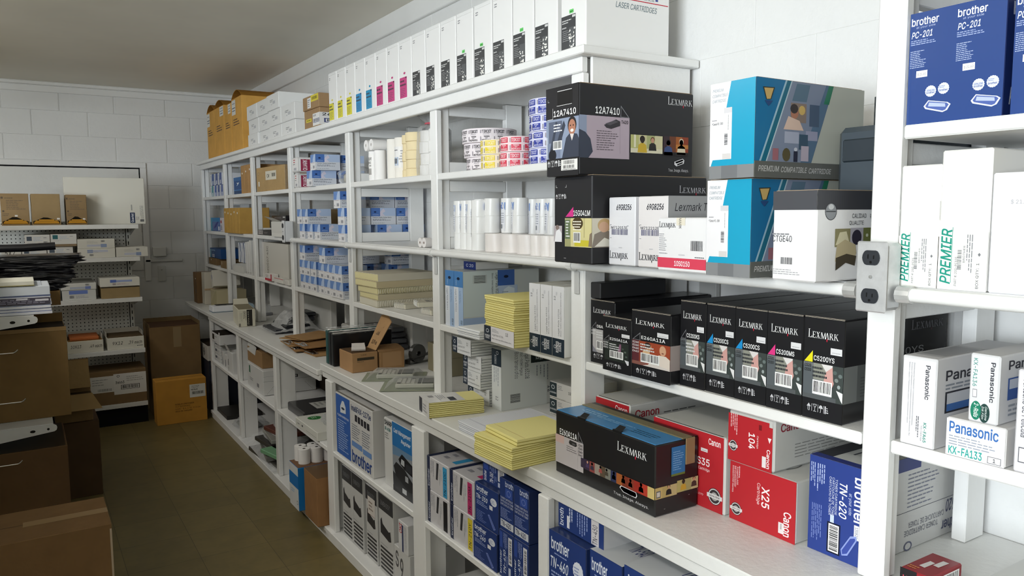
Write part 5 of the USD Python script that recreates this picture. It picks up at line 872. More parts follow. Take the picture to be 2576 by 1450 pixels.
carton('blue_toner_carton', 'dark blue toner carton with a large barcode at the foot of the near post', 'carton', (1.388, .940, CZ, .128, .2055), .38, '#c9c9c7', mat='gloss', ink='ink', bevel=.003, S=[('R', .3, .86, .52, 1, '#2c3a7c'), ('G', .4, .46, .72, .84, 9, '#7a7e90', 4, .3), ('R', .0, .42, 1, .425, '#5a5c66'), ('T', 'TN-620', .8, .26, 1.0, .4, '#5c6078', 1, 1, 180), ('T', 'CARTOUCHE DE TONER', .42, .24, .78, .3, '#6a6c78', 0, 0, 180), ('T', 'brother', .76, .06, .99, .18, '#5c6078', 1, 0, 180), ('T', 'TONER CARTRIDGE', .38, .16, .72, .22, '#6a6c78', 0, 0, 180), ('RING', .42, .05, .04, .05, '#5c6078', .7, '#c9c9c7')],
   F=[('R', 0, 0, 1, 1, '#2c4088'), ('T', 'brother', .82, .42, 1.0, .9, '#e8ecf6', 1, 0, -90), ('T', 'at your side', .72, .5, .79, .72, '#c8d0ea', 0, 0, -90), ('T', 'TN-620', .56, .44, .70, .80, '#eef0f6', 1, 1, -90), ('T', 'TONER CARTRIDGE', .485, .45, .525, .82, '#dfe4f2', 0, 0, -90), ('T', 'CARTOUCHE DE TONER', .43, .41, .47, .83, '#dfe4f2', 0, 0, -90), ('T', 'CARTUCHO DE TONER', .375, .43, .415, .83, '#dfe4f2', 0, 0, -90), ('G', .02, .6, .12, .93, 3, '#a8b4dc', 3, .5, 1), ('G', .14, .58, .3, .93, 4, '#a8b4dc', 5, .5, 1), ('G', .06, .08, .26, .5, 6, '#7c8cc8', 6, .4, 1), ('R', .36, .04, .60, .36, '#10162e'), ('BC', .385, .055, .575, .345, 6, '#ecece8', '#15161a', 1), ('R', .41, .36, .48, .44, '#c8d4e8'), ('R', .84, .27, .93, .42, '#e4e6ee'), ('T', '130820', .86, .29, .91, .4, '#3a3f5a', 0, 0, -90),
      ('pg', [(.64, .06), (.62, .12), (.78, .29), (.88, .31), (.9, .27), (.74, .08)], '#8c9cd4'), ('pg', [(.65, .075), (.64, .115), (.78, .265), (.86, .285), (.87, .265), (.73, .1)], '#3a4c9c'), ('R', .93, .02, .99, .24, '#5a6ab0'), ('R', .945, .04, .975, .08, '#c0caec'), ('R', .945, .1, .975, .14, '#c0caec'), ('R', .945, .17, .975, .21, '#c0caec')],
   U=[('R', .3, .06, 1, 1, '#c4c6c2'), ('R', 0, .0, 1, .06, '#22307a'), ('R', .0, .06, .3, 1, '#2a2c34'), ('RING', .6, .3, .12, .07, '#34363c', .7, '#c4c6c2'), ('RING', .84, .3, .12, .07, '#34363c', .7, '#c4c6c2'), ('R', .42, .18, .46, .9, '#3a3c44')])
# behind the end frame
t = thing('yellow_pads_back', 'yellow writing pads lying behind the end frame at the wall', 'pile of pads', (1.66, 1.98, CZ)); pads(t, .20, .15, 9, .010, '#e6dca0', '#c0b46c', seed=9)
# pad packs and pads on the worktop of the first bay
W63 = [('R', 0, 0, 1, 1, '#dfe4e2'), ('R', 0, .0, .03, 1, '#eef0f0')]
carton('large_pad_pack', 'large white wrapped pad pack standing upright on the worktop with a barcode', 'pad pack', (1.437, 2.372, CZ, .066, .225), .36, '#d0d2ce', mat='gloss', ink='ink_gloss', bevel=.004,
   F=[('R', 0, 0, 1, 1, '#e4e8ea'), ('R', 0, .72, 1, 1, '#2b3844'), ('T', 'BUSINESS', .3, .75, .5, .9, '#dfe4ea', 0, 0, -90), ('RING', .6, .94, .12, .03, '#e0e4ea', .75, '#2b3844'), ('G', .2, .3, .8, .7, 3, '#9aa4b0', 3, .3, 1), ('T', '12', .4, .15, .65, .22, '#50545c', 0, 0, -90)],
   S=[('R', 0, 0, .56, 1, '#dde2e0'), ('T', 'Legal Pads 63108', .27, .48, .34, .94, '#4a5054', 0, 0, -90), ('T', 'Bloc-notes legaux', .215, .54, .265, .94, '#5c6266', 0, 0, -90), ('T', 'Blocs tamano oficio', .16, .5, .21, .94, '#5c6266', 0, 0, -90), ('R', .36, .73, .66, .995, '#24302f'), ('RING', .56, .88, .045, .06, '#d6dcdc', .8, '#24302f'), ('T', 'BUSINESS', .47, .77, .51, .96, '#d6dcdc', 1, 0, -90), ('T', 'SOURCE', .42, .78, .46, .93, '#d6dcdc', 1, 0, -90), ('G', .42, .4, .6, .68, 4, '#8a9298', 3, .25, 1), ('BC', .09, .1, .24, .26, 5, None, '#4c5052', 1), ('T', '12', .57, .2, .64, .31, '#4a5054', 0, 0, -90)])
zz = CZ
PACK = [('R', 0, 0, 1, 1, '#e3e5e8'), ('R', 0, 0, .27, 1, '#2a3646'), ('T', 'BUSINESS', .03, .32, .24, .44, '#dfe3ea'), ('T', 'SOURCE', .05, .14, .2, .28, '#dfe3ea'), ('RING', .13, .7, .05, .13, '#dfe3ea', .72, '#2a3646'), ('T', 'Legal Pads 63108', .31, .38, .68, .52, '#6e7074', 0), ('T', 'Blocs-notes legaux/Blocs tamano oficio', .31, .16, .95, .28, '#808288', 0), ('T', '12', .78, .62, .86, .82, '#4c4e54', 0), ('G', .31, .64, .55, .9, 3, '#a8aab0', 4)]
for k, (dx, dy, rz) in enumerate(((-.012, -.006, 3), (-.03, -.002, -3), (-.028, .0, -2), (-.055, .035, -1))):
    t = thing('white_pad_pack', 'white wrapped pad pack lying flat, %s from the bottom of the leaning stack of four' % ORD[k], 'pad pack', (1.595 + dx, 2.508 + dy, zz), rz, 'stack of white pad packs')
    zt = pads(t, .30, .145, 6, .0102, '#e4e6e4', '#8c9094', jitter=.002, seed=30 + k); MB('#e6e8ea').box(-.1535, -.1515, -.074, .074, .001, zt, b=.0008).build(t, 'wrapper', 'gloss')
    fn = lambda u, v, d: (-.1537 - d, .074 - u * .148, .001 + v * (zt - .001)); art(t, 'label', fn, .148, .06, PACK); zz += zt + .0005
t = thing('yellow_pad_pack', 'short pack of yellow pads with a white paper wrap at the edge of the worktop', 'pad pack', (1.285, 2.437, CZ), -11)
zt = pads(t, .205, .125, 8, .0069, '#ebe29c', '#8f8538', seed=12); m = MB('#e9e8e6'); m.box(-.105, -.1035, -.064, .064, 0, zt + .0012); m.box(-.1035, .03, -.064, .064, zt + .0002, zt + .0012); m.build(t, 'wrapper', 'gloss')
art(t, 'label', lambda u, v, d: (-.1052 - d, .064 - .128 * u, v * zt), .128, zt, [('R', .0, .02, .3, .98, '#3c3f48'), ('G', .4, .2, .9, .8, 3, '#b0b0b4', 3)]); art(t, 'top_label', lambda u, v, d: (-.1 + .125 * v, .06 - .12 * u, zt + .0012 + d), .12, .125, [('R', .55, .62, .98, .82, '#3c4048'), ('BC', .15, .1, .45, .3, 4, None, '#8a8a90'), ('G', .2, .35, .9, .6, 4, '#a8a8ae', 3)])
t = thing('white_writing_pads', 'low pile of white ruled pads lying on the worktop beside the yellow pads', 'pile of pads', (1.335, 2.102, CZ), 0)
pads(t, .29, .23, 5, .0062, '#e9ebf0', '#a8abb4', jitter=.004, seed=15)
zt = .031; art(t, 'ruling', lambda u, v, d: (-.145 + .29 * v, .115 - .23 * u, zt + d * .3), .23, .29, [('R', 0, .02 + .035 * k, 1, .0225 + .035 * k, '#b9bfd4') for k in range(28)] + [('R', 0, .14, 1, .145, '#9a9cb0')])
t = thing('yellow_writing_pads', 'thick pile of yellow ruled pads overhanging the worktop edge', 'pile of pads', (1.232, 1.872, CZ), 3)
zt = pads(t, .235, .195, 10, .0064, '#efe69c', '#b3a850', jitter=.0025, seed=16)
rul = [('R', 0, .02 + .035 * k, 1, .022 + .035 * k, '#c8c486') for k in range(28)] + [('R', 0, .13, 1, .134, '#c8a070')]
art(t, 'ruling', lambda u, v, d: (-.1175 + .235 * v, .0975 - .195 * u, zt + d * .3), .195, .235, rul)
t = thing('yellow_top_pad', 'two yellow ruled pads set back on top of the thick yellow pile', 'pile of pads', (1.247, 1.863, CZ + zt + .0006), -2)
z2 = pads(t, .208, .185, 2, .0095, '#f0e79e', '#b3a850', jitter=.001, seed=17); art(t, 'ruling', lambda u, v, d: (-.104 + .208 * v, .0925 - .185 * u, z2 + d * .3), .185, .208, rul)
JR = [('R', .02, .12, .3, .95, '#2c3a40'), ('T', 'BUSINESS', .04, .3, .28, .4, '#dfe4e6'), ('RING', .15, .68, .07, .13, '#dfe4e6', .7, '#2c3a40'), ('T', 'Jr. Legal Pad 63107', .05, -.0, .66, .1, '#8a8478', 0), ('T', '12', .76, .5, .86, .66, '#4a4c50', 0), ('G', .34, .6, .6, .9, 3, '#a8a8ac', 3)]
for k in range(2): carton('small_pad_pack', 'small white and grey wrapped pad pack at the foot of the post, %s of two' % ('lower', 'upper')[k], 'pad pack', (1.567, 2.145, CZ + .0605 * k, .15, .06), .19, '#dcdad6', F=JR, mat='gloss')
# second bay: coin wrapper cartons, wrapped binders, calculators
t = carton('open_kraft_carton', 'small open kraft carton of clear wrappers with a hand-lettered flap standing up', 'carton', (1.224, 3.366, CZ, .165, .0905), .125, '#b08a62', mat='kraft', F=[], S=[('T', '1,000', .34, .82, .56, .92, '#3a3228', 0), ('R', .2, .6, .86, .74, '#3f382c'), ('G', .2, .52, .6, .58, 1, '#6a5a44', 3)])
MB('#5c4630').box(-.0605, .0605, -.0805, .0805, .0905, .0909).build(t, 'opening', 'kraft')
fl = [(.0625, .045, .09), (.0625, -.06, .09), (.115, -.125, .225), (.125, -.055, .255), (.118, -.005, .245)]
m = MB('#bd976c'); m.add(fl, [[0, 1, 2], [0, 2, 3], [0, 3, 4]]); m.add([(x + .003, y, z) for x, y, z in fl], [[0, 2, 1], [0, 3, 2], [0, 4, 3]]); m.build(t, 'lid_flap', 'kraft')
A0, A1, A2 = map(np.array, ((.0625, .045, .09), (.0625, -.06, .09), (.118, -.005, .245)))
fu = lambda u, v, d: tuple(A0 + (A1 - A0) * u + (np.array((.121, -.085, .238)) - A1) * v + np.array((-.9, 0, .3)) * (d + .0006))
art(t, 'flap_lettering', fu, .11, .16, [('T', 'Coin Wrappers', .1, .66, .9, .78, '#2c241c', 0, 1), ('T', 'Nickel', .3, .44, .7, .58, '#2c241c', 0, 1), ('T', '$.09 ea', .25, .14, .8, .3, '#2c241c', 0, 1)])
for k in range(3): crumple_loc = (1.275 + .02 * k, 3.395 - .045 * k, CZ + .0915); MB('#d6d0cc').tube([(1.24 + .012 * k, 3.33 + .03 * k, CZ + .102 + .004 * k), (1.30 + .01 * k, 3.31 + .03 * k, CZ + .102 + .004 * k)], .010, 8).build('/World', 'coin_wrapper', 'plastic', 'clear rolled coin wrappers lying in the open kraft carton, %s' % ('near', 'middle', 'far')[k], cat='coin wrapper')
t = carton('kraft_carton', 'closed kraft carton with an arched lid behind the open one', 'carton', (1.358, 3.366, CZ, .165, .085), .125, '#a9845c', mat='kraft', S=[('R', .12, .14, .88, .92, '#b18d66')])
n = 8; m = MB('#a5815a'); P = [(-.0825 + .165 * k / n, .085 + .016 * math.sin(math.pi * k / n)) for k in range(n + 1)]
for a, b in zip(P[:-1], P[1:]): m.quad((-.064, a[0], a[1]), (.064, a[0], a[1]), (.064, b[0], b[1]), (-.064, b[0], b[1])); m.quad((-.064, a[0], a[1] - .003), (-.064, b[0], b[1] - .003), (-.064, b[0], b[1]), (-.064, a[0], a[1])); m.quad((.064, a[0], a[1]), (.064, a[0], a[1] - .003), (.064, b[0], b[1] - .003), (.064, b[0], b[1]))
m.build(t, 'lid', 'kraft')
for k, (y, c, lb) in enumerate(((3.568, '#1f4f4e', 'teal'), (3.532, '#16181c', 'black, middle'), (3.492, '#131418', 'black, nearest'))):
    t = thing('wrapped_binder', '%s binder in shiny shrink wrap standing on its side behind the kraft carton' % lb, 'binder', (1.355, y, CZ), 0, 'wrapped binders')
    MB(c).box(-.15, .15, -.016, .016, 0, .165 - .004 * k, b=.004).build(t, 'cover', 'gloss'); MB('#d8d4cc').box(-.146, .15, -.010, .010, .004, .1655 - .004 * k, b=.001).build(t, 'pages', 'paper')
    if k != 1:
        rg = np.random.RandomState(k); g = np.array([[(-.152 + .305 * i / 30 + .002 * rg.rand(), (-.0175 if j == 0 else .0175 if j == 3 else (-.012, .012)[j - 1]) * (1 + .12 * rg.rand()), (.150 if j in (0, 3) else .172 - .004 * k) + .006 * rg.rand()) for j in range(4)] for i in range(31)]).reshape(-1, 3)
        MB('#eef2f2').add(g, [[i * 4 + j, i * 4 + j + 1, i * 4 + j + 5, i * 4 + j + 4] for i in range(30) for j in range(3)]).build(t, 'shrink_wrap', 'film')
carton('beige_wrapped_box', 'beige archive box with a white paper band and barcode behind the calculators', 'box', (1.545, 3.065, CZ, .21, .13), .16, '#8f8870', rz=-3, S=[('R', 0, .62, 1, .64, '#77715c')], F=[('R', .3, 0, .86, 1, '#e2e0d8'), ('BC', .48, .45, .68, .6, 4, None, '#4a4a46'), ('T', 'nnc', .5, .28, .68, .36, '#2c2c2a'), ('R', .78, .9, .86, 1, '#d8d49a')])
for k, (px, py, rz) in enumerate(((1.355, 3.105, -30), (1.345, 2.882, -30))):
    t = thing('calculator_pack', 'desk calculator in a clear blister pack lying on the worktop, %s of two' % ('farther', 'nearer')[k], 'calculator', (px, py, CZ + .001 + .001 * k), rz)
    MB('#9aa08c').box(-.135, .135, -.09, .09, 0, .0025).build(t, 'backing_card', 'card')
    MB('#cdccc0').box(-.075, .085, -.055, .055, .003, .022, b=.004).build(t, 'case', 'plastic'); MB('#5c6058').box(.035, .08, -.05, .05, .0222, .0245).build(t, 'display', 'gloss'); MB('#3c3e3a').box(.016, .03, -.05, .05, .0222, .0232).build(t, 'stripe', 'card')
    for i in range(4):
        for j in range(5): MB('#e2e0d6' if (i + j) % 7 else '#5a5a52').box(-.068 + .019 * i, -.054 + .019 * i, -.045 + .0185 * j, -.031 + .0185 * j, .0222, .0255, b=.001).build(t, 'key', 'plastic')
    MB('#eef0ee').add([(-.12, -.08, .003), (.12, -.08, .003), (.12, .08, .003), (-.12, .08, .003), (-.085, -.062, .030), (.095, -.062, .030), (.095, .062, .030), (-.085, .062, .030)], [[4, 5, 6, 7], [0, 1, 5, 4], [1, 2, 6, 5], [2, 3, 7, 6], [3, 0, 4, 7]]).build(t, 'blister', 'film')
t = thing('grey_tape_dispenser', 'dark grey plastic tape dispenser lying at the back of the second bay', 'tape dispenser', (1.61, 3.36, CZ), 15)
MB('#4c4c4a').add(*(lambda P: ([(x, y, z) for y in (-.02, .02) for x, z in P], [[0, 1, 6, 5], [1, 2, 7, 6], [2, 3, 8, 7], [3, 4, 9, 8], [4, 0, 5, 9]]))([(-.09, 0), (.10, 0), (.11, .05), (.04, .035), (-.09, .02)])).build(t, 'body', 'plastic'); MB('#5a5a58').lathe([(.012, -.012), (.045, -.012), (.045, .012), (.012, .012)], 18).build(t, 'wheel', 'plastic')
w = UsdGeom.Xformable(stage.GetPrimAtPath(t + '/wheel')); w.AddTranslateOp().Set(Gf.Vec3d(-.03, 0, .046)); w.AddRotateXYZOp().Set(Gf.Vec3f(90, 0, 0))

# ================================================================ near right unit
PCF = [('R', 0, 0, 1, 1, '#2f4a88'), ('T', 'brother', .03, .885, .63, .955, '#eceff6'), ('T', 'at your side', .14, .855, .56, .88, '#b8c4e2', 0), ('T', 'PC-201', .04, .775, .5, .835, '#e6eaf4', 1, 1), ('G', .03, .715, .6, .765, 3, '#a8b6dc', 4, .45), ('G', .03, .51, .4, .67, 10, '#b4c0e0', 5, .4), ('R', .18, .42, .43, .48, '#e8e8ea'), ('T', '$ 21.60', .21, .435, .4, .462, '#9a9aa0', 0), ('E', .52, .285, .125, .052, '#dde2f0', 32, .08), ('E', .8, .295, .125, .052, '#dde2f0', 32, .08), ('T', 'GENUINE', .43, .283, .61, .3, '#6a7cb4'), ('T', 'brother', .43, .263, .61, .28, '#44589c'), ('T', 'brother', .71, .272, .89, .29, '#44589c'), ('G', .7, .3, .9, .325, 2, '#8c9ac8', 3),
       ('pg', [(.38, .155), (.48, .205), (.9, .17), (.97, .15), (.9, .1), (.8, .085), (.42, .13)], '#dfe5f4'), ('pg', [(.42, .155), (.49, .195), (.88, .165), (.93, .148), (.86, .105), (.8, .098), (.45, .14)], '#5468ac'), ('pg', [(.5, .185), (.85, .16), (.86, .13), (.48, .15)], '#b8c4e4')]
pc = carton('blue_fax_cartridge_box', 'tall dark blue cartridge box with price sticker, left on the near top shelf', 'box', (1.372, .7735, Z1, .081, .1965), .20, '#1d2f6a', F=PCF, mat='gloss', ink='ink_gloss', group='tall dark blue cartridge boxes', S=[('T', 'PC-201', .1, .1, .6, .25, '#c8cede', 1, 1), ('T', 'brother', .1, .84, .8, .95, '#c8cede')])
dup(pc, 'tall dark blue cartridge box with price sticker, middle on the near top shelf', (1.472, .6925, Z1), 0); dup(pc, 'tall dark blue cartridge box cut by the right edge of the picture', (1.475, .600, Z1))
PRF = lambda part, qty: [('R', .0, .0, 1, .42, '#e9e8e2'), ('T', 'PREMIER', .06, .04, .28, .44, '#1f8f7c', 1, 1, 90), ('R', .285, .05, .295, .45, '#3f9f8c'), ('T', 'PART #: ' + part, .36, .03, .41, .24, '#55575a', 0, 0, 90), ('BC', .40, .14, .5, .3, 5, None, '#6a6c70', 1), ('T', 'BROTHER', .52, .2, .56, .32, '#6a6c70', 0, 0, 90), ('G', .58, .12, .72, .4, 3, '#8a8c90', 4, .4, 1), ('T', 'BOX QTY:  1', .79, .02, .85, .2, '#55575a', 0, 0, 90), ('E', .84, .26, .03, .014, '#7a7c80', 4), ('R', 0, .5, .012, .64, '#c8c8c4')]
carton('tall_white_carton', 'white carton with green vertical lettering, shorter one beside the near post', 'carton', (1.362, .776, Z2 + .0003, .0735, .219), .22, '#ecebe7', F=PRF('200-PC91', 1), group='white cartons with green lettering')
carton('tall_white_carton', 'white carton with green vertical lettering, taller one', 'carton', (1.362, .6985, Z2 + .0003, .0835, .2415), .22, '#ebeae6', F=PRF('200-PC101', 1), group='white cartons with green lettering')
carton('plain_white_carton', 'plain white carton with a printed price at the right edge of the picture', 'carton', (1.36, .605, Z2 + .0003, .098, .199), .22, '#edecf0', F=[('T', '$ 21.00', .3, .74, .6, .78, '#a8a8ac', 0)])
carton('dark_label_carton', 'dark topped carton at the back behind the green lettered cartons', 'carton', (1.60, .72, Z2, .16, .225), .12, '#d0d0cc', F=[('R', 0, .9, 1, 1, '#3a3c42')])
carton('film_carton', 'white film cartridge carton with sideways black lettering at the near post', 'carton', (1.366, .7655, Z3 + .0003, .064, .166), .30, '#d6d5d6', bevel=.002,
   F=[('R', .04, .01, .97, .97, '#e4e3e6'), ('T', 'Panasonic', .68, .54, .82, .92, '#3c3c44', 1, 0, -90), ('T', 'KX-FA65', .68, .06, .77, .28, '#2f8a7a', 1, 0, -90), ('T', 'Film Cartridge', .6, .07, .65, .24, '#5a5a60', 0, 0, -90), ('T', 'Made in Japan / Fabrique au Japon / Fabricado en Japon', .19, .24, .235, .93, '#55555c', 0, 0, -90), ('T', 'Division of Panasonic Corporation of North America, Secaucus, NJ', .26, .1, .305, .93, '#55555c', 0, 0, -90), ('T', 'Distributed by Panasonic Consumer Electronics Company,', .33, .22, .375, .93, '#55555c', 0, 0, -90), ('G', .46, .08, .56, .34, 2, '#6a6a70', 4, .5, 1)],
   S=[('T', 'Panasonic', .1, .74, .75, .86, '#34343c'), ('R', .1, .38, 1, .62, '#2e3038'), ('R', .12, .4, 1, .6, '#c8cacf'), ('R', .12, .4, 1, .48, '#3f6aa8'), ('G', .1, .64, .8, .72, 2, '#8a9098', 3)], U=[('R', .1, .1, .9, .6, '#b8b8b8'), ('R', .14, .14, .86, .55, '#9c9c9e')])
carton('film_carton', 'white film carton with blue and green lettering lying on the lower near shelf', 'carton', (1.364, .6625, Z3 + .0003, .099, .068), .26, '#dad8d6', F=[('R', .01, .01, .99, .98, '#e5e3e4'), ('T', 'Panasonic', .06, .62, .88, .92, '#3a6cb0'), ('G', .06, .3, .86, .58, 4, '#98a0ae', 4, .35), ('T', 'KX-FA133', .06, .05, .63, .26, '#35a39a'), ('R', .72, .04, .94, .22, '#7a7a80'), ('R', .73, .055, .93, .205, '#e5e3e4'), ('T', '1', .81, .08, .85, .18, '#5a5a60')])
carton('film_carton', 'white film carton with green oval badges standing on the blue lettered one', 'carton', (1.368, .6545, Z3 + .0686, .0485, .119), .24, '#d9d9da', F=[('T', 'KX-FA136', .12, .52, .26, .93, '#3f8f84', 0, 0, -90), ('T', 'Panasonic', .7, .32, .86, .9, '#3c3c44', 1, 0, -90), ('R', .13, .36, .28, .48, '#8a8a90'), ('R', .145, .37, .265, .47, '#e4e4e6'), ('E', .56, .15, .18, .14, '#23403c', 20), ('E', .27, .17, .18, .14, '#1f7a60', 20), ('T', '2-Rolls', .2, .07, .36, .28, '#e8efe9', 1, 1, -90), ('T', 'Genuine', .58, .05, .66, .25, '#dfe8e4', 0, 1, -90), ('T', 'Ink Film', .47, .06, .55, .25, '#dfe8e4', 0, 1, -90)], S=[('T', 'Panasonic', .12, .78, .85, .92, '#34343c'), ('R', .12, .34, 1, .66, '#3f5fa0'), ('R', .14, .5, 1, .64, '#c6ccd8'), ('G', .14, .1, .8, .3, 3, '#9aa0a8', 3)])
carton('film_carton', 'tall white film carton cut by the right edge of the picture', 'carton', (1.366, .556, Z3 + .0003, .092, .172), .24, '#dad8dc', F=[('T', 'Cartucho de Pelicula', .1, .35, .22, .92, '#55555c', 0, 0, -90), ('R', .08, .1, .5, .25, '#6a6a70'), ('R', .095, .11, .49, .24, '#e4e2e6')])
carton('small_red_box', 'small red and black box lying at the bottom right of the picture', 'box', (1.375, .761, CZ, .058, .045), .11, '#8e1f28', mat='gloss', F=[('R', 0, 0, .55, 1, '#1e1a1c'), ('E', .7, .5, .16, .2, '#c8b8b4', 14), ('T', 'HP', .1, .3, .4, .7, '#d04a5a'), ('BC', .62, .1, .9, .35, 3)], U=[('pg', [(.3, .3), (.5, .28), (.52, .6), (.34, .62)], '#dcd8d6'), ('pg', [(.55, .5), (.75, .48), (.78, .8), (.58, .8)], '#dcd8d6'), ('G', .1, .1, .6, .25, 2, '#d08a50', 3)], S=[('BC', .3, .15, .9, .85, 4)])
carton('white_flat_carton', 'white flat carton at the bottom right corner of the picture', 'carton', (1.47, .60, CZ, .16, .045), .20, '#d9dad8', U=[('E', .2, .7, .05, .03, '#6a6e6c', 10), ('RING', .6, .4, .1, .08, '#8a8e8c', .85, '#d9dad8')])

# ================================================================ far worktop
FZ = .8288
t = thing('clipboard_pile', 'untidy pile of brown clipboards with silver clips at the near end of the far worktop', 'pile of clipboards', (1.40, 4.262, FZ))
rg = random.Random(8)
for k, (x, y, a, flip) in enumerate(((.02, -.20, 4, 0), (-.02, -.06, -6, 0), (.03, -.02, 8, 0), (-.03, .03, -4, 0), (0, -.10, 3, 0), (.01, .14, 28, 1), (.03, .10, 12, 1))):
    z = .0005 + .0075 * k; c, s = math.cos(math.radians(a)), math.sin(math.radians(a))
    q = lambda X, Y, Z: (x + X * c - Y * s, y + X * s + Y * c, z + Z)
    def bx_(m, x0, x1, y0, y1, z0, z1, col):
        m2 = MB(col).box(x0, x1, y0, y1, z0, z1); m.add([q(*p) for p in m2.v[0]], m2.f[0], col)
    m = MB('#a07a50'); bx_(m, -.16, .16, -.115, .115, 0, .0035, ('#a9855a', '#9c764c', '#b08c60')[k % 3]); o = m.build(t, 'clipboard', 'kraft')
    e = -1 if not flip else 1
    m = MB('#d8d8da'); bx_(m, *sorted((e * .12, e * .155)), -.06, .06, .0036, .006, '#d8d8da')
    m.tube([q(e * .125, -.05 + .1 * i / 8, .006 + .008 * math.sin(math.pi * i / 8)) for i in range(9)], .003, 6)
    m.tube([q(e * .145, -.045, .006), q(e * .165, -.04, .014), q(e * .172, 0, .016), q(e * .165, .04, .014), q(e * .145, .045, .006)], .0016, 6); m.build(t, 'clip', 'chrome')
for k, y in enumerate((4.01, 3.91, 3.81)): pass
t = thing('clear_bag_pack', 'flat clear bags of white cards stacked against the wall behind the clipboards', 'plastic pack', (1.70, 4.42, FZ))
for k in range(2): MB('#c9c8c2').box(-.07, .07, -.13 + .01 * k, .13, .001 + .042 * k, .038 + .042 * k, b=.008).build(t, 'card_pack', 'gloss')
t = thing('grey_wrapped_pile', 'pile of dark grey shrink-wrapped packs at the back beside the clear bags', 'pile of packs', (1.69, 4.02, FZ))
for k in range(4): MB(('#4a4c50', '#55585c', '#44464a', '#6a6c70')[k]).box(-.085 + .01 * (k % 2), .085, -.15 + .014 * k, .16, .001 + .031 * k, .030 + .031 * k, b=.008).build(t, 'pack', 'gloss')
t = carton('cream_carton', 'cream open carton with a black label, between the worktop packs and the outlet', 'carton', (1.205, 5.455, FZ, .34, .118), .11, '#d9d5c2', rz=-7, S=[('R', .5, .04, .82, .98, '#2a2824'), ('T', 'Dura Link', .55, .12, .62, .9, '#d9d5c2', 0, 1, 90), ('G', .3, .2, .48, .9, 3, '#6a665a', 3, .4, 1), ('G', .1, .3, .26, .8, 3, '#a8a494', 4, .3, 1), ('R', .02, .02, .14, .2, '#8a867a')], mat='card')
MB('#8a826c').box(-.05, .05, -.165, .165, .1182, .1187).build(t, 'opening', 'kraft'); MB('#d3cfbd').add([(-.052, .165, .118), (.052, .165, .118), (.048, .20, .155), (-.048, .20, .155)], [[0, 1, 2, 3]]).build(t, 'lid_flap')
t = thing('black_blister_pile', 'pile of black goods in shiny clear packs in front of the cream carton', 'pile of packs', (1.41, 4.98, FZ))
for k, (x, y, w, d, h, c) in enumerate(((-.02, .0, .30, .18, .028, '#2c2e36'), (.03, -.03, .30, .16, .026, '#1e2026'), (.09, .05, .24, .17, .03, '#26282e'), (.12, .04, .2, .14, .026, '#202228'))):
    z = sum(q for q in (.0005, .029, .056, .087)[k:k + 1]); MB(c).box(x - d / 2, x + d / 2, y - w / 2, y + w / 2, z, z + h, b=.008).build(t, 'pack', 'gloss')
g = np.array([[(-.14 + .3 * i / 14, -.2 + .4 * j / 14, .112 * math.exp(-((i - 9) / 4.5) ** 4 - ((j - 7) / 5.5) ** 4) + .014 + .006 * rg.random()) for j in range(15)] for i in range(15)]).reshape(-1, 3)
MB('#eef0f2').add(g, [[i * 15 + j, i * 15 + j + 1, i * 15 + j + 16, i * 15 + j + 15] for i in range(14) for j in range(14)]).build(t, 'clear_wrap', 'film')
t = thing('wrapped_paper_binder', 'white paper pad in a blue-grey cover at the corner of the far worktop', 'paper pack', (1.37, 6.262, FZ), 0)
MB('#eceef2').box(-.17, .10, -.07, .07, .004, .046, b=.004).build(t, 'pages', 'paper'); MB('#8fa2ae').box(-.172, .12, -.073, .073, 0, .0035, b=.001).build(t, 'cover', 'gloss'); MB('#9db2c0').tube([(.115, y, .03) for y in (-.07, 0, .07)], .028, 12).build(t, 'spine', 'gloss'); MB('#1e1c1a').box(-.13, .10, -.0, .07, .0465, .05).build(t, 'dark_flap', 'card')
t = carton('brown_corner_carton', 'brown carton with white tag standing at the far end of the worktop', 'carton', (1.225, 7.02, FZ, .15, .262), .18, '#836748', mat='kraft', F=[('R', .55, .78, .8, .82, '#dcd6c8'), ('R', .5, .4, .9, .44, '#4a3a28'), ('R', .5, .34, .9, .37, '#4a3a28')])
t = carton('white_corner_carton', 'open white carton beside the brown one at the far end of the worktop', 'carton', (1.262, 6.87, FZ, .12, .27), .24, '#d6d0c2')
MB('#c9ad8c').box(-.121, .121, -.064, -.0605, .12, .135, b=.001).build(t, 'tape', 'kraft')
t = carton('pale_leaning_carton', 'pale carton leaning against the post at the far end, its lid hanging open', 'carton', (1.30, 6.66, FZ, .22, .135), .24, '#bfb594', F=[('pg', [(0, .1), (.9, 1), (1, 1), (1, 0), (0, 0)], '#b3a982')])
t = carton('white_tilted_box', 'white box with a small barcode tilted on top of the pale carton', 'box', (1.31, 6.66, FZ + .185, .06, .14), .22, '#dad7ce', F=[('R', .3, .5, .7, .75, '#9a9cb8')])
pr = UsdGeom.Xformable(stage.GetPrimAtPath(t)); pr.ClearXformOpOrder(); pr.GetPrim().RemoveProperty('xformOp:translate'); place(pr, (1.42, 6.72, FZ + .152), 0, -18)
MB('#d2d2ce').box(1.62, 1.66, 4.70, 5.35, FZ, FZ + .20, b=.003).build('/World', 'white_board_panel', 'card', 'white panel leaning flat at the back of the far worktop between two posts', cat='panel')
t = thing('clear_cup', 'clear plastic dispenser lying behind the cream carton', 'dispenser', (1.50, 5.80, FZ + .02), 20); MB('#e8ecee').lathe([(.03, 0), (.036, .06), (.033, .062), (.028, .004)], 16).build(t, 'cup', 'film'); MB('#9a9ca0').box(-.04, .05, -.02, .02, -.0195, 0, b=.004).build(t, 'base', 'plastic')

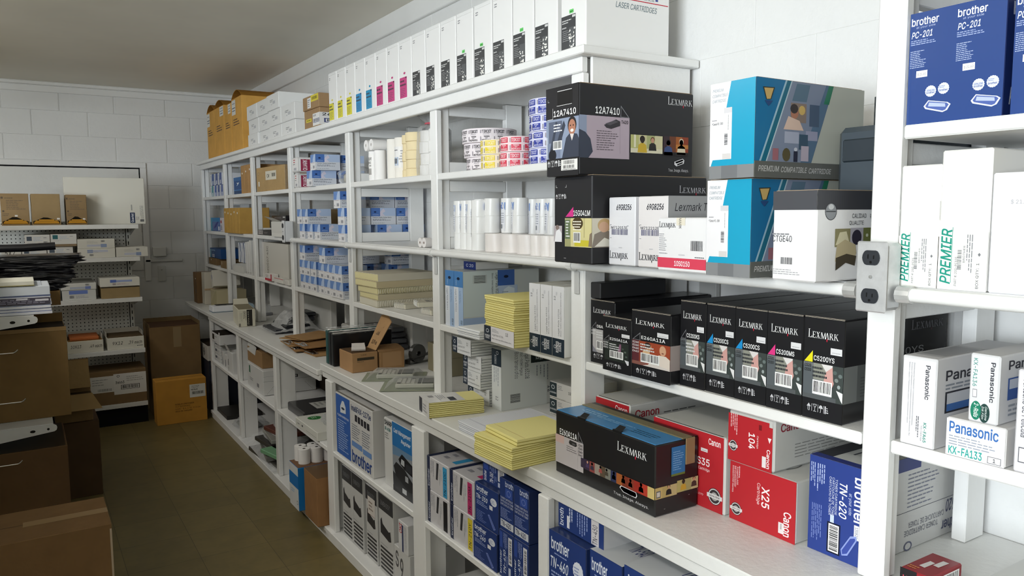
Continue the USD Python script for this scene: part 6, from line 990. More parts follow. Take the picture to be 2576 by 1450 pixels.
# ================================================================ open base cabinets
SZ, DZ = .4623, .0603
def smallbox(name, lab, X, y, z, w, h, d, col='#dcdcda', **k): return carton(name, lab, 'box', (X, y, z, w, h), d, col, **k)
LG = [('R', .1, .5, .4, .85, '#4a5264'), ('G', .45, .5, .9, .8, 2, '#a8acb4', 3), ('G', .1, .1, .9, .35, 2, '#b8bcc4', 4)]
for k in range(3): smallbox('white_goods_box', 'white box with a dark printed square in the farthest base bay, %s of the stack' % ('bottom', 'middle', 'top')[k], 1.20, 6.085, SZ + .0525 * k, .19, .052, .20, F=LG, S=[('R', 0, .2, 1, .24, '#a8acae'), ('R', 0, .6, .8, .64, '#8a9294')], group='white boxes with a dark printed square')
t = carton('open_white_box', 'open white box with a black square on top of the farthest base bay stack', 'box', (1.175, 6.02, SZ + .158, .30, .075), .20, '#dedede', F=[('R', .16, .3, .38, .84, '#26241f'), ('G', .45, .62, .85, .8, 1, '#a0a0a0', 3), ('G', .2, .1, .75, .18, 1, '#6a6a68', 3)])
MB('#2e2822').box(-.098, .098, -.145, .145, .0752, .0757).build(t, 'opening', 'kraft'); MB('#e2e2e2').box(-.1, -.097, -.15, -.12, .0757, .095).build(t, 'corner_flap'); MB('#e2e2e2').box(-.1, -.097, .12, .15, .0757, .095).build(t, 'corner_flap')
smallbox('slim_white_box', 'slim white box leaning against the stack in the farthest base bay', 1.20, 5.90, SZ, .06, .11, .16, F=[('R', .2, .1, .35, .6, '#8a8e94'), ('R', .5, .1, .62, .4, '#8a8e94')])
smallbox('slim_white_box', 'slim white box with a torn flap in the middle of the farthest base bay', 1.20, 5.80, SZ, .09, .10, .16, F=[('R', .2, .1, .4, .6, '#8a8e94')])
t = smallbox('flap_white_box', 'white box with its lid flap folded up beside the post of the farthest base bay', 1.19, 5.62, SZ, .16, .15, .2, F=[('R', .12, .3, .2, .6, '#5a5a5a'), ('G', .1, .1, .3, .25, 2, '#a0a0a0', 3)]); MB('#dedede').add([(-.1, .08, .151), (-.1, -.02, .151), (-.12, -.01, .20), (-.125, .07, .205)], [[0, 1, 2, 3]]).build(t, 'lid_flap')
t = carton('white_fold_carton', 'long white carton with dashed fold lines in the second base bay', 'carton', (1.20, 4.96, SZ, .40, .155), .33, '#d6d6d4', F=[('R', .12, .6, .2, .9, '#2f6a50'), ('G', .15, .3, .5, .45, 2, '#9a9c9e', 3), ('R', .6, .2, .72, .35, '#8a8c90')], S=[('R', 0, .56, 1, .572, '#8a8c8e'), ('R', 0, .76, 1, .77, '#a8aaac')] + [('R', .06 + .02 * k, .06 + .045 * k, .072 + .02 * k, .08 + .045 * k, '#8a8a8a') for k in range(10)] + [('R', .92 - .02 * k, .06 + .045 * k, .932 - .02 * k, .08 + .045 * k, '#8a8a8a') for k in range(8)] + [('R', .55, .62, .65, .74, '#2a2a2a'), ('T', 'S', .6, .64, .63, .72, '#e8e8e8')])
t = carton('open_kraft_box', 'open kraft box with white paper inside and a white lid flap, on the white carton', 'box', (1.215, 5.02, SZ + .156, .36, .10), .22, '#9a7a54', mat='kraft')
MB('#e4e4e6').box(-.08, .10, -.175, .10, .1003, .104).build(t, 'paper', 'paper'); MB('#d8d8d4').add([(-.111, .18, .07), (-.111, -.02, .06), (-.1115, -.06, .115), (-.105, .17, .148)], [[0, 1, 2, 3]]).add([(-.109, .18, .07), (-.109, -.02, .06), (-.1095, -.06, .115), (-.103, .17, .148)], [[3, 2, 1, 0]]).build(t, 'lid_flap', 'card'); MB('#4a3a28').box(.105, .11, -.18, .18, .1, .125).build(t, 'back_flap', 'kraft')
carton('dark_carton', 'dark brown carton deep in the second base bay behind the posts', 'carton', (1.56, 4.80, SZ, .22, .25), .14, '#4a4038', mat='kraft')
t = carton('black_case', 'flat black boxed case with a white label on the third base bay shelf', 'case', (1.225, 4.19, SZ, .30, .05), .30, '#38383a', mat='gloss', bevel=.006, U=[('R', .35, .3, .85, .7, '#c2c2bc'), ('G', .4, .35, .8, .65, 3, '#8a8a86', 3)])
t = carton('white_green_carton', 'flat white carton with a green oval sticker at the shelf edge', 'carton', (1.168, 3.82, SZ, .36, .045), .26, '#dcdcd4', U=[('E', .22, .3, .10, .14, '#2f7a3c', 20), ('G', .15, .24, .29, .36, 3, '#b8d4b8', 3)], F=[('R', .3, .4, .36, .6, '#5a5a5a'), ('R', .5, .3, .95, .34, '#8a8a86'), ('G', .1, .4, .25, .6, 1, '#7a7a78', 3)])
crumple('clear_parts_bag', 'clear bag of small parts lying on the flat white carton', 'plastic bag', (1.30, 3.74, SZ + .046), (.07, .10, .03), 9)
MB('#d6d4ce').box(1.56, 1.59, 3.62, 4.1, SZ, SZ + .26, b=.002).build('/World', 'white_divider_board', 'card', 'white board standing upright behind the black case', cat='board')
# third base bay floor: blue carton of till rolls and a brown carton
t = carton('blue_white_carton', 'open blue and white carton full of till rolls on the cabinet floor', 'carton', (1.115, 3.885, .0603, .155, .228), .32, '#1f7ac0', F=[('R', 0, 0, 1, 1, '#dfe0e0'), ('R', 0, .5, 1, .8, '#1f7ac4'), ('G', .2, .34, .75, .44, 2, '#8fb4d4', 3), ('RING', .85, .17, .07, .05, '#3a3a3a', .75, '#dfe0e0')], S=[('R', .42, .03, .92, .17, '#dfe0e0')], mat='gloss')
MB('#7a5a44').box(-.158, .158, -.075, .075, .2283, .2288).build(t, 'opening', 'kraft')
RT = .0605 + .2285
tr = None
for i in range(2):
    for j in range(4):
        loc = (1.17 + .065 * j - .0 * i, 3.918 - .066 * i - .006 * j + .02, RT + .0005)
        nm = ('far', 'near')[i], ORD[j]
        lab = 'white till roll standing in the blue carton, %s row, %s from the aisle' % nm
        if tr is None: tr = roll('till_roll', lab, loc, .031, .078, '#eeecea', '#3a3632', grp='till rolls in the blue carton')
        else: dup(tr, lab, loc)
carton('brown_floor_carton', 'plain brown carton beside the blue one on the cabinet floor', 'carton', (1.13, 3.655, .0603, .20, .245), .34, '#98714a', mat='kraft', F=[('R', .5, 0, .505, .8, '#5a4028')], U=[('R', 0, .0, 1, 1, '#6a5034')])
# bags and papers on the far cabinet floor
t = thing('paper_bag_pile', 'jumble of papers and folders in shiny clear bags under the second base shelf', 'pile of bags', (1.34, 4.86, DZ))
for k, (x, y, w, d, z, a, c) in enumerate(((-.02, -.1, .5, .30, .006, 5, '#4a4844'), (-.03, -.12, .34, .26, .036, -8, '#6a6a66'), (0, -.05, .40, .26, .066, 6, '#3e3c3a'), (.02, .02, .32, .24, .096, -5, '#9a9a94'), (.04, .0, .30, .22, .126, 9, '#6b3a30'), (-.05, -.24, .22, .24, .066, 12, '#7fb48a'))):
    m = MB(c); m2 = MB(c).box(-d / 2, d / 2, -w / 2, w / 2, 0, .027, b=.004); ca, sa = math.cos(math.radians(a)), math.sin(math.radians(a)); v = m2.v[0]
    m.add(np.stack([x + v[:, 0] * ca - v[:, 1] * sa, y + v[:, 0] * sa + v[:, 1] * ca, z + v[:, 2]], 1), m2.f[0], c); m.build(t, 'folder', 'gloss')
gx = 22
hgt = lambda i, j: .175 * math.exp(-((i - 12) / 8.5) ** 2 - ((j - 12) / 8) ** 2) + .012 * meshkit.noise(np.array([[i * .7, j * .7, 3.]]), 4)[0] + .004
g = np.array([[(-.185 + .37 * i / (gx - 1), -.40 + .78 * j / (gx - 1), hgt(i, j)) for j in range(gx)] for i in range(gx)]).reshape(-1, 3)
MB('#e6eaea').add(g, [[i * gx + j, i * gx + j + 1, (i + 1) * gx + j + 1, (i + 1) * gx + j] for i in range(gx - 1) for j in range(gx - 1)]).build(t, 'clear_bag', 'film')
carton('flat_black_box', 'flat black box on the floor of the farthest base bay', 'box', (1.20, 6.02, DZ, .34, .03), .26, '#262422')
t = crumple('clear_film_bag', 'crumpled clear bag beside the flat black box on the cabinet floor', 'plastic bag', (1.30, 5.60, DZ + .001), (.11, .13, .04), 12)
MB('#8a8c88').box(-.07, .07, -.09, .09, .004, .03, b=.008).build(t, 'contents', 'gloss')
# first near bay: fax and till cartons, dispenser cartons
BR = '#3a64b4'
carton('fax_machine_carton', 'white and blue fax machine carton with crushed corner on the near base shelf', 'carton', (1.188, 3.195, SZ, .44, .298), .36, '#d2d1cf', bevel=.005,
   F=[('R', .01, .03, .42, .97, '#3c68b6'), ('pg', [(.14, .70), (.3, .72), (.3, .82), (.25, .9), (.2, .9), (.14, .8)], '#dfe4ea'), ('E', .22, .78, .05, .02, '#3a4658', 10), ('T', 'PLAIN PAPER FAX', .05, .63, .38, .665, '#dfe6f2'), ('G', .06, .1, .36, .6, 14, '#a8bce0', 5, .4), ('T', 'intelliFAX-1270e', .46, .84, .98, .93, '#34446e', 1), ('R', .56, .70, .62, .80, '#34343a'), ('R', .64, .695, .7, .795, '#34343a'), ('R', .72, .69, .78, .79, '#34343a'), ('R', .8, .685, .86, .785, '#34343a'), ('R', .88, .68, .94, .78, '#34343a'),
      ('G', .47, .42, .7, .66, 7, '#8a8e98', 4, .4), ('G', .74, .4, .97, .64, 7, '#8a8e98', 6, .4), ('R', .46, .3, .74, .38, '#6f94cc'), ('R', .76, .28, .98, .36, '#6f94cc'), ('T', 'brother', .46, .05, .98, .24, '#2f4a8e')],
   S=[('R', .2, .3, .6, .9, '#b8bcc0'), ('R', .3, .55, .7, .9, '#7a5a54'), ('RING', .5, .4, .2, .14, '#8a8e94', .8, '#d0d0ce'), ('R', .2, .1, .8, .3, '#4a74ac')], U=[('R', .3, .1, .32, .9, '#9a9a98'), ('R', .0, .0, 1, .03, '#8a867e')])
carton('cash_register_carton', 'cash register carton with a blue band and a picture of a black register', 'carton', (1.214, 2.765, SZ, .285, .285), .36, '#d4d4d2', bevel=.004,
   F=[('R', .3, 0, 1, 1, '#8f949a'), ('R', .3, .66, 1, 1, '#2c74b4'), ('pg', [(.3, .66), (1, .66), (1, .6), (.3, .52)], '#6a8aa8'), ('R', .3, 0, 1, .08, '#26282c'), ('pg', [(.3, .28), (.32, .06), (.85, 0), (1, 0), (1, .12)], '#3a3c40'), ('pg', [(.33, .36), (.42, .44), (.7, .4), (1, .26), (1, .14), (.84, .12), (.4, .24)], '#2a2b2f'), ('pg', [(.5, .5), (.62, .6), (.96, .52), (.98, .36), (.7, .4), (.56, .44)], '#1f2024'), ('pg', [(.58, .45), (.6, .53), (.7, .52), (.7, .44)], '#b8bcc0'), ('R', .74, .4, .94, .5, '#34363c'), ('R', .72, .24, .82, .32, '#a8acb0'), ('T', 'Cash Management', .35, .84, .92, .92, '#e8eef6', 1, 1), ('T', 'Register', .6, .74, .92, .81, '#e8eef6', 1, 1), ('T', 'SHARP', .03, .9, .29, .97, '#34343a', 1), ('T', 'XE-A106', .04, .82, .24, .87, '#2f7a7a'), ('R', .62, .05, .76, .12, '#c8ccd0'), ('G', .04, .7, .22, .8, 3, '#9a9a9a', 3)], U=[('RING', .5, .4, .1, .06, '#4a4a4c', .7, '#cfcfcd')])
def disp(y, w, h, lab, torn=False, X=1.208):
    F = [('R', .0, .80, 1, 1, '#3a3b3e'), ('T', 'EMBASSY', .15, .86, .8, .92, '#7a7c80', 0), ('pg', [(.12, .50), (.12, .66), (.2, .70), (.27, .63), (.7, .58), (.8, .60), (.86, .48), (.7, .46)], '#333336')] + [('R', .1, .05 + .052 * k, .95, .078 + .052 * k, '#333336') for k in range(6)] + [('R', .1, .37, .6, .375, '#7a7c80')]
    if torn: F += [('R', .2, .62, .86, .86, '#d8d2cc'), ('R', .2, .62, .86, .625, '#8a5048'), ('G', .3, .68, .8, .82, 3, '#8a7a70', 3)]
    return carton('tape_dispenser_carton', lab, 'carton', (X, y, DZ, w, h), .30, '#c9c9c7', F=F, group='tape dispenser cartons', bevel=.003)
disp(3.352, .124, .345, 'tape dispenser carton standing on the near cabinet floor, farthest of four'); disp(3.219, .13, .345, 'tape dispenser carton standing on the near cabinet floor, second of four')
disp(3.07, .125, .335, 'tape dispenser carton with a torn pale sticker and dark open top', True, 1.214); disp(2.905, .15, .345, 'tape dispenser carton standing on the near cabinet floor, nearest of four', False, 1.212)
carton('white_support_carton', 'white carton under the small red lettered box on the near cabinet floor', 'carton', (1.21, 2.745, DZ, .15, .175), .25, '#d0d0ce', F=[('T', 'S', .1, .5, .3, .9, '#5a5a5c'), ('T', '9', .4, .3, .6, .8, '#5a5a5c')])
carton('red_lettered_box', 'small white box with a red vertical word and blue stripe, at the near post', 'box', (1.205, 2.7175, DZ + .1755, .09, .125), .20, '#d8d8d8', F=[('T', 'OKI', .12, .6, .4, .92, '#b8404a', 1, 0, 90), ('R', .4, .02, .55, .9, '#3a4468'), ('G', .6, .1, .9, .9, 4, '#b0b0b2', 4, .3, 1)], U=[('R', .1, .3, .9, .9, '#4a4a50')])
# second near bay: colour toner cartons and blue cartons
def tn(lab, y, z, c, word, X=1.192, w=.165):
    return carton('colour_toner_carton', lab, 'carton', (X, y, z, w, .1225), .36, '#cfcdd0', group='white toner cartons with a coloured strip', mat='gloss',
      F=[('R', .0, 0, .13, 1, '#232c4a'), ('T', 'brother', .04, .1, .1, .62, '#dfe4f0', 1, 0, 90), ('pg', [(.42, .42), (.5, .42), (.56, .93), (.46, .93)], '#3a3a3e'), ('R', .75, .04, .93, .92, c), ('T', word, .79, .08, .89, .8, '#1e2430', 0, 0, 90), ('G', .16, .3, .34, .92, 3, '#a8a8b0', 3, .4, 1), ('G', .58, .2, .7, .8, 2, '#a8aeb0', 5, .3, 1)],
      U=[('R', .0, 0, .13, 1, '#232c4a'), ('R', .75, .1, .93, .3, c), ('G', .3, .1, .6, .3, 2, '#9a9aa2', 3)])
tn('toner carton with a cyan strip, upper left of four', 2.377, SZ + .123, '#3a98c8', 'TN-210C'); tn('toner carton with a magenta strip, upper right of four', 2.200, SZ + .123, '#b8346a', 'TN-210M')
tn('toner carton with a black strip, lower left of four', 2.377, SZ, '#1e1e22', 'TN-210BK'); tn('toner carton with a yellow strip, lower right of four', 2.200, SZ, '#d8c43a', 'TN-210Y')
carton('register_carton_back', 'grey cash register carton standing behind the coloured strip toner cartons', 'carton', (1.57, 2.29, SZ, .34, .325), .18, '#77787a', F=[('T', 'SHARP', .3, .86, .75, .94, '#3a3a3c'), ('T', 'XE-A106', .3, .76, .6, .83, '#3a3a3c')])
BL = '#263c78'
def blue(lab, X, y, z, w, h, d, model, kind=0, U=(), S=()):
    if kind == 0:
        F = [('R', 0, 0, 1, 1, BL), ('T', 'brother', .06, .80, .56, .93, '#e4e9f4'), ('G', .15, .755, .5, .785, 1, '#94a4d0', 2), ('T', model, .04, .6, .54, .72, '#dfe5f2', 1, 1), ('G', .06, .46, .56, .58, 3, '#9aaad6', 4, .45), ('G', .06, .06, .5, .34, 7, '#7688c4', 5, .35), ('E', .8, .72, .14, .1, '#dfe3ee', 28, .07), ('G', .7, .67, .9, .77, 3, '#8a98c4', 3), ('R', .62, .5, .76, .6, '#e2e4ea'), ('pg', [(.55, .34), (.62, .36), (.88, .08), (.8, .04)], '#8696cc'), ('pg', [(.58, .33), (.62, .34), (.85, .08), (.81, .06)], '#4a5eac')]
    elif kind == 1:   # standing on end, long lines of print
        F = [('R', 0, 0, 1, 1, BL), ('T', 'broth', .4, .86, .98, .97, '#c8d2ea'), ('R', .4, .66, .9, .84, '#3a55a4'), ('RING', .65, .75, .14, .06, '#7a8cc8', .8, '#3a55a4'), ('T', 'TONER CARTRIDGE', .04, .6, .94, .64, '#d8dff0', 0), ('T', 'CARTOUCHE DE TONER', .04, .54, .98, .58, '#d8dff0', 0), ('T', 'CARTUCHO DE TONER', .04, .48, .96, .52, '#d8dff0', 0), ('G', .05, .24, .9, .44, 7, '#93a3d2', 5, .4), ('R', .04, .06, .98, .2, '#d0d4dc'), ('T', model, .1, .08, .8, .18, '#34385a')]
    else:             # lying, lettering up the face
        F = [('R', 0, 0, 1, 1, BL), ('T', 'brother', .04, .06, .16, .56, '#dfe5f2', 1, 0, 90), ('T', model, .3, .1, .46, .6, '#dfe5f2', 1, 1, 90), ('R', .04, .62, .24, .96, '#3550a0'), ('G', .3, .62, .6, .96, 4, '#93a3d2', 4, .4, 1), ('R', .66, .35, .92, .92, '#dfe1e8'), ('BC', .7, .37, .9, .9, 6, None, '#2a2c3a', 1), ('R', .66, .06, .82, .28, '#c8d0e4'), ('G', .5, .1, .62, .5, 3, '#93a3d2', 5, .4, 1)]
    return carton('blue_toner_box', lab, 'box', (X, y, z, w, h), d, '#20315f', F=F, mat='gloss', U=U, S=S, group='dark blue toner boxes in the base cabinets', bevel=.002)
blue('dark blue toner box with a round seal, upper of two beside the magenta strip', 1.190, 2.031, SZ + .124, .143, .132, .34, 'TN-350'); blue('dark blue toner box lower of two beside the yellow strip', 1.186, 2.038, SZ, .146, .1235, .34, 'TN-360')
blue('dark blue toner box lying on top of the round seal one, barcode forward', 1.215, 2.024, SZ + .2565, .142, .066, .34, 'TN-360', 2)
blue('dark blue toner box with a white number strip, upper left by the post', 1.193, 1.9155, SZ + .1505, .078, .162, .34, 'TN-420', 1); blue('dark blue toner box with a white number strip, upper right by the post', 1.193, 1.834, SZ + .1505, .078, .162, .34, 'TN-420', 1)
blue('dark blue toner box with upward lettering, lower left by the post', 1.190, 1.9155, SZ, .080, .150, .34, 'TN-430', 2); blue('dark blue toner box with upward lettering, lower right by the post', 1.190, 1.833, SZ, .080, .150, .34, 'TN-430', 2)
TP = [('R', 0, .0, 1, 1, '#c6c9cc'), ('T', 'brother', .06, .5, .5, .66, '#3a4470'), ('T', '%s', .5, .2, .9, .34, '#3a4470', 1, 1), ('R', .06, .44, .9, .445, '#6a7088')]
carton('strip_toner_box', 'dark blue toner box with a pale vertical number strip, resting on another box', 'box', (1.200, 1.5595, SZ + .2605, .195, .069), .34, '#b9bcc0', mat='gloss', F=[('R', 0, 0, 1, 1, BL), ('R', .74, .02, .9, .98, '#d6d2d4'), ('T', 'TN-450', .77, .06, .87, .8, '#3a3a4a', 0, 0, 90), ('T', 'broth', .03, .1, .12, .8, '#dfe5f2', 1, 0, 90), ('G', .24, .06, .34, .94, 2, '#c8d2ea', 3, .5, 1), ('G', .42, .06, .68, .94, 5, '#93a3d2', 4, .4, 1), ('R', .2, .1, .26, .6, '#e0e2ea')], S=[('R', 0, .0, 1, 1, '#c9c9cb')])
blue('dark blue toner box with two round seals under the pale strip box', 1.170, 1.578, SZ, .162, .258, .36, 'TN-460', 0)
blue('dark blue toner box with pale lettered top, middle of the nearest base bay', 1.178, 1.4275, SZ, .124, .262, .36, 'TN-540', 0, U=sub(TP, 'TN-540'))
blue('widest dark blue toner box with a pale lettered top, nearest base bay', 1.180, 1.243, SZ, .232, .272, .36, 'TN-550', 0, U=sub(TP, 'TN-550'))
t = smallbox('white_dark_box', 'white box with a dark corner print on the floor of the second near base bay', 1.24, 2.36, .1505, .20, .07, .22, F=[('R', 0, .1, .2, .9, '#3a4048'), ('G', .3, .3, .9, .7, 3, '#a0a4a8', 3)], U=[('G', .2, .3, .6, .6, 2, '#a0a4a8', 4), ('R', .75, .1, .95, .3, '#3a4048')])
carton('brown_base_carton', 'brown carton under the white box on the floor of the second near base bay', 'carton', (1.22, 2.34, DZ, .24, .09), .26, '#8a6c4a', mat='kraft')

# ================================================================ goods on the far pegboard shelving
S1, S2, S3, S4, S5 = 1.5153, 1.2723, .9653, .5773, .1653
def fbox(name, lab, x0, x1, y, z, h, d, col, F=(), U=(), mat='card', cat='box', group=None, rz=0, parts=()):
    """a box that faces the viewer (front towards -y)"""
    t = thing(name, lab, cat, ((x0 + x1) / 2, y + d / 2, z), rz, group); w = x1 - x0
    MB(col).box(-w / 2, w / 2, -d / 2, d / 2, 0, h, b=.002).build(t, 'body', mat)
    if F: art(t, 'front_print', lambda u, v, q: (-w / 2 + u * w, -d / 2 - q, v * h), w, h, F)
    if U: art(t, 'top_print', lambda u, v, q: (-w / 2 + u * w, -d / 2 + v * d, h + q), w, d, U)
    for f in parts: f(t, w, d, h)
    return t
def cut_front(peak):
    def f(t, w, d, h):
        P = [(-.46, .04), (.46, .04), (.46, .13), (.3, .16), (.05, peak), (-.1, peak + .01), (-.34, .16), (-.46, .13)]
        m = MB('#1f1a10'); m.poly([(u * w, v * h) for u, v in P], lambda u, v: (u, -d / 2 - .0004, v)); m.build(t, 'cut_opening', 'rough')
        for k in range(4):
            e = (.44, .42, .38, .26)[k] * w; m = MB(('#c98f2c', '#d39a34')[k % 2]); m.box(-e, e, -d / 2 - .0030, -d / 2 - .0006, h * (.055 + .034 * k), h * (.055 + .034 * k) + h * .026); m.build(t, 'envelope', 'paper', 'yellow envelope edge')
    return f
ENV = [('R', .02, .84, .1, .9, '#5a4c3a'), ('G', .15, .84, .6, .9, 1, '#6a5a44', 3), ('G', .2, .5, .92, .82, 6, '#6f5e48', 5, .4), ('R', .05, .42, .12, .48, '#5a4c3a'), ('G', .05, .3, .4, .4, 2, '#6a5a44', 3), ('R', .48, .28, .58, .33, '#d8d4cc')]
fbox('envelope_carton', 'brown carton with a cut front showing yellow envelopes, leftmost on the top shelf', -.122, .045, 6.42, S1, .223, .30, '#927a57', ENV, mat='kraft', cat='carton', group='brown envelope cartons', parts=(cut_front(.26),))
fbox('envelope_carton', 'plain fronted brown carton with a cut opening, middle of three on the top shelf', .058, .236, 6.42, S1, .222, .30, '#97805b', [('R', .86, .18, .96, .23, '#e0dcd4')], mat='kraft', cat='carton', group='brown envelope cartons', parts=(cut_front(.24),))
fbox('envelope_carton', 'narrow printed brown carton with a pointed opening, rightmost of three on the top shelf', .272, .403, 6.43, S1, .218, .165, '#8c7452', ENV[:5] + [('R', .78, .17, .9, .22, '#e0dcd4')], mat='kraft', cat='carton', group='brown envelope cartons', parts=(cut_front(.27),))
fbox('whiteboard_carton', 'large thin white carton standing upright on the top pegboard shelf', .27, .812, 6.60, S1, .352, .05, '#d9d7cc', [('R', .80, .02, .865, .25, '#34405a'), ('T', 'Quartet', .815, .04, .85, .23, '#e0e2e8', 1, 0, 90), ('G', .88, .04, .92, .16, 2, '#8a8a88', 3, .4, 1), ('G', .93, .06, .98, .4, 3, '#9a9a96', 4, .4, 1), ('G', .81, .27, .85, .42, 1, '#9a9a96', 5, .4, 1), ('R', .93, .05, .98, .1, '#6a6a6a')], cat='carton')
WB = [('R', .08, .52, .28, .86, '#4f5a68'), ('G', .34, .5, .8, .86, 3, '#b4c4d8', 3, .35), ('BC', .72, .26, .9, .48, 4, None, '#7a7c80'), ('R', .74, .74, .86, .78, '#8a8c90'), ('G', .1, .3, .5, .42, 2, '#a8aab0', 5, .3)]
WT = [('R', .08, .5, .28, .9, '#2f6a70')] + WB[1:]
fbox('paper_box', 'white paper box lettered by hand with large figures, at the left of the second shelf', -.138, -.019, 6.415, S2, .085, .26, '#dcdad4', [('T', '5X7', .18, .38, .72, .8, '#3a3a3a', 0, 1)])
fbox('paper_box', 'white paper box with a dark square, second on the second shelf bottom row', -.014, .135, 6.415, S2, .085, .26, '#dad9d4', WB); fbox('paper_box', 'white paper box with a dark square, third on the second shelf bottom row', .139, .299, 6.415, S2, .087, .26, '#dad9d4', WB)
fbox('paper_box', 'white paper box with a dark square, upper left on the second shelf', .006, .160, 6.41, S2 + .0875, .088, .26, '#dcdcd8', WB); t = fbox('paper_box', 'white and brown paper box with a teal square, upper right on the second shelf', .163, .325, 6.405, S2 + .0885, .090, .26, '#8f7b5e', [('R', 0, .2, 1, 1, '#dcdcd8')] + [(q[0], q[1], .2 + .8 * q[2], q[3], .2 + .8 * q[4]) + q[5:] for q in WT if q[0] in ('R', 'G')])
LB = lambda f: [('R', *((.62, .12, .78, .46) if f else (.25, .52, .4, .88)), '#8f9fc0'), ('R', *((.25, .2, .62, .42) if f else (.4, .6, .8, .84)), '#c2c6d4'), ('BC', *((.62, .62, .74, .88) if f else (.3, .16, .42, .42)), 4, None, '#6a6c74'), ('G', .25, .55, .55, .85, 3, '#b8b8b4', 4, .3)]
fbox('large_envelope_box', 'wide white envelope box, lower of two stacked on the second shelf', .327, .571, 6.405, S2, .068, .27, '#d9d7cd', LB(0)); fbox('large_envelope_box', 'wide white envelope box, upper of two stacked on the second shelf', .328, .570, 6.405, S2 + .0685, .070, .27, '#d8d6cc', LB(1))
fbox('large_envelope_box', 'wide white envelope box jutting past the right end of the second shelf', .574, .790, 6.40, S2, .072, .27, '#d4d2c8', LB(1), rz=1)
t = fbox('lidded_white_box', 'white box with a slipped lid and blue label on the third shelf', .213, .430, 6.41, S3, .075, .27, '#cfd0cc', [('R', .2, .6, .75, .95, '#6f86c8'), ('BC', .2, .15, .35, .5, 4, None, '#6a6c74'), ('G', .4, .2, .8, .5, 2, '#b0b2b8', 4)])
m = MB('#d8d8d2'); m.box(-.114, .112, -.139, .137, .0755, .125, b=.003); m.build(t, 'lid'); art(t, 'lid_print', lambda u, v, q: (-.114 + .226 * u, -.139 - q, .0755 + .05 * v), .226, .05, [('R', .68, .1, .84, .5, '#7a8cc4'), ('R', .25, .15, .68, .45, '#b4bccc'), ('BC', .68, .55, .8, .9, 4, None, '#6a6c74')])
MB('#8f8f88').add([(-.11, -.13, .126), (.10, -.13, .126), (.10, .13, .138), (-.10, .13, .142)], [[0, 1, 2, 3]]).build(t, 'tilted_sheet', 'card')
t = fbox('lidded_brown_box', 'brown box with a white lid and blue label on the third shelf', .462, .722, 6.40, S3, .085, .28, '#a08a62', [('R', 0, .93, 1, 1, '#2e261a')], mat='kraft'); MB('#dedcd2').box(-.134, .133, -.144, .144, .087, .152, b=.003).build(t, 'lid'); art(t, 'lid_print', lambda u, v, q: (-.134 + .267 * u, -.144 - q, .087 + .065 * v), .267, .065, [('R', .25, .48, .4, .8, '#5f78c0'), ('R', .4, .52, .8, .74, '#9cacd8'), ('BC', .3, .15, .4, .42, 4, None, '#8a7a8a'), ('G', .42, .2, .75, .42, 2, '#c0a8b0', 4)])
fbox('plain_white_box', 'plain white box partly hidden behind the black bags on the third shelf', .08, .195, 6.42, S3, .09, .26, '#c9cac4')
def tray(t, w, d, h, col='#5c4c34', fill=None):
    MB(col).box(-w / 2 + .004, w / 2 - .004, -d / 2 + .004, d / 2 - .004, h, h + .0006).build(t, 'opening', 'kraft')
    m = MB('#cfcabd'); n = 8; R = .02
    m.box(-w / 2, w / 2, d / 2 - .004, d / 2, h - .001, h + .035); m.box(-w / 2, -w / 2 + .003, -d / 4, d / 2 - .004, h - .001, h + .032); m.box(w / 2 - .003, w / 2, -d / 4, d / 2 - .004, h - .001, h + .032); m.build(t, 'raised_wall', 'kraft')
    if fill: MB(fill).box(-w * .42, w * .40, -d * .4, d * .42, h + .0007, h + .022, b=.004).build(t, 'envelope_stack', 'paper', 'orange envelopes')
fbox('envelope_tray', 'open white tray of orange envelopes with a hand-lettered price on the fourth shelf', .225, .456, 6.385, S4, .088, .30, '#d9d5c6', [('T', '10X13', .08, .42, .38, .68, '#2a2824', 0, 1), ('T', '.49 each', .6, .38, .96, .66, '#2a2824', 0, 1)], cat='tray', parts=(lambda t, w, d, h: tray(t, w, d, h, '#8a6a3a', '#b86a3a'),))
fbox('envelope_tray', 'open empty white tray with a hand-lettered price on the fourth shelf', .482, .731, 6.385, S4, .092, .30, '#d9d6c8', [('T', '9X12', .14, .42, .42, .68, '#2a2824', 0, 1), ('T', '.39 each', .56, .40, .94, .66, '#2a2824', 0, 1), ('G', .8, .2, .96, .3, 1, '#4a4844', 2)], cat='tray', parts=(tray,))
fbox('labelled_brown_carton', 'large brown carton with two white shipping labels on the base shelf', .335, .732, 6.39, S5, .255, .33, '#7c6444', [('R', .05, .38, .45, .86, '#d2cfc8'), ('R', .44, .28, 1, .90, '#d6d3cc'), ('BC', .15, .4, .42, .5, 4, None, '#6a6a68'), ('G', .08, .6, .4, .82, 3, '#8a8a86', 5, .25), ('T', '36663', .47, .6, .62, .68, '#34322e'), ('R', .56, .42, .88, .56, '#34322e'), ('BC', .57, .43, .87, .55, 5, '#c8c6c0', '#34322e'), ('RING', .52, .83, .025, .035, '#34322e', .7, '#d6d3cc'), ('G', .66, .66, .96, .84, 3, '#9a9892', 4, .3)], mat='kraft', cat='carton', U=[('R', .1, .48, .9, .49, '#3a2e1e')])
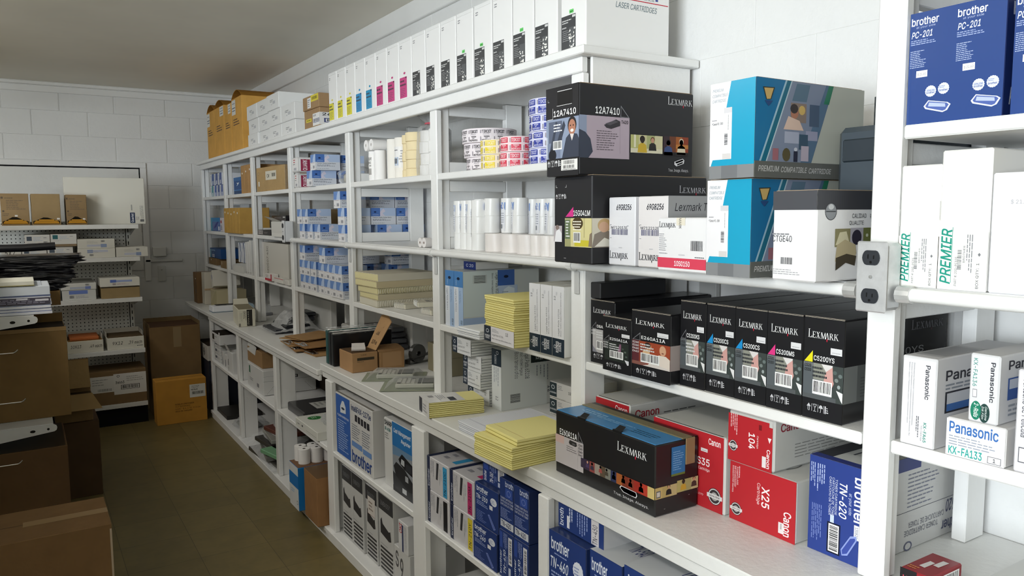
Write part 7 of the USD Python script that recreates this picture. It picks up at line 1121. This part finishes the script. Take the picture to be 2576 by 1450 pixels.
# floor cartons at the end of the aisle
fbox('orange_carton', 'orange brown carton with a barcode label on the floor at the aisle end', .772, 1.128, 6.20, 0, .335, .16, '#c08a38', [('R', .66, .56, .98, .86, '#dcdad2'), ('BC', .70, .62, .95, .70, 5, '#c8c6be', '#34322c'), ('T', 'NOELR', .69, .72, .82, .76, '#34322c'), ('G', .7, .78, .95, .84, 2, '#8a8a84', 3), ('T', 'NOELR UNCODER', .36, .42, .74, .455, '#6a4a1a'), ('T', 'FILE REFERENCE', .36, .37, .66, .4, '#6a4a1a', 0), ('T', 'SIZE:  8.5 X 11 X 2.14', .36, .31, .86, .345, '#6a4a1a', 0), ('T', 'MADE IN THAILAND', .36, .26, .70, .29, '#6a4a1a')], mat='kraft', cat='carton', U=[('R', 0, .45, 1, .55, '#a87a34')])
t = fbox('tall_brown_carton', 'tall open brown carton with a tape strip standing against the far wall', .79, 1.165, 6.56, 0, .70, .36, '#7f6644', [('R', .46, .76, .62, .99, '#8f7a58'), ('R', .5, .18, .98, .26, '#cfc8b4'), ('R', .52, .19, .66, .25, '#34302a'), ('R', .525, .193, .655, .247, '#cfc8b4'), ('T', 'KUTYB6', .54, .2, .64, .24, '#34302a'), ('G', .72, .19, .96, .25, 2, '#5a5244', 3)], mat='kraft', cat='carton')
MB('#5a3f2a').box(-.183, .183, -.175, .175, .7003, .701).build(t, 'opening', 'kraft'); m = MB('#86704e'); m.box(-.1875, -.1845, -.18, .18, .70, .725); m.box(-.1845, .1845, .176, .18, .70, .735); m.box(.1845, .1875, -.18, .18, .70, .73); m.build(t, 'rim', 'kraft')
carton('navy_carton', 'dark navy carton standing on the floor beyond the end of the base cabinets', 'carton', (1.19, 6.60, 0, .40, .42), .40, '#2b2e3a')
t = carton('logo_tray', 'open white tray with a black diamond mark on the dark carton under the far worktop', 'tray', (1.185, 6.60, .4205, .42, .12), .34, '#c9c6bf', F=[('pg', [(.56, .5), (.66, .82), (.76, .5), (.66, .18)], '#2e2c2a'), ('pg', [(.60, .5), (.66, .7), (.72, .5), (.66, .3)], '#c9c6bf'), ('E', .66, .5, .025, .07, '#2e2c2a', 10)])
MB('#3a2f26').box(-.165, .165, -.205, .205, .1203, .1208).build(t, 'opening', 'kraft')

# ================================================================ goods on the left aisle shelving
KB = '#8a6d47'
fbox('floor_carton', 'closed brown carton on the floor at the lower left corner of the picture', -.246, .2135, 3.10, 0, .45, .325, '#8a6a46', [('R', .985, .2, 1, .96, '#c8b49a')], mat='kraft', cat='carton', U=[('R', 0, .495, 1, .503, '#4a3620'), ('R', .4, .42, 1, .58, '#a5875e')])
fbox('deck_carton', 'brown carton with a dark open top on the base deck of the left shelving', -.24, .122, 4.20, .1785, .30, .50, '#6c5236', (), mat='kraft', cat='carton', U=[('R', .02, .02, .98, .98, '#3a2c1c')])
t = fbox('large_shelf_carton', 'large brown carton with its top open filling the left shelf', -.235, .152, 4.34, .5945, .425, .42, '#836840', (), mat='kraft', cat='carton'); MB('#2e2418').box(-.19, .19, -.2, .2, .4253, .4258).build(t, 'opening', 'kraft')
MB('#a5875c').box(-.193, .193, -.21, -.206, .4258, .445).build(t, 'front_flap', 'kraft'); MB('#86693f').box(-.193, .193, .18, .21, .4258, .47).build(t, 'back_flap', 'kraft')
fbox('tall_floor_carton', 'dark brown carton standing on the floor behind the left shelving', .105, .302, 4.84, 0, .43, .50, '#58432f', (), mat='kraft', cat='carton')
t = fbox('open_flap_carton', 'open kraft carton with drooping flaps on the dark floor carton', .09, .275, 4.86, .4305, .155, .40, '#8a6f48', [('R', .0, .78, .86, .98, '#a8a49c')], mat='kraft', cat='carton')
MB('#4a3a24').box(-.09, .09, -.19, .19, .1553, .1558).build(t, 'opening', 'kraft')
for (za, zb, yo, x1) in ((.155, .085, -.05, .035), (.34, .19, .06, -.01)):
    P = [(-.092, -.20 + (yo if za > .3 else 0), za), (.088 + x1 * .2, -.20 + (yo if za > .3 else 0), za), (.10 + x1, -.255 + yo, zb), (-.092, -.255 + yo, zb)]
    m = MB('#9c8156'); m.add(P, [[0, 1, 2, 3]]); m.add([(x, y + .003, z) for x, y, z in P], [[3, 2, 1, 0]]); m.build(t, 'flap', 'kraft')
MB('#866a44').box(-.092, .088, -.14, -.136, .1559, .345).build(t, 'inner_flap', 'kraft')
U2 = 1.1185
t = thing('printed_pad_stack', 'stack of white tear-off pads with a dark printed banner on the upper left shelf', 'pile of pads', (-.09, 4.40, U2)); z = .001
for k in range(6): MB('#dfe0e6').box(-.15, .186 - .002 * (k % 3), -.17 + .004 * (k % 2), .14, z, z + .0125, b=.001).box(-.15, .184, -.168, .14, z + .0126, z + .0142, '#6a78a8').build(t, 'pad', 'paper'); z += .0146
art(t, 'banner', lambda u, v, q: (-.12 + .30 * u, -.1715 - q, .048 + .032 * v), .3, .032, [('R', .25, 0, 1, 1, '#4c4854'), ('G', .3, .2, .95, .9, 3, '#9a98a8', 4), ('R', .8, .5, .98, .8, '#d8d6dc'), ('R', .55, .7, .7, .95, '#d8d6dc')])
t = thing('white_folder', 'pale blue-white folder box lying on the tear-off pads', 'folder', (-.09, 4.41, U2 + .0895)); MB('#d9dfe6').box(-.15, .182, -.175, .15, 0, .045, b=.003).build(t, 'cover', 'card'); MB('#b9bfc8').box(-.148, .15, -.15, .14, .0452, .0475).build(t, 'inner_sheet', 'paper')
t = thing('cream_pad', 'thin cream pad lying on the pale blue folder', 'pad', (-.115, 4.40, U2 + .1375)); MB('#e6e4d4').box(-.12, .145, -.17, .12, 0, .022, b=.002).build(t, 'pages', 'paper'); MB('#a8a070').box(-.12, .1455, -.1705, .12, -.0005, .004).build(t, 'backing', 'card')
t = fbox('flat_brown_carton', 'flat brown carton behind the tear-off pads on the upper left shelf', -.20, .145, 4.62, U2, .075, .30, '#80653f', (), mat='kraft', cat='carton')
t = thing('black_bag_pile', 'untidy pile of folded black plastic bags on the upper left shelf', 'pile of bags', (.0, 4.76, U2 + .082))
for k in range(6):
    s = trimesh.creation.box((1, 1, 1)); s = s.subdivide().subdivide().subdivide(); v = s.vertices.copy(); sp = np.stack([v[:, 0], v[:, 1], v[:, 2]], 1)
    nz = meshkit.fbm(sp * 4 + k * 5.3, 3, k) - .5; nx_ = meshkit.noise(sp * 7 + k * 3.1, k + 9) - .5
    v = np.stack([v[:, 0] * (.32 + .03 * (k % 3)) + .10 * nz * (v[:, 0] > .2) + .012 * k, v[:, 1] * .26 + .05 * nz, .016 + .0285 * k + v[:, 2] * (.030 if k < 5 else .036) + .016 * nx_ * (k < 5)], 1)
    MB(('#17171b', '#1e1e22', '#141418')[k % 3]).add(v, s.faces).build(t, 'folded_bag', 'gloss', smooth=True)
MB('#1b1b20').tube([(-.2, -.02, .215), (.0, -.02, .215), (.14, -.02, .222)], .020, 12).build(t, 'bag_roll', 'gloss')
